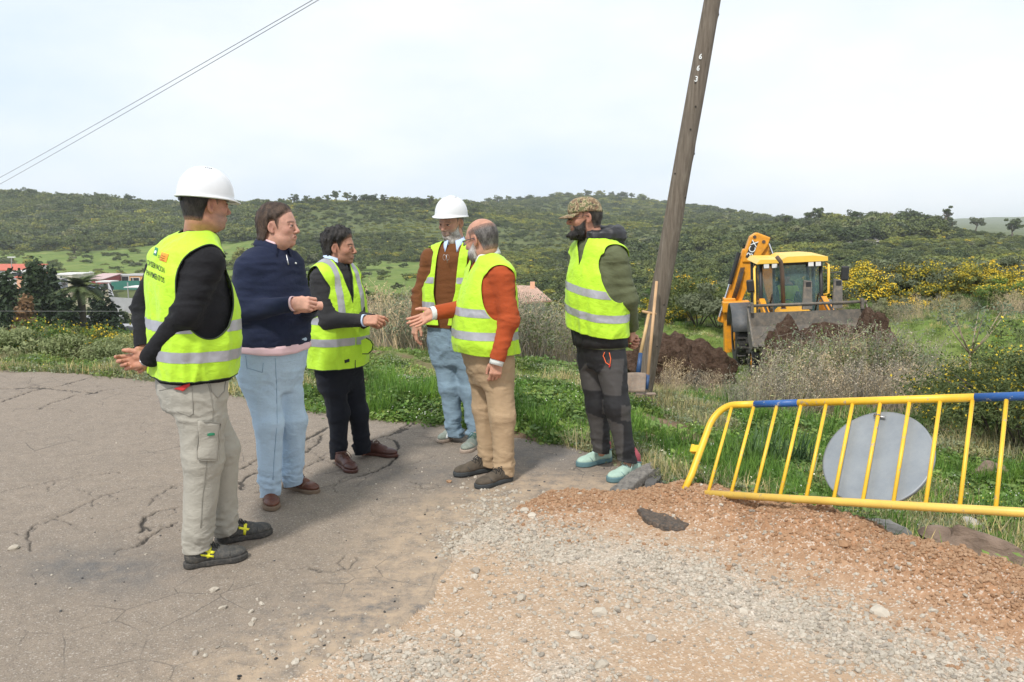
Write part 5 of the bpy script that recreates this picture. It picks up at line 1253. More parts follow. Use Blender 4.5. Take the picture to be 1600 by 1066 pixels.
# stripes on the trainers, flap of the third man's vest
for fig, so, col, qs in ((m6, 1, simple('dark green overlay', (.06, .13, .11), .7), [[(966, 737), (972, 734), (962, 748), (957, 748)], [(976, 733), (982, 731), (974, 746), (968, 747)], [(987, 730), (996, 728), (998, 738), (984, 742)]]), (m6, 0, simple('dark green overlay', (.06, .13, .11), .7), [[(917, 715), (923, 713), (915, 725), (909, 726)], [(929, 712), (935, 711), (928, 724), (921, 725)], [(940, 709), (952, 706), (955, 716), (938, 720)]]), (m4, 1, _wht, [[(699, 676), (702, 675), (699, 688), (695, 689)], [(706, 674), (709, 673), (706, 685), (703, 686)], [(712, 672), (715, 671), (713, 682), (710, 683)]])):
    sh = [o for o in fig.root.children if o.name.startswith('shoe')][so]; sk = Skin(sh)
    for q in qs: patch(sk, q, 'overlay', col, sh, 4, 4, lift=.0015, th=.0015)
mb = MB(); fp = [at(u, v, 5.32) for u, v in ((564, 532), (572, 528), (579, 532), (583, 539), (581, 548), (575, 553), (566, 553))]; mb.prism(fp, None, (.004, .012, 0)); mb.build('vest_flap', M_VEST, m3.vest, world=True); mb = MB(); mb.tube(fp[1:], .004, 6); mb.build('flap_edge', M_PIPE, m3.vest, True, world=True)
ORD = ['first', 'second', 'third', 'fourth', 'fifth', 'sixth', 'seventh', 'eighth', 'ninth', 'tenth', 'eleventh', 'twelfth', 'thirteenth', 'fourteenth', 'fifteenth', 'sixteenth', 'seventeenth', 'eighteenth', 'nineteenth', 'twentieth', 'twenty-first', 'twenty-second', 'twenty-third', 'twenty-fourth', 'twenty-fifth', 'twenty-sixth', 'twenty-seventh', 'twenty-eighth', 'twenty-ninth', 'thirtieth', 'thirty-first', 'thirty-second', 'thirty-third', 'thirty-fourth', 'thirty-fifth', 'thirty-sixth', 'thirty-seventh', 'thirty-eighth', 'thirty-ninth', 'fortieth']
# ------------------------------------------------------------------ scattering
HID = bpy.data.collections.new('sources')          # source meshes for the uncountable cover; not part of the scene
def scatter(name, protos, P, rot, sc, idx, **tags):
    """one object of kind stuff: copies of the source meshes set on points"""
    src = bpy.data.collections.new(name + ' sources')
    for i, me in enumerate(protos):
        o = bpy.data.objects.new('%s_source_%02d' % (name, i), me); src.objects.link(o)
    me = bpy.data.meshes.new(name); P = np.asarray(P, np.float32); me.vertices.add(len(P)); me.vertices.foreach_set('co', P.ravel())
    me.attributes.new('rot', 'FLOAT_VECTOR', 'POINT').data.foreach_set('vector', np.asarray(rot, np.float32).ravel())
    sc = np.asarray(sc, np.float32); sc = np.repeat(sc[:, None], 3, 1) if sc.ndim == 1 else sc
    me.attributes.new('scl', 'FLOAT_VECTOR', 'POINT').data.foreach_set('vector', sc.ravel()); me.attributes.new('idx', 'INT', 'POINT').data.foreach_set('value', np.asarray(idx, np.int32))
    o = link(name, me); g = bpy.data.node_groups.new(name, 'GeometryNodeTree')
    g.interface.new_socket('Geometry', in_out='INPUT', socket_type='NodeSocketGeometry'); g.interface.new_socket('Geometry', in_out='OUTPUT', socket_type='NodeSocketGeometry')
    n = g.nodes; gi, go = n.new('NodeGroupInput'), n.new('NodeGroupOutput'); ci = n.new('GeometryNodeCollectionInfo'); ci.inputs['Collection'].default_value = src; ci.inputs['Separate Children'].default_value = True; ci.inputs['Reset Children'].default_value = True
    ip = n.new('GeometryNodeInstanceOnPoints'); ip.inputs['Pick Instance'].default_value = True
    def na(nm, ty):
        a = n.new('GeometryNodeInputNamedAttribute'); a.data_type = ty; a.inputs['Name'].default_value = nm; return a.outputs['Attribute']
    g.links.new(gi.outputs[0], ip.inputs['Points']); g.links.new(ci.outputs[0], ip.inputs['Instance']); g.links.new(na('idx', 'INT'), ip.inputs['Instance Index']); g.links.new(na('rot', 'FLOAT_VECTOR'), ip.inputs['Rotation']); g.links.new(na('scl', 'FLOAT_VECTOR'), ip.inputs['Scale']); g.links.new(ip.outputs[0], go.inputs[0])
    m = o.modifiers.new('scatter', 'NODES'); m.node_group = g; return tag(o, kind='stuff', **tags)

def m_leaf(name, c, var=.35, rough=.6, c2=None, trans=.25, sc=3.0):
    m, t, b = NEW(name); oi = N(t, 'ShaderNodeObjectInfo').outputs['Random']; p = GEO(t)
    c = np.array(c); c2 = np.array(c2 if c2 is not None else c * 1.0)
    a = RAMP(t, NOISE(t, p, sc, 4, .7), (.32, tuple(c * (1 - var))), (.68, tuple(c2 * (1 + var))))
    a = MIX(t, 1.0, a, RAMP(t, oi, (.0, (.55, .62, .60)), (.5, (.95, .97, .95)), (1.0, (1.50, 1.34, 1.02))), 'MULTIPLY')
    t.links.new(a, b.inputs['Base Color']); b.inputs['Roughness'].default_value = rough; b.inputs['Specular IOR Level'].default_value = .25
    if trans:
        tr = N(t, 'ShaderNodeBsdfTranslucent', {'Color': a}); mxs = N(t, 'ShaderNodeMixShader', {0: trans}); t.links.new(b.outputs[0], mxs.inputs[1]); t.links.new(tr.outputs[0], mxs.inputs[2]); t.links.new(mxs.outputs[0], t.nodes['Material Output'].inputs[0])
    return m
def leaves(P, nrm, size, asp=.5, jit=.9, r=rng):
    """leaf quads (bent kites) at P facing roughly nrm"""
    n = len(P); d = nrm + r.normal(size=(n, 3)) * jit; d /= np.linalg.norm(d, axis=1)[:, None] + 1e-9
    a = np.cross(d, r.normal(size=(n, 3))); a /= np.linalg.norm(a, axis=1)[:, None] + 1e-9; b = np.cross(d, a); s = (np.asarray(size) * r.uniform(.6, 1.3, n))[:, None]
    V = np.stack([P - a * s, P + b * s * asp + d * s * .12, P + a * s, P - b * s * asp + d * s * .12], 1).reshape(-1, 3)
    return V, np.arange(4 * n).reshape(n, 4)
def crown(n, nclump, rad, size, seed, asp=.55, flat=.0, spread=.30, shell=.75, cone=False, low=-.2):
    """leaf-sized faces gathered in clumps through an uneven crown"""
    r = np.random.default_rng(seed); d = r.normal(size=(nclump, 3)); d /= np.linalg.norm(d, axis=1)[:, None]; d[:, 2] = np.where(d[:, 2] < low, -d[:, 2] * .6, d[:, 2])
    rr = shell + (1 - shell) * r.uniform(-1, 1, nclump); C = d * rr[:, None] * (1 + .13 * np.clip(r.normal(size=nclump), -2, 1.3))[:, None]
    if cone:
        z = r.uniform(0, 1, nclump) ** 1.15; an = r.uniform(0, 2 * math.pi, nclump); k = (1 - z) ** .8 * r.uniform(.55, 1.05, nclump); C = np.stack([np.cos(an) * k, np.sin(an) * k, z], 1)
    w = r.integers(0, nclump, n); cs = spread * r.uniform(.6, 1.3, nclump)
    q = r.normal(size=(n, 3)); q /= np.linalg.norm(q, axis=1)[:, None]; q *= (r.uniform(.2, 1, n) ** .5)[:, None]
    P = (C[w] + q * cs[w][:, None] * np.array((1, 1, .8))); nr = q + .6 * C[w] + np.array((0, 0, .35))
    P = P * np.asarray(rad); 
    if not cone: P[:, 2] += rad[2] * (1 - flat)
    return leaves(P, nr / (np.linalg.norm(nr, axis=1)[:, None] + 1e-9), size, asp, .7, r)
def clean(V, F): return V, F
def jm(name, parts):                      # parts: (V, F, material)
    V = []; Q = []; mi = []; n = 0; mats = []
    qs, ts, mq, mt_ = [], [], [], []
    for v, f, m in parts:
        if m not in mats: mats.append(m)
        for g in (f if isinstance(f, list) else [f]):
            g = np.asarray(g)
            (qs if g.shape[1] == 4 else ts).append(g + n); (mq if g.shape[1] == 4 else mt_).append(np.full(len(g), mats.index(m)))
        V.append(v); n += len(v)
    F = []; M = []
    if qs: F.append(np.concatenate(qs)); M.append(np.concatenate(mq))
    if ts: F.append(np.concatenate(ts)); M.append(np.concatenate(mt_))
    return mesh_np(name, np.concatenate(V), F, mats, False, None, np.concatenate(M))
def blades(n, h, rad, w, seed, lean=.5, segs=3, curl=.5):
    r = np.random.default_rng(seed); V = []; F = []; k = 0
    for i in range(n):
        an, rr = r.uniform(0, 2 * math.pi), rad * math.sqrt(r.uniform()); b = np.array((math.cos(an) * rr, math.sin(an) * rr, -.01)); hh_ = h * r.uniform(.5, 1.15); da = r.uniform(0, 2 * math.pi); le = lean * r.uniform(.1, 1); wd = w * r.uniform(.7, 1.2); sd = np.array((-math.sin(da), math.cos(da), 0)) * wd
        pts = []
        for s in range(segs + 1):
            t = s / segs; c = b + np.array((math.cos(da), math.sin(da), 0)) * le * hh_ * t ** (1 + curl) + np.array((0, 0, hh_ * (t - .25 * le * t * t))); pts.append((c, (1 - t) ** .7))
        for s, (c, k_) in enumerate(pts): V += [c - sd * k_, c + sd * k_]
        for s in range(segs): a = k + 2 * s; F.append((a, a + 1, a + 3, a + 2))
        k += 2 * (segs + 1)
    return np.array(V), np.array(F)
M_DG = m_leaf('oak foliage', (.105, .135, .050), .35, sc=.6); M_OL = m_leaf('olive scrub foliage', (.155, .180, .060), .35, sc=.6); M_GG = m_leaf('grey green foliage', (.175, .195, .115), .35, sc=.8); M_YG = m_leaf('yellow green foliage', (.215, .240, .060), .35, sc=.6)
M_GR = m_leaf('bright foliage', (.115, .185, .050), .35, sc=.6); M_YF = m_leaf('gorse flower', (.66, .45, .02), .2, c2=(.70, .52, .05), trans=.1); M_CON = m_leaf('conifer foliage', (.036, .058, .026), .35, sc=.5); M_DEAD = m_leaf('dead conifer foliage', (.15, .10, .065), .3, sc=.5)
M_BARK = simple('bark', (.12, .095, .07), .9, .3, 6, .5, 40); M_STEM = m_leaf('dry stems', (.35, .29, .215), .3, c2=(.42, .36, .28), trans=.0, sc=5); M_STEM2 = m_leaf('grey stems', (.26, .22, .185), .3, trans=.0, sc=5)
M_GRASS = m_leaf('grass blades', (.145, .225, .050), .3, c2=(.20, .265, .075), trans=.35, sc=2.2); M_GRASS2 = m_leaf('fresh grass', (.13, .25, .045), .3, trans=.35, sc=3); M_DRYG = m_leaf('dry grass', (.42, .37, .21), .3, trans=.2, sc=3); M_CLOV = m_leaf('broad weed leaves', (.15, .235, .07), .35, trans=.25, sc=3); M_PETW = m_leaf('white petals', (.78, .78, .72), .05, trans=.1); M_PETY = m_leaf('yellow petals', (.75, .62, .05), .1, trans=.1); M_SILV = m_leaf('silver green leaves', (.27, .31, .20), .3, trans=.25, sc=4)

# ---- cover of the hills
hp_ = [jm('scrub', [(*crown(520, 16, (1.0, 1.0, .62), .135, 100 + i, flat=.55, spread=.34), m)]) for i, m in enumerate((M_DG, M_OL, M_GG, M_OL, M_YG, M_DG))]
v1, f1 = crown(480, 14, (1.0, 1.0, .6), .135, 120, flat=.55); v2_, f2_ = crown(110, 10, (1.05, 1.05, .66), .08, 121, flat=.55); hp_.append(jm('scrub', [(v1, f1, M_YG), (v2_, f2_, M_YF)]))
hp_.append(jm('scrub', [(*crown(640, 18, (1.0, 1.0, .9), .125, 130, flat=.3, spread=.36), M_DG)]))
hp_ += [jm('scrub', [(*crown(640, 20, (1.0, 1.0, .85), .125, 131, flat=.3, spread=.34), M_OL)]), jm('scrub', [(*crown(640, 18, (1.0, 1.0, .85), .125, 132, flat=.3, spread=.34), M_GG)])]
NS = 70000; r_ = np.random.default_rng(5)
D_ = np.concatenate([60 + 480 * r_.uniform(0, 1, NS // 2) ** .9, 250 + 700 * r_.uniform(0, 1, NS // 2)]); A_ = r_.uniform(-.95, .95, len(D_)); X_, Y_ = A_ * D_, D_
H_ = far_h(X_, Y_); U_, V_ = proj(np.stack([X_, Y_, H_], -1)); me_ = meadow_f(U_, V_, Y_)
pn = fbm2(X_ * .012, Y_ * .012, 4, 71); dens = np.clip(1.0 + .8 * pn, .45, 1.3); dens = np.where(me_ > 0, .05 + .10 * (pn > .35), dens); dens = np.clip(dens, 0, 1.2)
dens = np.where((U_ < 240) & (Y_ > 95) & (Y_ < 200), .0, dens); dens = np.where((U_ > 780) & (U_ < 880) & (Y_ > 55) & (Y_ < 100), .0, dens)
dens *= np.where((U_ > 1200) & (Y_ < 230) & (Y_ > 60), .9, 1); k = (r_.uniform(0, 1, len(D_)) < dens) & ((U_ < 1480) | (Y_ < 380))
X_, Y_, H_, pn, U_ = X_[k], Y_[k], H_[k], pn[k], U_[k]; n_ = len(X_)
wgt = fbm2(X_ * .03, Y_ * .03, 3, 81); sz = r_.uniform(.8, 1.9, n_) * np.where((U_ < 420) & (Y_ > 350) & (Y_ < 560), 1.55, 1.0) * np.clip(.9 + .5 * pn, .6, 1.6) * np.where(Y_ > 400, 1.45, 1.0) * np.where(U_ > 1150, .8, 1.0)
idx_ = np.where(wgt > .35, 4, r_.choice([0, 0, 1, 1, 2, 3, 3, 5, 7, 7], n_)); idx_ = np.where((r_.uniform(0, 1, n_) < .02 + .12 * (wgt > .25)), 6, idx_); bigm = (((U_ < 420) & (Y_ > 345)) | ((pn > .25) & (Y_ > 240))) & (Y_ < 620); pick = r_.uniform(0, 1, n_); idx_ = np.where(bigm & (pick < .42), r_.choice([7, 8, 9, 7, 8], n_), idx_); sz = np.where(bigm & (pick < .42), r_.uniform(2.0, 3.6, n_), sz)
scatter('hill_scrub', hp_, np.stack([X_, Y_, H_ - .1], 1), np.stack([r_.uniform(-.1, .1, n_), r_.uniform(-.1, .1, n_), r_.uniform(0, 6.28, n_)], 1), np.stack([sz * 1.25, sz * 1.25, sz * r_.uniform(.8, 1.3, n_)], 1), idx_)

# ---- single trees
def limb(mb, a, b, r0, r1, r, bend=.15):
    a, b = np.array(a, float), np.array(b, float); m = (a + b) / 2 + r.normal(size=3) * np.linalg.norm(b - a) * bend; mb.tube([a, m, b], [r0, (r0 + r1) / 2, r1], 6)
def tree_parts(seed, h, rad, n, size, mat, trunk_h=.35, flat=.45, clumps=22):
    r = np.random.default_rng(seed); mb = MB(); top = np.array((r.normal() * .04 * h, r.normal() * .04 * h, h * trunk_h)); limb(mb, (0, 0, -.4), top, .05 * h, .035 * h, r, .06)
    for i in range(6):
        an = i * 1.05 + r.uniform(-.3, .3); e = np.array((math.cos(an) * rad * .6, math.sin(an) * rad * .6, h * r.uniform(.6, .85))); limb(mb, top, e, .026 * h, .008 * h, r, .12)
        limb(mb, (top + e) / 2, e + np.array((r.normal() * .2 * rad, r.normal() * .2 * rad, .05 * h)), .012 * h, .004 * h, r, .1)
    cr_h = h * (1 - trunk_h) * .5; V, F = crown(int(n * 1.35), clumps, (rad, rad, cr_h), size * 1.12, seed + 1, spread=.34, shell=.62, low=-.7); V[:, 2] += h - 2 * cr_h * 1.0
    return mb, (V, F), mat
TP = {}
def tree(kind, x, y, label, group, s=1.0, rz=None, z=None, fn=far_h, cat='tree', name='tree'):
    z = float(fn(np.array([x]), np.array([y]))[0]) - .1 if z is None else z
    t = empty(name, (x, y, z), label, cat, group, random.uniform(0, 6.28) if rz is None else rz); t.scale = (s, s, s)
    if kind not in TP:
        mb, (V, F), mat = kinds[kind](); TP[kind] = (mesh_np('trunk', np.concatenate(mb.V), mb.faces(), (M_BARK,), True), mesh_np('crown', V, F, (mat,), False))
    link('trunk', TP[kind][0], t); link('crown', TP[kind][1], t); return t
kinds = {'oak0': lambda: tree_parts(1, 6.5, 3.4, 800, .34, M_DG, .20), 'oak1': lambda: tree_parts(2, 5.5, 3.6, 800, .34, M_OL, .16), 'oak2': lambda: tree_parts(3, 7.0, 3.0, 700, .32, M_DG, .36, clumps=16), 'oak3': lambda: tree_parts(4, 5.0, 2.6, 420, .30, M_GG, .42, clumps=11), 'oak4': lambda: tree_parts(6, 6.0, 4.2, 1000, .36, M_DG, .12, clumps=26),
         'pine': lambda: tree_parts(8, 7.0, 2.4, 420, .30, M_DG, .55, clumps=10)}
def ux(u, D): return (u - 800) / FPX * (D * cp + 0.0)
SKY = []
rk = random.Random(4)
for u in list(range(408, 740, 15)): SKY.append((u + rk.uniform(-5, 5), 452 + rk.uniform(-6, 8), rk.choice(['oak0', 'oak1', 'oak2', 'oak4']), rk.uniform(.75, 1.05), 'tree in the row on the middle ridge'))
for u in list(range(10, 270, 22)): SKY.append((u + rk.uniform(-6, 6), 515 + rk.uniform(-8, 6), rk.choice(['oak0', 'oak1', 'oak4']), rk.uniform(.9, 1.3), 'dark tree on the left ridge above the valley'))
for u in list(range(762, 1010, 16)): SKY.append((u + rk.uniform(-5, 5), 845 + rk.uniform(-10, 10), rk.choice(['oak0', 'oak1', 'oak4']), rk.uniform(1.0, 1.6), 'hazy tree on the far central ridge'))
for u in list(range(1085, 1180, 14)): SKY.append((u + rk.uniform(-4, 4), 620 + rk.uniform(-10, 10), rk.choice(['oak0', 'oak1', 'oak4']), rk.uniform(1.1, 1.5), 'hazy tree on the ridge just right of the leaning pole'))
_c = {}
for i, (u, D, kd, s, lb) in enumerate(sorted(SKY)):
    _c[lb] = _c.get(lb, -1) + 1; lb = ORD[_c[lb]] + ' ' + lb + ', counted from the left'
    tree(kd, ux(u, D), D, lb, 'trees along the ridges', s, None)
GROVE = [(1192, 345, 'oak3', .75), (1205, 345, 'oak0', .7), (1240, 335, 'oak0', .95), (1253, 335, 'oak2', 1.0), (1268, 333, 'oak4', .95), (1290, 330, 'oak1', .9), (1303, 328, 'oak0', .95), (1318, 326, 'oak4', 1.0), (1336, 324, 'oak4', 1.05), (1352, 322, 'oak1', 1.05), (1368, 320, 'oak4', 1.05), (1385, 318, 'oak0', 1.0), (1402, 316, 'oak4', .95), (1420, 314, 'oak1', .9), (1437, 312, 'oak0', .8)]
for i, (u, D, kd, s) in enumerate(GROVE): tree(kd, ux(u, D), D - 18, ORD[i] + ' tree from the left in the dark grove on the right skyline', 'trees of the dark grove on the plateau', s)
tree('pine', ux(1451, 300), 288, 'tallest thin-crowned tree at the right end of the dark grove', None, 1.12); tree('oak3', ux(1464, 300), 290, 'small thin tree leaning beside the end of the dark grove', None, .7)
tree('oak3', ux(1500, 290), 280, 'lone broad tree on the skyline, second from the far right', None, 1.15); tree('oak2', ux(1550, 280), 268, 'last lone tree on the skyline, farthest to the right', None, .98)
tree('oak1', ux(140, 330), 318, 'round yellow-green tree at the top edge of the valley meadow', None, 1.5); tree('oak4', ux(270, 505), 505, 'wispy tree on the skyline beside the white hard hat of the nearest man', None, 1.2)

# ---- conifers, palm in the valley
def conifer(u, D, vt, vb, rad, label, mat=M_CON, seed=0, n=3200, name='conifer'):
    x = ux(u, D); zt = zv(D, vt); z0 = float(far_h(np.array([x]), np.array([D * 1.0]))[0]); z0 = min(z0, zv(D, vb)); h = zt - z0
    t = empty(name, (x, D, z0), label, 'tree', 'conifers below the road'); mb = MB(); mb.tube([(0, 0, -.3), (0.1, 0, h * .5), (0, 0, h * .95)], [.22, .14, .04], 7)
    r = np.random.default_rng(seed)
    for i in range(14): a = i * 2.4; z = h * (.15 + .06 * i * .9); k = rad * (1 - z / h) * .9; mb.tube([(0, 0, z), (math.cos(a) * k, math.sin(a) * k, z + .2)], [.05, .02], 5)
    mb.build('trunk', M_BARK, t); V, F = crown(n, 60, (rad, rad, h * .98), .26, seed, cone=True, spread=.22); V[:, 2] = np.abs(V[:, 2] - h * .03)
    link('crown', mesh_np('crown', V, F, (mat,), False), t)
conifer(8, 62, 425, 560, 3.4, 'big dark conifer cut by the left edge of the view', seed=11); conifer(52, 70, 412, 560, 3.6, 'tallest conifer, in front of the small orange house', seed=12, n=3800); conifer(74, 74, 428, 560, 2.6, 'slim conifer just right of the tallest one', seed=13); conifer(32, 58, 470, 560, 2.2, 'brown half-dead conifer between the two big dark ones', M_DEAD, 14, 1800)
conifer(94, 66, 465, 560, 2.3, 'small conifer left of the palm', seed=15); conifer(150, 78, 455, 560, 3.1, 'round dark conifer right of the palm, below the parked cars', seed=16, n=3000); conifer(183, 95, 486, 530, 1.9, 'squat dark bush-like conifer below the walled yard', seed=17, n=1500); conifer(118, 70, 500, 560, 2.2, 'low dark conifer under the palm', seed=18, n=1800)
def palm(u, D, vt):
    x = ux(u, D); z1 = zv(D, vt); t = empty('palm_tree', (x, D, z1 - 6.5), 'palm tree with arching fronds among the dark conifers', 'tree'); mb = MB(); mb.tube([(0, 0, -2), (.1, 0, 3), (0, 0, 6.3)], [.30, .26, .34], 9); mb.build('trunk', simple('palm trunk', (.06, .05, .035), .9), t, True)
    r = np.random.default_rng(3); V, F, n = [], [], 0
    mf = m_leaf('palm frond', (.09, .12, .05), .3)
    for i in range(46):
        a = r.uniform(0, 6.28); el = r.uniform(-.3, 1.35); L = r.uniform(1.9, 2.5); mbf = []; pts = []
        for k in range(9):
            s = k / 8; pts.append(np.array((math.cos(a) * L * s * math.cos(el * (1 - .3 * s)), math.sin(a) * L * s * math.cos(el * (1 - .3 * s)), 6.4 + L * s * math.sin(el) - 1.0 * s * s * L * .45)))
        P = np.array(pts); T = np.gradient(P, axis=0); T /= np.linalg.norm(T, axis=1)[:, None]; sd = np.cross(T, (0, 0, 1)); sd /= np.linalg.norm(sd, axis=1)[:, None] + 1e-9
        vv, ff, m_ = [], [], 0
        for k in range(1, 9):
            for q in (-1, 1):
                for j in (0, .5):
                    c = P[k] * (1 - j) + P[k - 1] * j; l = .62 * (1 - .4 * k / 8); e = c + sd[k] * q * l + T[k] * l * .6 - np.array((0, 0, .18 * l)); w = T[k] * .09; vv += [c - w, c + w, e]; ff.append((m_, m_ + 1, m_ + 2)); m_ += 3
        link('frond', mesh_np('frond', np.array(vv), np.array(ff), (mf,), False), t)
palm(119, 68, 447)
# ---- gorse band and bushes of the middle distance
def bush_mesh(seed, rad, n, size, mat, flower=0, fmat=None, clumps=26, asp=.35, fsize=None):
    V, F = crown(n, clumps, rad, size, seed, flat=.45, spread=.27, asp=asp); P = [(V, F, mat)]
    if flower: v, f = crown(flower, clumps, (rad[0] * 1.06, rad[1] * 1.06, rad[2] * 1.08), fsize or size * .6, seed, flat=.45, spread=.25, asp=.7); P.append((v, f, fmat or M_YF))
    mb = MB(); r = np.random.default_rng(seed)
    for i in range(9): a = i * .7; mb.tube([(0, 0, -.1), (math.cos(a) * rad[0] * .35, math.sin(a) * rad[1] * .35, rad[2] * .7), (math.cos(a) * rad[0] * .7, math.sin(a) * rad[1] * .7, rad[2] * .95)], [.012 * rad[0] ** 1.5, .008 * rad[0] ** 1.5, .003], 4)
    return P, mb
BM = {}; M_LB = m_leaf('pale brush leaves', (.25, .30, .12), .3, c2=(.32, .34, .17), sc=3)
def bush(key, x, y, s, label, group, name='gorse_bush', cat='bush', fn=None, sz=1.0):
    if key not in BM:
        P, mb = bushk[key](); BM[key] = (jm('foliage', P[:1]), mesh_np('stem', np.concatenate(mb.V), mb.faces(), (M_BARK,)), jm('blossom', P[1:]) if len(P) > 1 else None)
    z = float((fn or far_h if y > 14 else ground)(np.array([x]), np.array([y]))[0]) - .05; t = empty(name, (x, y, z), label, cat, group, random.uniform(0, 6.28)); t.scale = (s, s, s * sz)
    link('foliage', BM[key][0], t); link('stem', BM[key][1], t)
    if BM[key][2]: link('blossom', BM[key][2], t)
    return t
bushk = {'g0': lambda: bush_mesh(31, (1.5, 1.5, .95), 5200, .070, M_OL, 2600, clumps=40, fsize=.036), 'g1': lambda: bush_mesh(32, (1.6, 1.4, .9), 5200, .070, M_GR, 1500, clumps=34, fsize=.036), 'g2': lambda: bush_mesh(33, (1.4, 1.5, .9), 4600, .070, M_OL, 4800, clumps=36, fsize=.036),
         'b0': lambda: bush_mesh(34, (1.5, 1.5, 1.0), 5200, .072, M_GG, clumps=40), 'b1': lambda: bush_mesh(35, (1.5, 1.6, 1.05), 5200, .072, M_DG, clumps=40), 'b2': lambda: bush_mesh(36, (1.5, 1.6, .9), 5200, .072, M_GR, clumps=36),
         's0': lambda: bush_mesh(37, (.55, .55, .36), 2600, .030, M_LB, clumps=40), 's1': lambda: bush_mesh(38, (.6, .55, .38), 2600, .030, M_GR, 160, M_YF, 36, fsize=.018), 's2': lambda: bush_mesh(39, (.6, .6, .42), 2600, .028, M_OL, 500, M_YF, 36, fsize=.020), 'n0': lambda: bush_mesh(40, (.9, .8, .62), 11000, .022, M_DG, 1100, M_YF, 70, asp=.3, fsize=.013)}
rb = random.Random(9); lab = {'g0': 'gorse bush with scattered yellow flowers in the hedge behind the digger', 'g1': 'green gorse bush with few flowers in the hedge behind the digger', 'g2': 'gorse bush thick with yellow flowers in the hedge behind the digger', 'b0': 'grey-green flowerless bush in the hedge behind the digger', 'b1': 'dark flowerless bush in the hedge behind the digger', 'b2': 'bright green flowerless bush in the hedge behind the digger'}
_k = {'g0': 'gorse bush dotted yellow', 'g1': 'green gorse bush with few flowers', 'g2': 'gorse bush thick with yellow flowers', 'b0': 'grey-green bush', 'b1': 'dark green bush', 'b2': 'bright green bush'}
for i, u in enumerate(list(range(1035, 1640, 17))):
    D = rb.uniform(34, 37.5); key = rb.choice(['g2', 'g0', 'g2', 'g2', 'b0', 'g0', 'g2']) if u > 1290 else rb.choice(['g1', 'b2', 'b0', 'g0', 'g2', 'b2']); s = rb.uniform(1.0, 1.25) if u > 1290 else rb.uniform(.72, .95); bush(key, ux(u, D), D, s, _k[key] + ', ' + ORD[i] + ' from left in the back hedge row', 'hedge of gorse and scrub beyond the field')
for i, u in enumerate(list(range(1020, 1640, 24))):
    D = rb.uniform(30, 32.5); key = rb.choice(['b0', 'b1', 'g0', 'b0', 'b2'])
    bush(key, ux(u, D), D, rb.uniform(.40, .62) if u > 1290 else rb.uniform(.5, .75), _k[key] + ', ' + ORD[i] + ' from left in the low front hedge row', 'hedge of gorse and scrub beyond the field')
bush('b1', ux(1095, 27), 27, 1.05, 'big dark-green bush left of the digger cab', None); bush('b0', ux(1128, 25.5), 25.5, .95, 'grey-green bush touching the left of the digger arm', None); bush('g2', ux(1050, 30), 30, .8, 'yellow-flowering bush just right of the leaning pole', None); bush('b1', ux(876, 24), 24, .95, 'dark round bush behind the olive-sleeved man', None); bush('g0', ux(865, 19), 19, .75, 'yellow-tipped bush beside the tiled roof', None); bush('b0', ux(838, 17), 17, .62, 'low grey bush in front of the tiled roof', None)
bush('g1', ux(1600, 31), 31, 1.0, 'tall bush at the right edge behind the gorse', None)
# brush at the left, beyond the road
rb = random.Random(3)
LB = [(-40, 11.2, 's0', .9), (5, 11.0, 's0', 1.), (45, 11.3, 's1', .95), (88, 11.0, 's0', .95), (125, 11.4, 's1', 1.), (160, 11.0, 's0', .85), (195, 11.4, 's0', 1.), (235, 11.2, 's1', .8), (25, 12.6, 's1', 1.), (70, 13.0, 's2', 1.1), (110, 13.2, 's0', 1.), (60, 15.0, 's1', 1.6), (92, 15.4, 's2', 1.5), (130, 14.2, 's2', 1.2), (150, 13.4, 's0', 1.), (168, 14.0, 's2', 1.3), (190, 13.0, 's2', 1.0), (212, 13.2, 's1', 1.0), (180, 16.0, 's1', 1.7), (225, 15, 's1', 1.3), (15, 15.5, 's1', 1.5), (260, 14, 's0', 1.0), (400, 12.5, 's0', .8), (480, 13, 's0', .8)]
ll = {'s0': 'pale silvery shrub', 's1': 'light green shrub', 's2': 'yellow-flowering low shrub'}
for i, (u, D, kk, s) in enumerate(sorted(LB)): bush(kk, ux(u, D), D, s, ll[kk] + ' beyond the left road edge, ' + ORD[i] + ' from the left', 'shrubs beyond the left road edge', 'shrub', 'shrub')
for u, D, s in ((1588, 7.9, 1.12), (1640, 7.3, 1.15), (1530, 8.6, .70)): bush('n0', ux(u, D), D, s, {1588: 'dark spiny gorse with yellow flowers at the right edge above the barrier', 1640: 'dark gorse running out of view on the right', 1530: 'small spiny gorse left of the big one at the right edge'}[u], None)
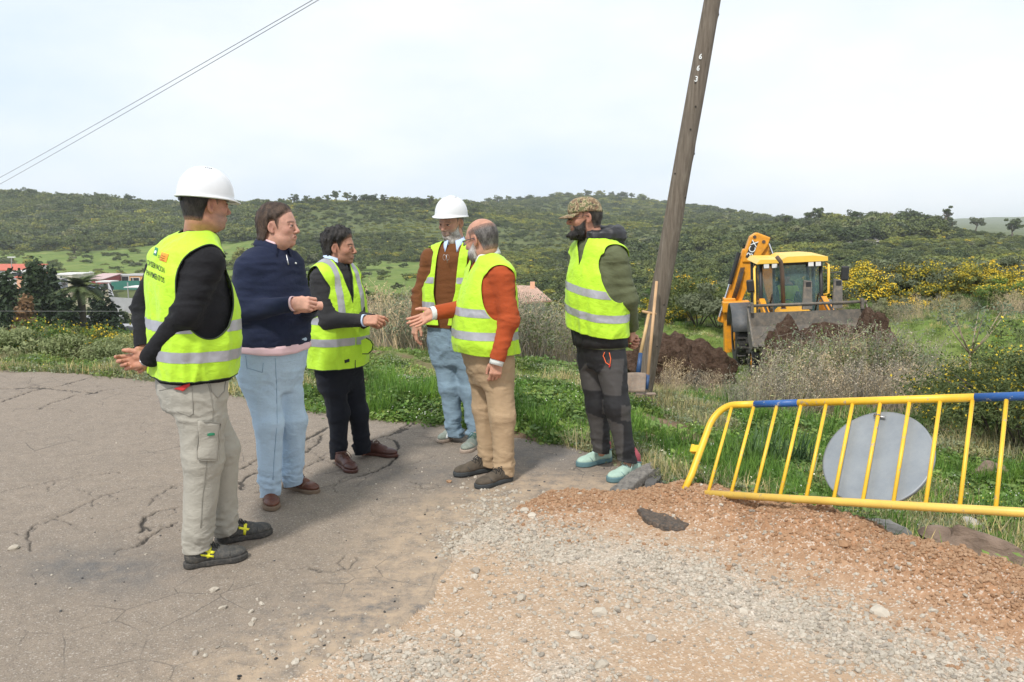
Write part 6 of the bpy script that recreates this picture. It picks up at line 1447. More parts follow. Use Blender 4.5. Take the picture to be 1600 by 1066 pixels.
# ------------------------------------------------------------------ near ground cover
def gpts(n, u0, u1, d0, d1, r, power=1.0):
    D = np.exp(r.uniform(math.log(d0), math.log(d1), n) ) if power == 0 else (d0 + (d1 - d0) * r.uniform(0, 1, n) ** power); u = r.uniform(u0, u1, n); x = (u - 800) / FPX * D * cp; return x, D
def ginfo(x, y):
    h, g = ground(x, y, True); return h, g
r_ = np.random.default_rng(21)
tufts = [jm('tuft', [(*blades(22, .10, .09, .0035, 1 + i, .9), m)]) for i, m in enumerate((M_GRASS, M_GRASS2, M_GRASS, M_DRYG))] + [jm('tuft', [(*blades(26, .22, .10, .005, 11, .8, 4), M_GRASS2)]), jm('tuft', [(*blades(16, .20, .12, .0032, 12, 1.0, 4), M_DRYG), (*blades(8, .14, .10, .0035, 13, .8), M_GRASS)])]
def rosette(seed, n, rad, size, mat, fl=0, fm=None):
    r = np.random.default_rng(seed); P = np.stack([r.normal(size=n) * rad * .5, r.normal(size=n) * rad * .5, r.uniform(.008, .055, n)], 1); out = [(*leaves(P, np.tile((0, 0, 1.0), (n, 1)), size, .75, .55, r), mat)]
    if fl: P = np.stack([r.normal(size=fl) * rad * .5, r.normal(size=fl) * rad * .5, r.uniform(.05, .085, fl)], 1); out.append((*leaves(P, np.tile((0, -.3, 1.0), (fl, 1)), .0055, .9, .3, r), fm))
    return jm('weeds', out)
weeds = [rosette(51, 60, .16, .018, M_CLOV), rosette(52, 60, .16, .016, M_GRASS2, 2, M_PETW), rosette(53, 46, .14, .022, M_CLOV, 1, M_PETW), rosette(54, 50, .15, .014, M_SILV), rosette(55, 44, .15, .017, M_GRASS, 1, M_PETY)]
protos = tufts + weeds
def put(n, d0, d1, seed, s0, s1, choose, pw=1.0, u0=-120, u1=1720, name='grass'):
    r = np.random.default_rng(seed); x, y = gpts(n, u0, u1, d0, d1, r, pw); h, g = ginfo(x, y); e = np.minimum(g['sr'], g['st']); pn = fbm2(x * 1.3, y * 1.3, 4, 51) - .25; so = np.clip(pn * 1.6, 0, 1) + pxg(g['u'], g['v'], 1540, 735, 40, 25) + pxg(g['u'], g['v'], 1290, 665, 60, 15) + pxg(g['u'], g['v'], 1110, 650, 60, 14)
    so = np.maximum(so, np.clip(1 - e / .25, 0, 1) * np.clip((g['u'] - 1250) / 100, 0, 1) * .9)
    k = g['veg'] & (r.uniform(0, 1, n) > so * .95) & (r.uniform(0, 1, n) < np.clip(.25 + e / .12, 0, 1)); x, y, h, u = x[k], y[k], h[k], g['u'][k]; m = len(x); sc = r.uniform(s0, s1, m); idx = choose(r, m, x, y, u)
    scatter(name, protos, np.stack([x, y, h - .004], 1), np.stack([r.normal(size=m) * .08, r.normal(size=m) * .08, r.uniform(0, 6.28, m)], 1), sc, idx)
def ch1(r, m, x, y, u):
    w = fbm2(x * 1.1, y * 1.1, 3, 91); g = r.choice([6, 7, 8, 6, 7, 10, 0, 1], m); d = r.choice([3, 5, 9, 0, 3, 9], m); f = r.choice([1, 1, 0, 6, 4, 8], m); return np.where(w < -.12, d, np.where(w > .45, f, g))
put(30000, 3.3, 9.5, 1, .55, 1.15, ch1, name='grass'); put(24000, 9.0, 20, 2, .7, 1.2, lambda r, m, x, y, u: np.where(fbm2(x * .7, y * .7, 3, 91) < -.3, r.choice([3, 5, 9], m), r.choice([0, 1, 0, 2, 10, 9, 8], m)), name='field_grass'); put(20000, 18, 46, 3, 1.0, 1.9, lambda r, m, x, y, u: r.choice([0, 1, 0, 2, 10, 3, 9], m), name='far_field_grass')
put(900, 3.6, 5.9, 4, .6, 1.0, lambda r, m, x, y, u: r.choice([1, 4, 1, 6, 7], m), u0=1060, name='lush_grass')
# taller green clumps
def clump(u, v, kind, s, label, name='grass_clump', n=1):
    p = onz(u, v, -.15); z = gz(p[0], p[1]); return p[0], p[1], z
longm = mesh_np('blade', *blades(70, .42, .16, .011, 61, .75, 5), (m_leaf('iris leaves', (.085, .15, .06), .25, trans=.25),), False); tallm = mesh_np('blade', *blades(120, .26, .20, .006, 62, .7, 4), (M_GRASS2,), False)
for u, v, me, s, lb in ((1195, 735, longm, .95, 'clump of long strap-like leaves behind the left end of the barrier'), (1245, 728, longm, .8, 'clump of long strap-like leaves between the barrier bars left of the disc'), (1160, 745, longm, .6, 'short clump of strap-like leaves near the barrier foot'), (1075, 600, tallm, 1.4, 'dense green grass clump at the right of the pole foot'), (1110, 612, tallm, 1.5, 'dense green grass clump right of the first by the pole'), (1330, 618, tallm, 1.1, 'green grass clump above the middle of the barrier rail'), (1250, 600, tallm, 1.0, 'green grass clump in front of the digger bucket')):
    p = onz(u, v, -.3); t = tag(link('grass_clump', me, None, (p[0], p[1], gz(p[0], p[1]) - .02)), lb, 'grass clump'); t.rotation_euler = (0, 0, u); t.scale = (s,) * 3
# dry stalks
def stalks(seed, n, h, rad, r0, mats, leafy=0):
    r = np.random.default_rng(seed); mb = MB(); P = []
    for i in range(n):
        a = r.uniform(0, 6.28); b = np.array((r.normal() * rad * .5, r.normal() * rad * .5, -.02)); H = h * r.uniform(.45, 1.1); le = r.uniform(.05, .45); top = b + np.array((math.cos(a) * le * H, math.sin(a) * le * H, H)); mid = (b + top) / 2 + r.normal(size=3) * .03; mb.tube([b, mid, top], [r0, r0 * .8, r0 * .4], 3, False)
        for k in range(3):
            t = r.uniform(.4, 1); c = mid * (1 - t) + top * t; e = c + np.array((r.normal() * .10, r.normal() * .10, r.uniform(.04, .16))) * h; mb.tube([c, e], [r0 * .6, r0 * .3], 3, False); P.append(e)
    out = [(np.concatenate(mb.V), mb.faces(), mats[0])]; P = np.array(P)
    q = np.repeat(P, 3, 0) + r.normal(size=(len(P) * 3, 3)) * .02; out.append((*leaves(q, r.normal(size=q.shape), .012, .7, 1., r), mats[1]))
    if leafy:
        q = np.repeat(P, leafy, 0) * np.array((1, 1, .8)) + r.normal(size=(len(P) * leafy, 3)) * .05; out.append((*leaves(q, r.normal(size=q.shape) + (0, 0, .5), .024, .4, 1., r), mats[2]))
    return jm('stalks', out)
sp_ = [stalks(71, 34, .85, .35, .0035, (M_STEM, M_STEM)), stalks(72, 30, .75, .35, .0035, (M_STEM2, M_STEM)), stalks(73, 26, .8, .35, .0035, (M_STEM, M_SILV, M_SILV), 3), stalks(74, 26, .9, .3, .004, (M_STEM2, M_SILV, M_OL), 4)]
def stand(name, outline, n, seed, s0, s1, ids, d0, d1):
    r = np.random.default_rng(seed); P = []
    (ua, ub) = outline; u = r.uniform(ua, ub, n); D = r.uniform(d0, d1, n); x = (u - 800) / FPX * D * cp; h = ground(x, D); m = n
    scatter(name, sp_, np.stack([x, D, h], 1), np.stack([r.normal(size=m) * .12, r.normal(size=m) * .12, r.uniform(0, 6.28, m)], 1), r.uniform(s0, s1, m), r.choice(ids, m))
stand('dry_weeds', (1160, 1475), 72, 1, .5, 1.05, [0, 1, 1, 0, 2], 9.2, 12.8); stand('dry_weeds_by_mound', (1040, 1150), 12, 2, .5, .8, [0, 1], 12, 16); stand('leafy_weeds', (1250, 1420), 46, 3, .9, 1.35, [2, 3], 11, 13.5)
stand('tall_weeds', (545, 700), 60, 4, .8, 1.3, [2, 3, 2, 0], 12.5, 16); stand('tall_weeds_right', (795, 905), 60, 5, .85, 1.3, [2, 3, 0, 1], 12, 16); stand('weeds_under_hedge', (1300, 1640), 46, 6, .6, 1.0, [0, 1, 2, 3], 27, 31); stand('weeds_left', (-60, 260), 26, 7, .4, .7, [2, 0, 3], 12, 16); stand('weeds_behind', (380, 545), 60, 8, .7, 1.1, [2, 3], 13, 16)
# the small leafless sapling
def sapling(u, v, D, h, label):
    x = ux(u, D); z = float(far_h(np.array([x]), np.array([D]))[0]) if D > 14 else gz(x, D); t = empty('sapling', (x, D, z), label, 'sapling'); r = np.random.default_rng(int(u)); mb = MB(); mb.tube([(0, 0, -.05), (.02, 0, h * .3), (.01, 0, h * .5)], [.03, .024, .02], 7); P = []
    for i in range(7):
        a = i * .9; b = np.array((.01, 0, h * .5)); m_ = b + np.array((math.cos(a) * h * .15, math.sin(a) * h * .15, h * .2)); e = m_ + np.array((math.cos(a) * h * .16, math.sin(a) * h * .16, h * r.uniform(.15, .32))); mb.tube([b, m_, e], [.014, .009, .004], 5)
        for k in range(3): q = m_ + (e - m_) * r.uniform(0, 1); w = q + r.normal(size=3) * .06 * h + (0, 0, .05 * h); mb.tube([q, w], [.005, .002], 4); P += [w, e]
    mb.build('trunk', M_STEM2, t, True); P = np.repeat(np.array(P), 9, 0) + r.normal(size=(len(P) * 9, 3)) * .06; link('crown', mesh_np('crown', *leaves(P, r.normal(size=P.shape), .03, .45, 1., r), (M_SILV,), False), t)
sapling(1530, 0, 12.5, 1.5, 'thin bare-stemmed sapling with a sparse grey-green top in the field at the right')

# ------------------------------------------------------------------ stones
def ico(sub=1):
    bm = bmesh.new(); bmesh.ops.create_icosphere(bm, subdivisions=sub, radius=1); V = np.array([v.co for v in bm.verts]); F = np.array([[v.index for v in f.verts] for f in bm.faces]); bm.free(); return V, F
I1, I2, I3, I4 = ico(1), ico(2), ico(3), ico(4)
def stone(seed, base=I1, flat=.65, rough=.28):
    r = np.random.default_rng(seed); V = base[0] * (1 + rough * vnoise(base[0] * 1.3 + seed * 7.1, seed)[:, None] + rough * .35 * vnoise(base[0] * 3.1 + seed, seed)[:, None]) * np.array((1, r.uniform(.6, .95), flat * r.uniform(.7, 1.1)))
    for k in range(7): d = r.normal(size=3); d /= np.linalg.norm(d); q = V @ d; V = V - np.maximum(q - .48, 0)[:, None] * d * .9     # broken facets
    return V, base[1]
def m_stone(name, c, c2, sc=6.0):
    m, t, b = NEW(name); oi = N(t, 'ShaderNodeObjectInfo').outputs['Random']; a = MIX(t, oi, c, c2); a = MIX(t, RAMP(t, NOISE(t, OBJ(t), sc, 5, .7), (.3, .5), (.7, .0)), a, tuple(x * .6 for x in c)); t.links.new(a, b.inputs['Base Color']); b.inputs['Roughness'].default_value = .93; b.inputs['Specular IOR Level'].default_value = .2
    t.links.new(BUMP(t, NOISE(t, OBJ(t), sc * 5, 4, .6), .4, .02), b.inputs['Normal']); return m
MS_W = m_stone('pale limestone gravel', (.42, .37, .30), (.62, .56, .47), 2.0); MS_O = m_stone('orange clod', (.35, .205, .115), (.50, .33, .21), 2.0); MS_G = m_stone('grey stone', (.30, .265, .22), (.45, .40, .34), 2.0); MS_A = m_stone('broken asphalt', (.05, .05, .05), (.14, .135, .13), 2.0)
def stones(name, dens_fn, n, seed, s0, s1, mats, pw=2.6, area=(60, 1720, 2.3, 6.2), sub=I1, sink=.25):
    r = np.random.default_rng(seed); u0, u1, d0, d1 = area; D = d0 + (d1 - d0) * r.uniform(0, 1, n); u = r.uniform(u0, u1, n); x = (u - 800) / FPX * (D * cp + 1.6 * sp); y = D; h, g = ground(x, y, True)
    d = dens_fn(g['u'], g['v'], g, x, y); k = (r.uniform(0, 1, n) < d) & ~(g['cf'] < .004); x, y, h = x[k], y[k], h[k]; m = len(x); s = s0 + (s1 - s0) * r.uniform(0, 1, m) ** pw
    pr = [mesh_np('stone', *stone(seed * 50 + i, sub), (mats[i % len(mats)],), False) for i in range(6)]
    scatter(name, pr, np.stack([x, y, h + s * (.35 - sink)], 1), np.stack([r.normal(size=m) * .3, r.normal(size=m) * .3, r.uniform(0, 6.28, m)], 1), s, r.integers(0, 6, m))
def dwhite(u, v, g, x, y):
    w = dline(u, v, [(745, 818), (800, 838), (900, 865), (1000, 875), (1100, 905), (1200, 950), (1300, 985), (1450, 1030), (1600, 1070)], 36) + .7 * dline(u, v, [(700, 850), (745, 815), (780, 790)], 22) + .55 * pxg(u, v, 660, 1040, 90, 40) + .6 * pxg(u, v, 880, 1065, 60, 45) + .10 * pxg(u, v, 470, 1010, 100, 60) + .04 * g['track'] + .10 * pxg(u, v, 1000, 960, 350, 60) * g['track']
    return np.clip(w * (.75 + .6 * fbm2(x * 3, y * 3, 2, 17)), 0, 1)
stones('white_gravel', dwhite, 110000, 1, .004, .020, (MS_W, MS_W, MS_G, MS_W), 2.0)
stones('fine_gravel', lambda u, v, g, x, y: np.clip(.18 * g['track'] + .7 * dwhite(u, v, g, x, y), 0, 1), 70000, 2, .0025, .006, (MS_W, MS_G, MS_W, MS_O), 1.5)
stones('orange_clods', lambda u, v, g, x, y: np.where(g['track'] | g['veg'], np.exp(-(g['berm'] / .20) ** 2) * 1.0 + .05 * (g['berm'] < .7), 0), 150000, 3, .0025, .020, (MS_O,), 4.0, area=(800, 1750, 2.6, 5.5))
stones('road_grit', lambda u, v, g, x, y: np.where(g['road'], .004 + .05 * np.exp(-(g['st'] / .25) ** 2) + .05 * pxg(u, v, 470, 980, 110, 70) + .035 * pxg(u, v, 650, 745, 130, 35) + .03 * pxg(u, v, 150, 880, 130, 50) + .03 * pxg(u, v, 880, 720, 100, 30), 0), 90000, 4, .003, .012, (MS_W, MS_G, MS_G, MS_A), 3.0, area=(-60, 1100, 2.3, 8.0))
def rock(u, v, size, label, mat, z=0.0, seed=1, flat=.6, base=None, name='rock', sink=.2, cat='rock', rz=0.0, asp=1.0):
    p = onz(u, v, z); V, F = stone(seed, base or (I3 if size > .12 else I2), flat, .3); V = V * size * np.array((1, asp, 1)); 
    if size > .12: V = V + vnorm(V, F) * (size * .05 * fbm3(V / size * 4, seed))[:, None]
    o = link(name, mesh_np(name, V, F, (mat,), False), None, (p[0], p[1], gz(p[0], p[1]) + size * flat * (.5 - sink))); o.rotation_euler = (0, 0, rz or seed); return tag(o, label, cat)
def fbm3(P, s): return vnoise(P, s) + .5 * vnoise(P * 2.1, s + 1) + .25 * vnoise(P * 4.3, s + 2)
for i, (u, v, s, lb) in enumerate([(742, 893, .030, 'darkish stone lying alone on the track right of the asphalt corner'), (742, 903, .026, 'pale stone just below the dark one by the asphalt corner'), (910, 917, .028, 'dark brown stone alone in the middle of the gravel track'), (814, 936, .032, 'pale flat stone set in the track at the middle'), (716, 990, .03, 'whitish stone near the bottom gravel patch'), (333, 922, .026, 'single pale stone on the asphalt in front of the boots'), (349, 950, .024, 'second pale stone below the boots, nearer the camera'), (820, 800, .035, 'pale stone on the corner where asphalt meets the track'), (830, 808, .038, 'largest pale stone on the corner where asphalt meets the track'), (774, 797, .022, 'small white stone just left of the corner stones'), (701, 754, .026, 'small orange-brown stone near the brown leather-shoed man'), (940, 960, .045, 'wide pale stone half sunk in the track'), (1376, 958, .05, 'flat stone in the middle of the white gravel band'), (898, 996, .034, 'pale stone above the bottom gravel heap'), (940, 1040, .04, 'pale stone at the bottom middle of the track'), (575, 1030, .03, 'stone on the edge of the gravel at the bottom'), (20, 858, .03, 'pale stone near the left edge of the road'), (1095, 905, .03, 'stone within the white gravel band'), (1160, 952, .03, 'grey stone below the white gravel band'), (1016, 1000, .03, 'small grey stone low on the track'), (1315, 880, .038, 'round brown clod on the slope of the dirt ridge')]):
    rock(u, v, s, lb, MS_W if 'pale' in lb or 'whit' in lb else (MS_O if 'brown' in lb and 'dark' not in lb else MS_G), 0, 200 + i, .55)
M_BR = m_stone('brown earth rock', (.20, .14, .105), (.30, .225, .175), 14); M_LIME = m_stone('white limestone', (.50, .48, .44), (.66, .64, .60), 5); M_CONC = m_stone('grey broken concrete', (.42, .39, .35), (.54, .51, .47), 5)
rock(1530, 884, .36, 'long brown earth-covered rock at the right edge of the dirt ridge', M_BR, -.05, 321, .8, I4, sink=.05, rz=-.55, asp=.45); rock(1365, 838, .22, 'grey concrete slab edge between the dirt ridge and the grass', M_CONC, .0, 302, .4, I4, rz=-.5, asp=.4, sink=-.1)
rock(1112, 682, .10, 'white rock in the grass beside the upper left corner of the barrier', M_LIME, -.1, 303, .5); rock(1520, 787, .10, 'grey rock in the grass under the barrier right of the disc', M_CONC, -.25, 304, .6); rock(628, 598, .16, 'flat pale rock in the grass behind the charcoal-jumpered man', M_LIME, -.05, 305, .25); rock(606, 609, .12, 'low pale rock beside the larger flat one in the grass', M_LIME, -.05, 306, .25); rock(1290, 808, .07, 'dark small rock in the grass under the barrier', M_BR, -.2, 307, .6); rock(1480, 665, .11, 'brown clod in the weeds behind the barrier', M_BR, -.35, 308, .5); rock(1545, 732, .20, 'brown eroded earth bank seen through the last barrier bars', M_BR, -.35, 309, .6, I4, sink=.4); rock(1345, 612, .10, 'white scrap of stone in the grass above the barrier', M_LIME, -.4, 310, .4); rock(1070, 592, .05, 'small white stone in the grass right of the pole', M_LIME, -.25, 311, .7); rock(1000, 548, .20, 'mossy stone seen behind the shovel', M_CONC, -.3, 312, .5)
_rk = bpy.data.objects['rock'] if False else None
for o_ in [o for o in COL.objects if o.get('label', '').startswith('long brown earth-covered')]: o_.location = tuple(onz(1540, 868, -.10)); o_.rotation_euler = (.25, .12, -.60); o_.scale = (1.15, 1.2, .85); o_.location.z -= .07
for o_ in [o for o in COL.objects if o.get('label', '').startswith('grey concrete slab edge')]: o_.location = tuple(onz(1372, 836, -.06)); o_.rotation_euler = (0, 0, -.6)
rock(1420, 846, .13, 'brown earth lump in the ditch below the barrier', M_BR, -.1, 313, .8, I4, sink=.4); rock(678, 652, .09, 'dark broken clod on the asphalt edge behind the dark-haired man', MS_A, 0, 314, .35, I3)
def slab(px, z0, th, label, seed, name='asphalt_chunk', mat=MS_A, tilt=(0, 0)):
    P = GP(px); c = P.mean(0); n = 64; r = np.random.default_rng(seed); Q = P - c; ang = np.linspace(0, 2 * math.pi, n, endpoint=False)
    L = np.concatenate([[0], np.cumsum(np.linalg.norm(np.roll(Q, -1, 0) - Q, axis=1))]); t = np.linspace(0, L[-1], n, endpoint=False); O = np.stack([np.interp(t, L, np.append(Q[:, k], Q[0, k])) for k in (0, 1)], 1); O *= (1 + .07 * vnoise2(ang * 3, ang * 0 + seed, seed) + .02 * r.normal(size=n))[:, None]
    V = []; rr = [(1.04, -th), (1.03, -th * .5), (.99, -th * .1), (.93, 0)] + [(k, 0) for k in (.8, .62, .44, .26, .1)]
    for k, zz in rr: V.append(np.column_stack([O * k, np.full(n, zz) + th * .14 * fbm2(O[:, 0] * k * 16 + seed, O[:, 1] * k * 16, 3, seed) + tilt[0] * O[:, 0] * k + tilt[1] * O[:, 1] * k]))
    V = np.vstack(V + [np.array([[0, 0, 0]])]); m = len(rr); F = [(i * n + k, i * n + (k + 1) % n, (i + 1) * n + (k + 1) % n) for i in range(m - 1) for k in range(n)] + [(i * n + k, (i + 1) * n + (k + 1) % n, (i + 1) * n + k) for i in range(m - 1) for k in range(n)] + [((m - 1) * n + k, (m - 1) * n + (k + 1) % n, len(V) - 1) for k in range(n)]
    return tag(link(name, mesh_np(name, V, np.array(F), (mat,), False), None, (c[0], c[1], z0)), label, 'asphalt chunk')
_ac = simple('weathered asphalt crust', (.20, .185, .165), .95, .3, 14, .8, 90, dirt=(.05, .05, .05), dirt_amt=.9); _at = simple('tar sheet', (.060, .050, .042), .6, .4, 16, .9, 60, dirt=(.28, .18, .11), dirt_amt=.6)
slab([(955, 768), (985, 752), (1012, 742), (1020, 752), (990, 768), (968, 778)], .055, .05, 'broken asphalt slab tipped up beside the mint running shoe', 1, mat=_ac, tilt=(.1, .12)); slab([(1012, 748), (1028, 738), (1035, 752), (1022, 764), (1008, 762)], .03, .06, 'dark asphalt lump behind the tipped slab', 2, mat=MS_A); slab([(1020, 762), (1040, 752), (1062, 760), (1055, 772), (1030, 774)], .015, .05, 'dark gravelly asphalt piece by the foot of the barrier', 3, mat=MS_A); slab([(1000, 732), (1018, 728), (1022, 738), (1005, 742)], .03, .05, 'small asphalt lump at the road corner', 4, mat=_ac)
slab([(993, 803), (1020, 797), (1045, 797), (1070, 812), (1086, 824), (1068, 832), (1035, 832), (1010, 820)], .035, .035, 'flat dark tar sheet lying on the orange dirt', 5, 'tar_sheet', _at)
# ------------------------------------------------------------------ leaning pole, tools
def m_wood():
    m, t, b = NEW('weathered pole wood'); o = OBJ(t); mp_ = N(t, 'ShaderNodeMapping', {'Vector': o, 'Scale': (9, 9, .55)}); n = NOISE(t, mp_.outputs[0], 5, 7, .7); n2 = NOISE(t, o, 2.0, 4, .6)
    c = RAMP(t, n, (.25, (.070, .054, .040)), (.5, (.165, .135, .105)), (.75, (.27, .23, .185))); c = MIX(t, RAMP(t, n2, (.4, 0.), (.7, .5)), c, (.15, .125, .10))
    t.links.new(c, b.inputs['Base Color']); b.inputs['Roughness'].default_value = .9; b.inputs['Specular IOR Level'].default_value = .2; t.links.new(BUMP(t, n, .8, .012), b.inputs['Normal']); return m
M_POLE = m_wood(); M_KNOT = simple('dark knot', (.035, .028, .022), .9)
pb = at(1005, 606, 8.7); pt = at(1113, 0, 8.45); ax = pt - pb; Lp = np.linalg.norm(ax); ax /= Lp; fr = frame(ax, (0, -1, 0)); LT = 8.2
pole = empty('utility_pole', tuple(pb), 'leaning grey wooden utility pole with white painted numbers, behind the capped man', 'utility pole')
nz_, na_ = 150, 28; V = []; rp = np.random.default_rng(8); kn = [(t, rp.uniform(0, 6.28)) for t in np.arange(.5, LT, .23)]
for i in range(nz_):
    t = -.5 + (LT + .5) * i / (nz_ - 1)
    for k in range(na_):
        a = k * 2 * math.pi / na_; r = .107 - .0070 * t * .75; r += .0035 * vnoise(np.array([[math.cos(a) * 2, math.sin(a) * 2, t * 1.2]]), 3)[0]
        for (kt, ka) in kn:
            d = ((t - kt) / .035) ** 2 + ((((a - ka + math.pi) % (2 * math.pi)) - math.pi) * .13 / .03) ** 2; r += .009 * math.exp(-d)
        V.append(pb + ax * t + (fr[:, 1] * math.cos(a) + fr[:, 2] * math.sin(a)) * r)
Q = [(i * na_ + k, i * na_ + (k + 1) % na_, (i + 1) * na_ + (k + 1) % na_, (i + 1) * na_ + k) for i in range(nz_ - 1) for k in range(na_)] + [((nz_ - 1) * na_ + k, (nz_ - 1) * na_ + (k + 1) % na_, (nz_ - 1) * na_ + (k + 7) % na_, (nz_ - 1) * na_ + (k + 8) % na_) for k in range(0, 0)]
po = part('pole_shaft', np.array(V), np.array(Q), M_POLE, pole)
for (kt, ka) in kn[::1]:
    r = .107 - .0070 * kt * .75 + .0075; mb = MB(); c = pb + ax * kt; d = fr[:, 1] * math.cos(ka) + fr[:, 2] * math.sin(ka); mb.tube([c + d * (r - .01), c + d * (r + .001)], .010, 8); mb.build('knot', M_KNOT, pole, world=True)
sk = Skin(po)
for tx, (u, v) in (('6', (1091.5, 92)), ('6', (1088, 110)), ('3', (1084.8, 127))): print_text(sk, tx, (u, v), (4.6, 1.0), (1.6, -8.4), _wht, pole, 'painted_number', .004)
M_ASH = simple('ash wood handle', (.56, .37, .17), .6, .18, 6, .2, 60, dirt=(.35, .24, .13)); M_ASH2 = simple('old ash wood handle', (.50, .31, .16), .65, .18, 6, .2, 60); M_BLUE = simple('blue enamel steel', (.025, .065, .16), .5, .2, 20); M_RUST = simple('muddy steel blade', (.24, .19, .15), .8, .3, 12, .4, 60, dirt=(.30, .20, .13), dirt_amt=.8)
a, b = at(997, 574, 8.10), at(1014, 490, 8.35); dn = (b - a) / np.linalg.norm(b - a)
sh_ = empty('shovel', tuple(at(992, 612, 7.95)), 'square-bladed shovel with pale T-handle and blue socket leaning on the pole foot', 'shovel')
sock = a + (b - a) * 0; j = at(1001, 552, 8.15); mb = MB(); mb.tube([j, b], [.019, .016], 10); mb.build('handle', M_ASH, sh_, True, world=True)
mb = MB(); g = b + dn * .005; mb.tube([g - np.array((.075, .01, -.02)), g + np.array((.002, 0, 0)), g + np.array((.075, .01, -.012))], [.013, .017, .014], 10); mb.build('grip', M_ASH2, sh_, True, world=True)
mb = MB(); mb.tube([at(997, 585, 8.07), j], [.026, .021], 10); mb.build('socket', M_BLUE, sh_, True, world=True)
bl = [at(u, v, Y) for u, v, Y in ((977, 583, 7.95), (1010, 583, 7.98), (1008, 612, 7.90), (994, 616, 7.9), (980, 613, 7.88))]
def bladefn():
    V = []; 
    for jx in range(9):
        for ix in range(9):
            s, t = ix / 8, jx / 8; p = (bl[0] * (1 - s) + bl[1] * s) * (1 - t) + (bl[4] * (1 - s) + bl[2] * s) * t; p = p + np.array((0, .035 * (1 - (2 * s - 1) ** 2), -.012 * t * (1 - (2 * s - 1) ** 2))); V.append(p)
    return np.array(V), [(j * 9 + i, j * 9 + i + 1, (j + 1) * 9 + i + 1, (j + 1) * 9 + i) for j in range(8) for i in range(8)]
V, Q = bladefn(); solid(part('blade', V, Q, M_RUST, sh_), .004)
ho = empty('mattock', tuple(at(1010, 614, 8.0)), 'long-handled mattock with slim pale shaft propped against the pole right of the shovel', 'mattock')
mb = MB(); mb.tube([at(1012, 588, 8.02), at(1026, 440, 8.42)], [.017, .0155], 10); mb.build('handle', M_ASH2, ho, True, world=True)
mb = MB(); mb.tube([at(1009.5, 608, 7.97), at(1012, 586, 8.03)], [.024, .022], 9); mb.build('socket', M_BLUE, ho, True, world=True)
p0 = at(1009, 611, 7.96); mb = MB(); mb.box(p0 + np.array((0, 0, -.03)), (.20, .06, .018)); bevel(mb.build('blade', M_RUST, ho, world=True), .004)

# ------------------------------------------------------------------ fallen barrier and the back of a round sign
BR = np.array((.70020414, -.69135138, .1781781)); BB = np.array((.3521203, .55152011, .75619896)); BN = np.cross(BR, BB); B0 = np.array((1.125, 4.414, .12)); DB, LB_ = .146, .593
if BN[1] > 0: BN = -BN                                              # BN: towards the viewer
def m_paint(name, c, chip):
    m, t, b = NEW(name); o = OBJ(t); n = NOISE(t, o, 26, 8, .75); n2 = NOISE(t, o, 7, 5, .6); a = RAMP(t, n2, (.3, tuple(x * .86 for x in c)), (.7, tuple(min(1, x * 1.08) for x in c))); ck = RAMP(t, n, (.60, 0.), (.63, .9)); a = MIX(t, ck, a, chip); a = MIX(t, RAMP(t, NOISE(t, o, 60, 5, .7), (.55, 0.), (.8, .35)), a, (.30, .22, .14))
    t.links.new(a, b.inputs['Base Color']); b.inputs['Roughness'].default_value = .45; t.links.new(BUMP(t, ck, -.3, .003), b.inputs['Normal']); return m
M_YEL = m_paint('chipped yellow paint', (.80, .49, .030), (.42, .33, .24)); M_BLU = m_paint('chipped blue paint', (.022, .10, .32), (.42, .42, .40)); M_YELW = m_paint('worn yellow paint', (.76, .50, .10), (.45, .33, .22))
ba = empty('crowd_barrier', tuple(B0 - BR * DB * .9), 'yellow crowd-control barrier with blue bands, fallen back over the ditch', 'barrier')
bp = lambda n, t, o=0: B0 + BR * DB * n + BB * t + BN * o
mb = MB(); mb.tube([bp(-.95, 0), bp(8, 0, -.003), bp(16.2, 0)], .0205, 14); mb.build('bottom_rail', M_YELW, ba, True, world=True)
mb = MB(); A = [bp(-1.18, -.045), bp(-.98, .12), bp(-.80, .42)]; arc = [bp(-.80 + .95 * (1 - math.cos(q)), .42 + (LB_ - .42) * math.sin(q)) for q in np.linspace(.15, math.pi / 2, 9)]; mb.tube(A + arc + [bp(1.05, LB_)], .0205, 14); mb.build('corner_post', M_YEL, ba, True, world=True)
for n0, n1, mt in ((1.05, 2.9, M_BLU), (2.9, 9.1, M_YEL), (9.1, 12.2, M_BLU), (12.2, 16.3, M_YEL)):
    mb = MB(); mb.tube([bp(n0, LB_), bp((n0 + n1) / 2, LB_), bp(n1, LB_)], .0208 if mt is M_BLU else .0205, 14); mb.build('top_rail', mt, ba, True, world=True)
for n in range(0, 16):
    mb = MB(); mb.tube([bp(n, .015), bp(n + .03, LB_ - .015)], .0098, 9); mb.build('bar', M_YEL, ba, True, world=True)
mb = MB(); mb.box(bp(-1.13, .285), (.05, .03, .045), np.stack([BR, BN, BB], 1)); mb.tube([bp(-1.3, .275), bp(-1.3, .315)], .012, 8); mb.build('hinge_lug', M_YEL, ba, world=True)
mb = MB(); mb.tube([bp(16.25, LB_), bp(16.4, .3), bp(16.3, 0)], .0225, 12); e = bp(16.3, 0); mb.tube([e, (e[0], e[1], gz(e[0], e[1]) - .03)], .02, 10); mb.build('corner_post', M_YEL, ba, True, world=True)
sg = empty('round_sign', tuple(bp(6.1, .265, -.04)), 'bare grey metal back of a round traffic sign tied behind the barrier bars', 'sign')
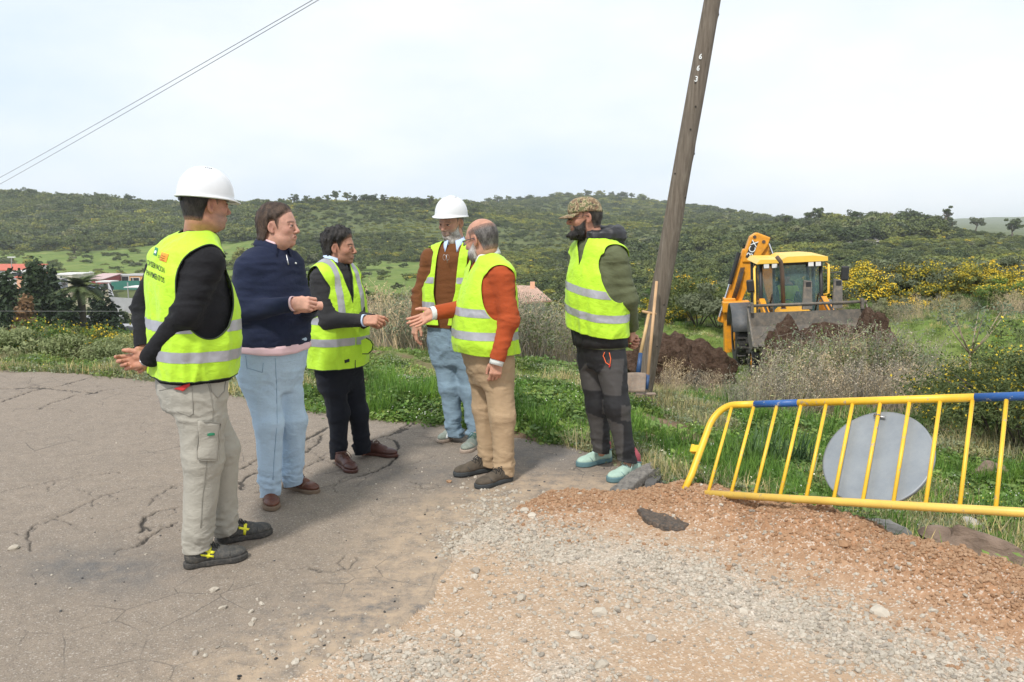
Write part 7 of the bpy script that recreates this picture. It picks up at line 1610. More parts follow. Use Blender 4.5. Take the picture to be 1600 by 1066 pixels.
def m_galv():
    m, t, b = NEW('grey sign metal'); o = OBJ(t); n = NOISE(t, o, 7, 7, .7); c = RAMP(t, n, (.3, (.22, .245, .27)), (.7, (.30, .325, .345))); c = MIX(t, RAMP(t, NOISE(t, o, 22, 6, .7), (.62, 0.), (.8, .5)), c, (.35, .33, .29))
    t.links.new(c, b.inputs['Base Color']); b.inputs['Roughness'].default_value = .5; b.inputs['Metallic'].default_value = .35; t.links.new(BUMP(t, NOISE(t, o, 90, 3, .6), .15, .002), b.inputs['Normal']); return m
c = bp(6.1, .272, -.036); n = 72; V = []
for rr, oo in ((.0, 0), (.20, 0), (.262, 0), (.270, .0), (.270, -.016), (.264, -.016), (.262, -.004), (0, -.004)):
    V.append([c + (BR * math.cos(k * 2 * math.pi / n) * 1.03 + BB * math.sin(k * 2 * math.pi / n) * 1.01) * rr + BN * oo for k in range(n)])
m_ = len(V); V = np.array(V).reshape(-1, 3); Q = [(i * n + k, i * n + (k + 1) % n, (i + 1) * n + (k + 1) % n, (i + 1) * n + k) for i in range(m_ - 1) for k in range(n)]
dsc = part('sign_disc', V, Q, m_galv(), sg)
mb = MB(); w = bp(6.02, .50, -.02); mb.tube([w, w + BN * .03 + BR * .012, w + BN * .035 - BR * .01, w + BB * .03 + BN * .01, w - BR * .03 + BB * .02], .003, 5); mb.tube([w + BR * .03, w - BR * .03 + BB * .012], .006, 6); mb.build('tie_wire', M_METAL, sg, True, world=True)

# ------------------------------------------------------------------ digger (backhoe loader)
M_JY = simple('digger yellow paint', (.80, .40, .02), .4, .1, 3, dirt=(.38, .25, .12), dirt_amt=.5); M_JR = simple('digger roof paint', (.84, .52, .07), .4, .06, 3); M_JO = simple('digger orange arm', (.76, .31, .012), .45, .1, 3, dirt=(.25, .14, .06), dirt_amt=.5); M_TY = simple('tyre rubber', (.035, .035, .035), .85, .2, 8, .3, 60, dirt=(.2, .16, .12)); M_GST = simple('dusty grey steel', (.11, .10, .085), .7, .25, 4, .3, 30, dirt=(.27, .21, .15), dirt_amt=.8); M_GREY = simple('grey mudguard plastic', (.085, .09, .095), .6, .15, 4, dirt=(.2, .17, .14)); M_EXH = simple('rusty exhaust pipe', (.10, .065, .045), .7, .3, 6); M_LAMP = simple('work lamp lens', (.70, .70, .68), .15); M_CHR = simple('chrome rod', (.7, .7, .72), .15, .02, 5, 0, 60, 1.0)
def m_cabglass():
    m, t, b = NEW('cab glass'); b.inputs['Base Color'].default_value = (.10, .19, .20, 1); b.inputs['Roughness'].default_value = .03; b.inputs['Alpha'].default_value = .28; b.inputs['Specular IOR Level'].default_value = .8; return m
M_CG = m_cabglass(); M_SEAT = simple('black seat cloth', (.02, .02, .022), .8)
gx, gy = 6.74, 19.3; gz0 = float(far_h(np.array([gx]), np.array([gy]))[0])
dg = empty('backhoe_loader', (gx, gy, gz0 - .05), 'yellow backhoe loader half hidden by weeds, muddy bucket towards us', 'digger'); dg.rotation_euler = (0, R(-3.2), R(-10))
H0 = 2.74     # roof height
def P_(name, mb, m, par=dg, bev=.02, sm=False):
    o = mb.build(name, m, par, sm)
    if bev: bevel(o, bev)
    return o
# cab: pillars, roof, glass, floor
fz, rz_, w_ = -.78, .85, .68
mb = MB()
mb.prism([(-.79, -.98, H0 - .10), (.79, -.98, H0 - .10), (.79, -.98, H0 - .0), (.48, -.98, H0 + .04), (-.1, -.98, H0 + .04), (-.22, -.98, H0 - .03), (-.70, -.98, H0 - .0)], None, (0, 1.95, .05)); P_('cab_roof', mb, M_JR, bev=.03)
for sx in (-1, 1):
    for yy, yb in ((fz, fz - .06), (rz_, rz_), (.15, .15)):
        mb = MB(); mb.tube([(sx * w_ * 1.0, yb, 1.05), (sx * w_ * .98, yy, H0 - .1)], .042, 8); P_('cab_pillar', mb, M_DARK, bev=0, sm=True)
    mb = MB(); V = [(sx * (w_ + .01), fz + .05, 1.15), (sx * (w_ + .01), .12, 1.15), (sx * (w_ - .01), .12, H0 - .14), (sx * (w_ - .01), fz + .06, H0 - .14)]; mb.add(V, [(0, 1, 2, 3)]); solid(mb.build('side_glass', M_CG, dg), .01)
    mb = MB(); V = [(sx * (w_ + .01), .20, 1.25), (sx * (w_ + .01), rz_ - .04, 1.25), (sx * (w_ - .01), rz_ - .04, H0 - .14), (sx * (w_ - .01), .20, H0 - .14)]; mb.add(V, [(0, 1, 2, 3)]); solid(mb.build('side_glass', M_CG, dg), .01)
    mb = MB(); mb.tube([(sx * (w_ + .10), fz - .02, H0 - .16), (sx * (w_ + .14), fz - .10, H0 - .20), (sx * (w_ + .14), fz - .10, 1.25 if sx < 0 else 1.9), (sx * (w_ + .04), fz - .06, 1.15 if sx < 0 else 1.86)], .030, 8); P_('grab_rail', mb, M_JR, bev=0, sm=True)
mb = MB(); mb.add([(-w_, fz - .03, 1.2), (w_, fz - .03, 1.2), (w_ * .97, fz + .02, H0 - .16), (-w_ * .97, fz + .02, H0 - .16)], [(0, 1, 2, 3)]); solid(mb.build('windscreen', M_CG, dg), .01)
mb = MB(); mb.add([(-w_, rz_, 1.5), (w_, rz_, 1.5), (w_ * .97, rz_, H0 - .16), (-w_ * .97, rz_, H0 - .16)], [(0, 1, 2, 3)]); solid(mb.build('rear_glass', M_CG, dg), .01)
mb = MB(); mb.box((-.15, rz_ - .02, 2.0), (.06, .05, 1.2)); mb.box((0, rz_ - .02, 1.55), (1.36, .05, .08)); P_('rear_window_frame', mb, M_DARK, bev=.01)
mb = MB(); mb.box((0, .05, 1.05), (1.38, 1.7, .2)); mb.box((0, fz, 1.14), (1.38, .06, .12)); P_('cab_base', mb, M_DARK, bev=.01)
mb = MB(); mb.box((0, fz - .01, H0 - .13), (1.38, .06, .07)); P_('windscreen_header', mb, M_DARK, bev=.01)
for x in (-.56, -.38, .42, .58):
    mb = MB(); mb.box((x, fz - .14, H0 - .155), (.14, .08, .12)); l = P_('work_lamp', mb, M_DARK, bev=.01); mb = MB(); mb.box((x, fz - .185, H0 - .155), (.115, .012, .095)); P_('lens', mb, M_LAMP, l, 0)
mb = MB(); mb.box((.08, .45, 1.35), (.5, .5, .18)); mb.box((.08, .66, 1.75), (.5, .14, .75)); mb.box((.08, .70, 2.2), (.28, .1, .2)); P_('seat', mb, M_SEAT, bev=.05)
mb = MB(); mb.tube([(.0, -.55, 1.15), (0, -.40, 1.55)], .05, 8); an = np.linspace(0, 2 * math.pi, 25); mb.tube([(.19 * math.cos(t), -.38 + .10 * math.sin(t), 1.58 + .15 * math.sin(t)) for t in an], .016, 6, False); mb.box((0, -.62, 1.3), (.5, .2, .35)); P_('steering_wheel', mb, M_DARK, bev=0)
mb = MB(); mb.tube([(.50, fz - .06, 1.22), (.28, fz - .05, 1.50), (.46, fz - .04, 2.05)], .012, 5); mb.tube([(.50, fz - .06, 1.22), (.20, fz - .055, 1.40)], .012, 5); P_('wiper', mb, M_DARK, bev=0)
for sx, z_ in ((-1, 2.14), (1, 2.34)):
    mb = MB(); x = sx * (.92 if sx < 0 else 1.16); mb.box((x, fz - .15, z_), (.17, .09, .34 if sx > 0 else .30), np.array(Matrix.Rotation(R(4 * sx), 3, 'Y'))); m_ = P_('mirror', mb, M_DARK, bev=.035); mb = MB(); mb.tube([(sx * .74, fz - .05, z_ + .02), (x, fz - .12, z_ + .03)], .012, 6); P_('mirror_arm', mb, M_DARK, m_, 0)
# engine cover, exhaust, arms
mb = MB(); mb.prism([(-.40, 0, 1.02), (.40, 0, 1.02), (.42, 0, 1.50), (.30, 0, 1.62), (-.30, 0, 1.62), (-.42, 0, 1.50)], None, (0, -1.45, -.10)); V = mb.V[0]; V[:, 1] += fz - .02; P_('engine_cover', mb, M_JY, bev=.03)
mb = MB(); mb.tube([(-.22, fz - .35, 1.30), (-.22, fz - .35, 1.62)], .062, 10); mb.tube([(-.22, fz - .35, 1.6), (-.24, fz - .36, 2.45), (-.27, fz - .37, 2.68), (-.36, fz - .40, 2.80)], .048, 10); P_('exhaust_pipe', mb, M_EXH, bev=0, sm=True)
for sx in (-1, 1):
    mb = MB(); mb.prism([(sx * .62, fz + .05, 1.05), (sx * .62, fz + .05, 1.65), (sx * .62, fz - .25, 1.85), (sx * .62, fz - 1.6, 1.45), (sx * .62, fz - 2.0, .85), (sx * .62, fz - 2.0, .62), (sx * .62, fz - 1.6, 1.02), (sx * .62, fz - .25, 1.30)], None, (sx * .12, 0, 0)); P_('loader_arm', mb, M_JO, bev=.015)
    mb = MB(); mb.tube([(sx * .68, fz - .1, 1.2), (sx * .68, fz - .7, 1.72)], .05, 8); mb.tube([(sx * .68, fz - .7, 1.72), (sx * .68, fz - 1.5, 1.5)], .028, 8); P_('ram', mb, M_DARK, bev=0)
mb = MB(); mb.box((-.62, fz - .35, 1.30), (.30, .3, .42)); mb.tube([(-.62, fz - .35, 1.5), (-.62, fz - .35, 1.62)], .16, 12); P_('hydraulic_tank', mb, M_DARK, bev=.02)
# bucket
bw = 1.17; bx0 = .0; by = fz - 2.45; bz = 1.0
prof = [(0.0, .82), (.02, .40), (.12, .12), (.30, 0), (.62, -.03), (.95, .10)]
mb = MB(); V = []; 
for sx in (-1, 1):
    for (yy, zz) in prof: V.append((sx * bw, by + .55 - yy, bz + zz * (.84 if zz > .5 else 1)))
n = len(prof); mb.add(V, [(i, i + 1, n + i + 1, n + i) for i in range(n - 1)]); bk_ = solid(mb.build('bucket_shell', M_GST, dg), .03)
for sx in (-1, 1):
    mb = MB(); mb.prism([(sx * bw, by + .55 - a_, bz + b_) for a_, b_ in prof], None, (sx * .03, 0, 0)); P_('bucket_side', mb, M_GST, bev=0)
mb = MB(); mb.tube([(-bw - .02, by + .52, bz + .84), (bw + .02, by + .52, bz + .84)], .032, 10); P_('bucket_top_rail', mb, M_GST, bev=0, sm=True)
for x in (-1.1, 1.1):
    mb = MB(); mb.box((x, by + .5, bz + .80), (.06, .12, .22)); P_('bucket_lug', mb, M_GST, bev=.01)
for x in (.02, .62):
    mb = MB(); mb.prism([(x - .10, by + .50, bz + .72), (x + .10, by + .50, bz + .72), (x + .12, by + .62, bz + 1.30), (x - .04, by + .62, bz + 1.33)], None, (0, .10, 0)); f_ = P_('folded_fork', mb, M_GST, bev=.01); mb = MB(); mb.box((x + .04, by + .605, bz + 1.24), (.10, .03, .10)); P_('fork_tip', mb, M_DARK, f_, 0)
for x in np.linspace(-1.05, 1.05, 8):
    mb = MB(); mb.box((x, by - .45, bz + .13), (.09, .22, .04)); P_('bucket_tooth', mb, M_GST, bev=.01)
def wheel(x, y, r, w, name='wheel'):
    mb = MB(); V = []; n = 36
    for rr, xx in ((.55, -.5), (.92, -.5), (1.0, -.36), (1.0, .36), (.92, .5), (.55, .5)):
        V.append([(x + xx * w, y + rr * r * math.cos(k * 2 * math.pi / n), r + rr * r * math.sin(k * 2 * math.pi / n)) for k in range(n)])
    V = np.array(V).reshape(-1, 3); mb.add(V, [(i * n + k, i * n + (k + 1) % n, (i + 1) * n + (k + 1) % n, (i + 1) * n + k) for i in range(5) for k in range(n)])
    for k in range(18):
        a = k * math.pi / 9
        for s in (-1, 1): mb.box((x + s * w * .24, y + r * 1.01 * math.cos(a + s * .08), r + r * 1.01 * math.sin(a + s * .08)), (w * .46, .05, .07), np.array(Matrix.Rotation(-(a) + math.pi / 2, 3, 'X').inverted()))
    wl = empty_part(name, dg); t_ = mb.build('tyre', M_TY, wl); mb = MB(); mb.tube([(x - .42 * w, y, r), (x + .42 * w, y, r)], r * .56, 24); mb.tube([(x - .5 * w, y, r), (x + .5 * w, y, r)], r * .16, 12); mb.build('rim', M_JO, wl); return wl
def empty_part(name, par):
    o = bpy.data.objects.new(name, None); COL.objects.link(o); o.parent = par; return o
for sx in (-1, 1): wheel(sx * .92, .95, .72, .46); wheel(sx * .86, fz - .9, .45, .34)
for sx in (-1, 1):
    mb = MB(); V = []; 
    for k in range(10):
        a = R(15 + 150 * k / 9); 
        for xx in (-.26, .26): V.append((sx * .98 + xx, .95 + .86 * math.cos(a), .72 + .86 * math.sin(a)))
    mb.add(V, [(2 * i, 2 * i + 1, 2 * i + 3, 2 * i + 2) for i in range(9)]); solid(mb.build('mudguard', M_GREY, dg, True), .03)
mb = MB(); mb.box((0, 0, .75), (.8, 3.2, .35)); mb.box((0, .95, .7), (1.6, .2, .2)); P_('chassis', mb, M_DARK, bev=.02)
# back arm
def beam(name, pts, wd, m, x0, x1):
    mb = MB(); mb.prism([(x0, y, z) for y, z in pts], None, (x1 - x0, 0, 0)); return P_(name, mb, m, bev=.02)
mb = MB(); mb.box((-1.15, 2.0, .9), (.32, .4, 1.5)); mb.box((-1.0, 1.8, 1.42), (.7, .35, .30)); P_('swing_post', mb, M_JO, bev=.03)
mb = MB(); V = []
def quadbeam(c0, c1, w0, w1, th, nm, mt):
    c0, c1 = np.array(c0, float), np.array(c1, float); d = c1 - c0; d /= np.linalg.norm(d); s = np.cross(d, (0, 1, 0)); s /= np.linalg.norm(s); mb = MB(); mb.prism([c0 - s * w0, c0 + s * w0, c1 + s * w1, c1 - s * w1], None, (0, th, 0)); return P_(nm, mb, mt, bev=.03)
quadbeam((-1.30, 1.95, .95), (-.52, 1.95, 2.85), .18, .26, .28, 'boom', M_JO)
mb = MB(); mb.prism([(-.80, 1.90, 2.58), (-.44, 1.90, 2.56), (-.14, 1.90, 2.98), (-.06, 1.90, 3.20), (-.42, 1.90, 3.36), (-.58, 1.90, 3.26), (-.72, 1.90, 2.88)], None, (0, .36, 0)); kn_ = P_('boom_knuckle', mb, M_JO, bev=.03)
for q in ((-.47, 3.24), (-.24, 3.10)): mb = MB(); mb.tube([(q[0], 1.88, q[1]), (q[0], 1.92, q[1])], .045, 12); P_('pin', mb, M_EXH, kn_, 0)
mb = MB(); mb.tube([(-1.42, 1.88, 1.15), (-1.12, 1.88, 2.10)], .024, 8); P_('ram_rod', mb, M_CHR, bev=0); mb = MB(); mb.tube([(-1.14, 1.88, 2.02), (-.88, 1.88, 2.85)], .058, 10); P_('ram_cylinder', mb, M_DARK, bev=0)
mb = MB(); mb.tube([(-.12, 1.86, 3.04), (.04, 1.86, 2.55)], .028, 8); P_('ram_rod', mb, M_CHR, bev=0)
quadbeam((-.30, 2.0, 3.1), (.05, 2.0, 1.2), .18, .12, .22, 'dipper_arm', M_JO)
mb = MB(); mb.box((.05, 2.1, .85), (.6, .5, .6)); P_('rear_bucket', mb, M_GST, bev=.05)
for sx in (-1, 1): mb = MB(); mb.box((sx * 1.0, 1.75, .55), (.14, .16, 1.1)); P_('stabiliser', mb, M_JO, bev=.02)
c = bpy.data.curves.new('t', 'FONT'); c.body = '3CX'; c.size = .24; c.extrude = .002; ob = bpy.data.objects.new('t', c); me = bpy.data.meshes.new_from_object(ob); bpy.data.objects.remove(ob); me.materials.clear(); me.materials.append(_wht)
mb = MB(); rot = np.array(Matrix.Rotation(R(-68), 3, 'Y')); mb.box((-.55, 1.893, 2.90), (.46, .006, .17), rot); dk = P_('decal', mb, M_DARK, kn_, 0)
o = link('decal_lettering', me, kn_); o.location = (-.55 - .19 * math.cos(R(68)) + .075, 1.884, 2.90 - .19 * math.sin(R(68)) - .03); o.rotation_euler = Matrix(((math.cos(R(68)), -math.sin(R(68)), 0), (0, 0, -1), (math.sin(R(68)), math.cos(R(68)), 0))).to_euler()
for k in range(4):
    mb = MB(); mb.tube([(-1.20 + .03 * k, 1.86, 1.3), (-1.0 + .03 * k, 1.82 - .01 * k, 1.9), (-.84 + .03 * k, 1.86, 2.45)], .014, 6); P_('hose', mb, M_DARK, bev=0, sm=True)
for sx in (-1, 1):
    mb = MB(); mb.tube([(sx * .52, fz - .1, 1.5), (sx * .50, fz - .6, 1.95), (sx * .56, fz - 1.3, 1.6)], .018, 6); P_('hose', mb, M_DARK, bev=0, sm=True)
# its driver
def driver():
    Mw = Matrix.Translation(dg.location) @ dg.rotation_euler.to_matrix().to_4x4(); W = lambda v: np.array(Mw @ Vector(v)); t = empty('person', tuple(W((.08, .45, 1.44))), 'driver in a yellow vest sitting at the wheel inside the digger cab', 'person'); o = np.array(t.location)
    def f(P):
        d = s_rcone(P, W((.08, .45, 1.50)), W((.08, .38, 1.95)), .16, .19); d = smin(d, s_rcone(P, W((.08, .38, 1.98)), W((.08, .34, 2.12)), .07, .06), .05)
        for s in (-1, 1): d = smin(d, s_chain(P, [W((.08 + s * .2, .36, 1.95)), W((.08 + s * .27, .12, 1.68)), W((.08 + s * .16, .08, 1.66))], (.07, .055, .04)), .04); d = smin(d, s_chain(P, [W((.08 + s * .1, .42, 1.50)), W((.08 + s * .13, -.02, 1.5)), W((.08 + s * .13, -.15, 1.2))], (.10, .08, .06)), .04)
        d = smin(d, s_ell(P, W((.08, .32, 2.22)), (.085, .10, .125)), .02); d = smin(d, s_ell(P, W((.08, .22, 2.20)), (.018, .025, .02)), .02)
        return d
    V, Q = surf(f, W((.08, .2, 1.75)) - .75, W((.08, .2, 1.75)) + .75, .022); c = np.tile((.03, .035, .05, 1.), (len(V), 1)); z = V[:, 2] - W((0, 0, 2.06))[2]; c[z > 0] = (.45, .26, .18, 1); c[z > .19] = (.03, .02, .015, 1); part('body', V, Q, M_SKIN, t, True, {'tint': c})
    V2, Q2 = clip(V + vnorm(V, Q) * .012, Q, np.minimum(np.minimum(V[:, 2] - W((0, 0, 1.48))[2], W((0, 0, 2.03))[2] - V[:, 2]), .235 - np.abs(V[:, 0] - W((.08, .4, 1.8))[0]))); V2, Q2 = clip(V2, Q2, V2[:, 1] - W((0, .15, 1.8))[1]); part('vest', V2, Q2, M_VEST, t)
driver()
# earth heaps
def heap(x, y, z, rad, label, seed, mat, n=I4, ku=1.0, name='earth_heap'):
    V = n[0].copy(); r = 1 + .30 * fbm3(V * 1.6, seed) + .10 * fbm3(V * 6, seed + 9) + .05 * fbm3(V * 15, seed + 5); V = V * r[:, None] * np.array(rad); V[:, 2] = np.maximum(V[:, 2], -.25)
    return tag(link(name, mesh_np(name, V, n[1], (mat,), False), None, (x, y, z)), label, 'earth heap')
def m_earth():
    m, t, b = NEW('freshly dug earth'); p = GEO(t); n = NOISE(t, p, 7, 8, .75); c = RAMP(t, n, (.3, (.045, .028, .020)), (.5, (.12, .075, .052)), (.75, (.22, .155, .115))); t.links.new(c, b.inputs['Base Color']); b.inputs['Roughness'].default_value = .97; b.inputs['Specular IOR Level'].default_value = .1; t.links.new(BUMP(t, NOISE(t, p, 16, 7, .75), 1.0, .12), b.inputs['Normal']); return m
M_EARTH = m_earth()
def hp(u, v, D, rad, lb, sd): p = at(u, v, D); heap(p[0], D, p[2] - rad[2], rad, lb, sd, M_EARTH)
hp(1045, 526, 16.5, (.62, .6, .75), 'brown earth heap just right of the pole', 1); hp(1100, 532, 17.2, (.60, .6, .75), 'brown earth heap with a cut face between the pole and the digger', 2); hp(1010, 530, 17.5, (.5, .5, .6), 'brown earth glimpsed behind the pole and the tools', 8)
hp(1230, 509, 14.7, (.42, .35, .7), 'earth heap topped with turf at the left of the digger bucket', 3); hp(1305, 508, 14.4, (.75, .4, .75), 'dark earth heap in front of the middle of the bucket', 4); hp(1368, 484, 14.2, (.34, .36, .70), 'dark earth heap spilling from the right end of the bucket', 5)

# ------------------------------------------------------------------ overhead cables
M_CABLE = simple('black cable', (.10, .10, .10), .6)
for (ua, va, Ya), (ub, vb, Yb), lb in (((-160, 362, 26), (640, -88, 9), 'upper of the two black overhead cables crossing the top left sky'), ((-160, 374, 26), (650, -90, 9.1), 'lower of the two black overhead cables crossing the top left sky')):
    A, B = at(ua, va, Ya), at(ub, vb, Yb); pts = [A * (1 - s) + B * s - np.array((0, 0, .9 * s * (1 - s) * (0.35))) for s in np.linspace(0, 1, 40)]; mb = MB(); mb.tube(pts, .0042, 5); tag(mb.build('overhead_cable', M_CABLE, None, True), lb, 'cable', 'overhead cables')
A, B = at(-200, 486, 48), at(520, 487, 50); mb = MB(); mb.tube([A, (A + B) / 2, B], .008, 4); tag(mb.build('overhead_cable', simple('grey cable', (.3, .3, .3), .6), None, True), 'thin grey cable passing level in front of the valley conifers', 'cable')

# ------------------------------------------------------------------ buildings of the valley
def wallm(n, c): return simple(n, c, .9, .08, .8, .2, 6, dirt=tuple(x * .6 for x in c), dirt_amt=.35)
W_RED = wallm('red wall', (.36, .085, .085)); W_OR = wallm('orange wall', (.70, .36, .13)); W_CR = wallm('cream wall', (.55, .52, .44)); W_WH = wallm('white wall', (.66, .66, .64)); W_PK = wallm('salmon wall', (.72, .40, .26)); W_CON = wallm('concrete block wall', (.36, .36, .37)); W_BL = wallm('pale blue wall', (.48, .55, .62)); R_PK = simple('pinkish roof sheet', (.50, .36, .35), .8); R_RD = simple('red tiled roof', (.50, .12, .07), .8, .2, 2); R_GY = simple('grey roof sheet', (.36, .35, .34), .7); M_WIN = simple('dark window glass', (.03, .035, .04), .15); G_GR = simple('green mesh fence', (.03, .17, .13), .8)
def bxy(u, v, D): p = at(u, v, D); return p
def house(name, label, cat, u0, u1, vb, vt, D, depth, wall, roofm, windows=(), doors=(), roof='flat', over=.25, group=None, skew=0.0):
    a, b = at(u0, vb, D), at(u1, vb, D); w = b[0] - a[0]; h = at(u0, vt, D)[2] - a[2]; t = empty(name, (a[0], D, a[2]), label, cat, group, skew); px = w / (u1 - u0)
    mb = MB(); mb.box((w / 2, depth / 2, h / 2 - .6), (w, depth, h + 1.2)); mb.build('wall', wall, t)
    if roof == 'flat': mb = MB(); mb.box((w / 2, depth / 2, h + .10), (w + over, depth + over, .18)); mb.build('roof', roofm, t)
    elif roof == 'shed': mb = MB(); mb.prism([(-over, -over, h), (w + over, -over, h), (w + over, -over, h + .15), (-over, -over, h + .15)], None, (0, depth + over * 2, .9)); mb.build('roof', roofm, t); mb = MB(); mb.prism([(.01, 0.05, h), (.01, depth - .01, h), (.01, depth - .01, h + .85)], None, (w - .02, 0, 0)); mb.build('gable', wall, t)
    for (wu, wv, ww, wh) in windows:
        q = at(wu, wv, D); mb = MB(); cx, cz = q[0] - a[0], q[2] - a[2]; mb.box((cx, -.02, cz), (ww, .12, wh)); f = mb.build('window', W_WH, t); mb = MB(); mb.box((cx, -.09, cz), (ww * .8, .04, wh * .8)); mb.build('pane', M_WIN, f)
    for (wu, wv, ww, wh, mt) in doors:
        q = at(wu, wv, D); mb = MB(); mb.box((q[0] - a[0], -.05, q[2] - a[2]), (ww, .14, wh)); mb.build('door', mt, t)
    return t
house('house', 'low red house with sloping pinkish roof behind the two parked cars', 'house', 130, 158, 452, 438, 172, 9, W_RED, R_PK, [(134, 443, .5, 1.3), (141, 444, .5, 1.2)], [(137.5, 446, .8, 1.9, W_WH)], 'shed')
house('house', 'flat-roofed red building between the pink-roofed house and the orange one', 'house', 156, 183, 447, 432.5, 180, 9, W_RED, R_GY, [(158, 436, .5, .8)], [], 'flat')
house('house', 'long orange building at the right end of the valley row', 'house', 182.5, 245, 447, 431.5, 181, 9, W_OR, R_GY, [(196, 436, 1.8, 1.4), (206, 436.5, .5, .8), (213, 436.5, 1.6, .8)], [], 'flat')
house('shed', 'long cream shed with a pale roof left of the red houses', 'shed', 74, 113, 437, 430, 190, 10, W_CR, W_WH, [(88, 434, .6, .8), (96, 433.5, .6, .8)], [], 'flat'); house('shed', 'small pale blue hut at the left end of the cream shed', 'shed', 74, 86, 447, 438, 172, 5, W_BL, R_GY, [(83, 443, .8, 1)], [], 'flat')
house('house', 'red-roofed house at the far left edge above the conifers', 'house', -40, 35, 436, 423, 165, 9, W_WH, R_RD, [(24, 428, 1.2, 1.0)], [], 'shed'); house('house', 'small salmon house half hidden by the tallest conifer', 'house', 27, 47, 453, 434, 150, 7, W_PK, R_RD, [], [(44, 442, 1.4, 1.6, W_WH)], 'shed'); house('terrace', 'white roofed terrace above the salmon house', 'terrace', 16, 44, 433, 425, 158, 5, W_CON, W_WH, [(26, 429, 2.2, .9), (36, 429, 1.6, .9)], [], 'flat')
t = house('carport', 'white flat carport roof over the dark parked car', 'carport', 151, 152, 457, 441, 162, .3, W_CON, W_WH, [], [], 'none'); mb = MB(); mb.box((1.5, 1.6, 2.15), (3.0, 3.6, .22)); mb.build('roof', W_WH, t); mb = MB(); mb.box((2.85, .1, 1.1), (.15, .15, 2.1)); mb.build('post', W_CON, t)
def wall_run(pts, h, th, mt, label, name='garden_wall'):
    t = empty(name, tuple(pts[0]), label, 'wall'); mb = MB()
    for p, q in zip(pts[:-1], pts[1:]):
        p, q = np.array(p), np.array(q); d = q - p; nrm = np.array((-d[1], d[0], 0)); nrm /= np.linalg.norm(nrm); mb.prism([p - nrm * th - (0, 0, .8), q - nrm * th - (0, 0, .8), q - nrm * th + (0, 0, h), p - nrm * th + (0, 0, h)], None, nrm * 2 * th)
    mb.build('wall', mt, t, world=True); return t
wall_run([at(170, 455, 160), at(178, 479, 122)], 1.6, .12, W_CON, 'concrete block wall running down the left side of the yard'); wall_run([at(178.2, 480, 121.8), at(214, 482, 121)], 1.5, .12, W_CON, 'low concrete block wall closing the front of the yard'); wall_run([at(174, 447, 168), at(246, 447, 168)], 1.1, .06, G_GR, 'green screened fence in front of the orange building', 'screen_fence')
t = empty('lean_to', tuple(at(196, 462, 150)), 'white flat shelter roof on a post inside the yard', 'shelter'); o_ = np.array(t.location); p = at(196, 449, 150); q = at(224, 449, 150); mb = MB(); mb.box(((q[0] - p[0]) / 2, 2, p[2] - o_[2]), (q[0] - p[0], 5, .18)); mb.build('roof', W_WH, t); mb = MB(); mb.box((.7, -.3, 1), (.16, .16, 3)); mb.box((3.0, 4.2, 1), (.16, .16, 3)); mb.build('post', W_CON, t)
mb = MB(); p = at(178, 508, 84); q = at(212, 512, 80); mb.box((p + q) / 2 - (0, 0, .3), (abs(q[0] - p[0]) + 1, 3, .8)); tag(mb.build('concrete_slab', W_CON), 'pale concrete slab below the yard next to the vest of the nearest man', 'slab')
mb = MB(); p = at(106, 490, 92); q = at(180, 500, 90); mb.box((p + q) / 2 - (0, 0, .2), (abs(q[0] - p[0]), 2.0, .5)); tag(mb.build('path', W_CON), kind='structure')
for (u, v0, v1, D, lb) in ((18, 418, 402, 165, 'aerial mast on the far left red-roofed house'), (125, 437, 428, 185, 'double-headed lamp post left of the red house'), (142, 437, 425, 186, 'thin mast above the red house')):
    p, q = at(u, v0, D), at(u, v1, D); t = empty('lamp_post' if 'lamp' in lb else 'mast', tuple(p), lb, 'lamp post' if 'lamp' in lb else 'mast'); mb = MB(); mb.tube([p, q], .09, 5); mb.build('pole', R_GY, t, world=True); mb = MB(); mb.box(q, (1.6 if 'double' in lb or 'aerial' in lb else .7, .2, .22)); mb.build('head', W_WH, t, world=True)
def car(u, v, D, col, label, rz, name='parked_car', L=4.2):
    p = at(u, v, D); t = empty(name, tuple(p), label, 'car', None, rz); s = L / 4.2; mb = MB(); mb.prism([(-2.1, -.85, .35), (2.1, -.85, .35), (2.1, -.85, .82), (1.15, -.85, .95), (-2.0, -.85, 1.0)], None, (0, 1.7, 0)); bevel(mb.build('body', col, t), .12, 3)
    mb = MB(); mb.prism([(-1.8, -.72, .98), (1.0, -.72, .93), (.35, -.66, 1.45), (-1.35, -.66, 1.45)], None, (0, 1.42, 0)); g = mb.build('windows', M_WIN, t); bevel(g, .08); mb = MB(); mb.box((-.45, 0, 1.46), (1.5, 1.25, .06)); mb.build('roof', col, t)
    for x in (-1.3, 1.3):
        for y in (-.82, .82): mb = MB(); mb.tube([(x, y - .1, .32), (x, y + .1, .32)], .32, 14); mb.build('wheel', M_TY, t)
    for y in (-.6, .6): mb = MB(); mb.box((2.08, y, .68), (.08, .3, .14)); mb.build('headlight', M_LAMP, t)
    mb = MB(); mb.box((2.11, 0, .5), (.04, .5, .12)); mb.build('number_plate', W_WH, t)
    t.scale = (s,) * 3; return t
car(143, 456.5, 158, simple('blue grey car paint', (.22, .28, .42), .25), 'blue-grey car parked nose towards us left of the dark one', R(-95)); car(163, 455.5, 160, simple('dark car paint', (.03, .035, .04), .2), 'dark car under the white carport roof', R(-95)); car(92, 446, 175, simple('grey car paint', (.20, .20, .21), .3), 'grey car beside the cream shed', R(200), L=4.0)
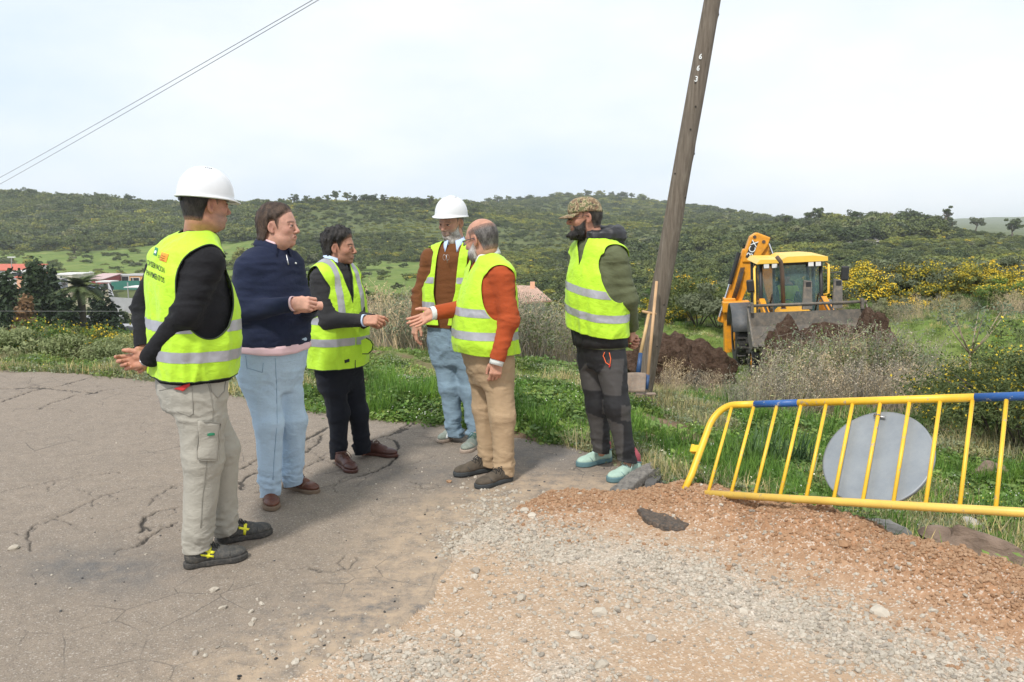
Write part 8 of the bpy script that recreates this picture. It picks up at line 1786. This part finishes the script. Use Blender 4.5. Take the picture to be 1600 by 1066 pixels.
# tiled roof below the field
rf = empty('house', tuple(at(830, 480, 76)), 'house of which only the terracotta tiled roof and chimney show behind the orange-sleeved man', 'house'); o_ = np.array(rf.location)
P0, P1, P2, P3 = at(780, 477, 74), at(862, 471, 74), at(836, 449, 80), at(800, 446, 80); M_TILE = simple('terracotta tiles', (.42, .24, .17), .85, .2, 3); M_TL2 = simple('weathered terracotta tiles', (.52, .36, .28), .85, .2, 3)
P3 = at(790, 447, 80); mb = MB(); mb.add([P0, P1, P2, P3], [(0, 1, 2, 3)]); base_r = solid(mb.build('roof', M_TILE, rf, world=True), .1)
base_tile = None
for j in range(11):
    t0, t1 = j / 11, (j + 1.15) / 11
    for i in range(24):
        s = (i + .5) / 24; a = (P0 * (1 - s) + P1 * s) * (1 - t0) + (P3 * (1 - s) + P2 * s) * t0 + (0, 0, .10); b = (P0 * (1 - s) + P1 * s) * (1 - t1) + (P3 * (1 - s) + P2 * s) * t1 + (0, 0, .06)
        mb = MB(); mb.tube([a, b], .075, 6); mb.build('tile', M_TL2 if (i + j * 3) % 3 else M_TILE, base_r, True, world=False) if False else rf_tiles.append((mb.V[0], mb.faces())) if 'rf_tiles' in globals() else globals().__setitem__('rf_tiles', [(mb.V[0], mb.faces())])
qs, ts, V, n = [], [], [], 0
for v_, f_ in rf_tiles: qs.append(f_[0] + n); ts.append(f_[1] + n); V.append(v_); n += len(v_)
tg = part('tile_courses', np.concatenate(V), [np.concatenate(qs), np.concatenate(ts)], M_TL2, rf); tg['kind'] = 'stuff'
mb = MB(); c = (P0 + P1 + P2 + P3) / 4; mb.box((c[0], c[1] + 1, c[2] - 2.6), (4.2, 5, 4)); mb.build('wall', W_WH, rf, world=True); mb = MB(); q = at(832, 446, 79); mb.box(q, (.45, .45, .7)); mb.build('chimney', W_PK, rf, world=True)
# rocks of the far slope
ro = []; rr_ = np.random.default_rng(12); 
for i in range(170):
    u = rr_.uniform(1222, 1375); v = 379 + rr_.normal() * 4 + (u - 1300) * .03; D = float(np.interp(v, [366, 390], [262, 225])); p = at(u, v, D); V, F = stone(i, I2, .5); z_ = float(far_h(np.array([p[0]]), np.array([D]))[0]); ro.append((V * rr_.uniform(.25, .8) * np.array((1.5, 1, 1)) + (p[0], D, z_ + .5), F))
n = 0; V = []; F = []
for v_, f_ in ro: F.append(f_ + n); V.append(v_); n += len(v_)
tag(link('rock_outcrop', mesh_np('rock_outcrop', np.concatenate(V), np.concatenate(F), (m_stone('pale outcrop', (.38, .34, .31), (.50, .46, .42), .5),), False)), kind='stuff')
# ------------------------------------------------------------------ air
def haze():
    lo, hi = (-2700, -120, -16.0), (2700, 3350, 62.0); mb = MB(); mb.box([(a + b) / 2 for a, b in zip(lo, hi)], [b - a for a, b in zip(lo, hi)]); m = bpy.data.materials.new('haze'); m.use_nodes = True; t = m.node_tree; t.nodes.clear(); o = t.nodes.new('ShaderNodeOutputMaterial'); v = t.nodes.new('ShaderNodeVolumePrincipled'); v.inputs['Color'].default_value = (.90, .94, 1.0, 1); v.inputs['Density'].default_value = HAZE; v.inputs['Anisotropy'].default_value = .2; t.links.new(v.outputs[0], o.inputs['Volume']); tag(mb.build('haze', m), kind='stuff')
HAZE = .00026
haze()
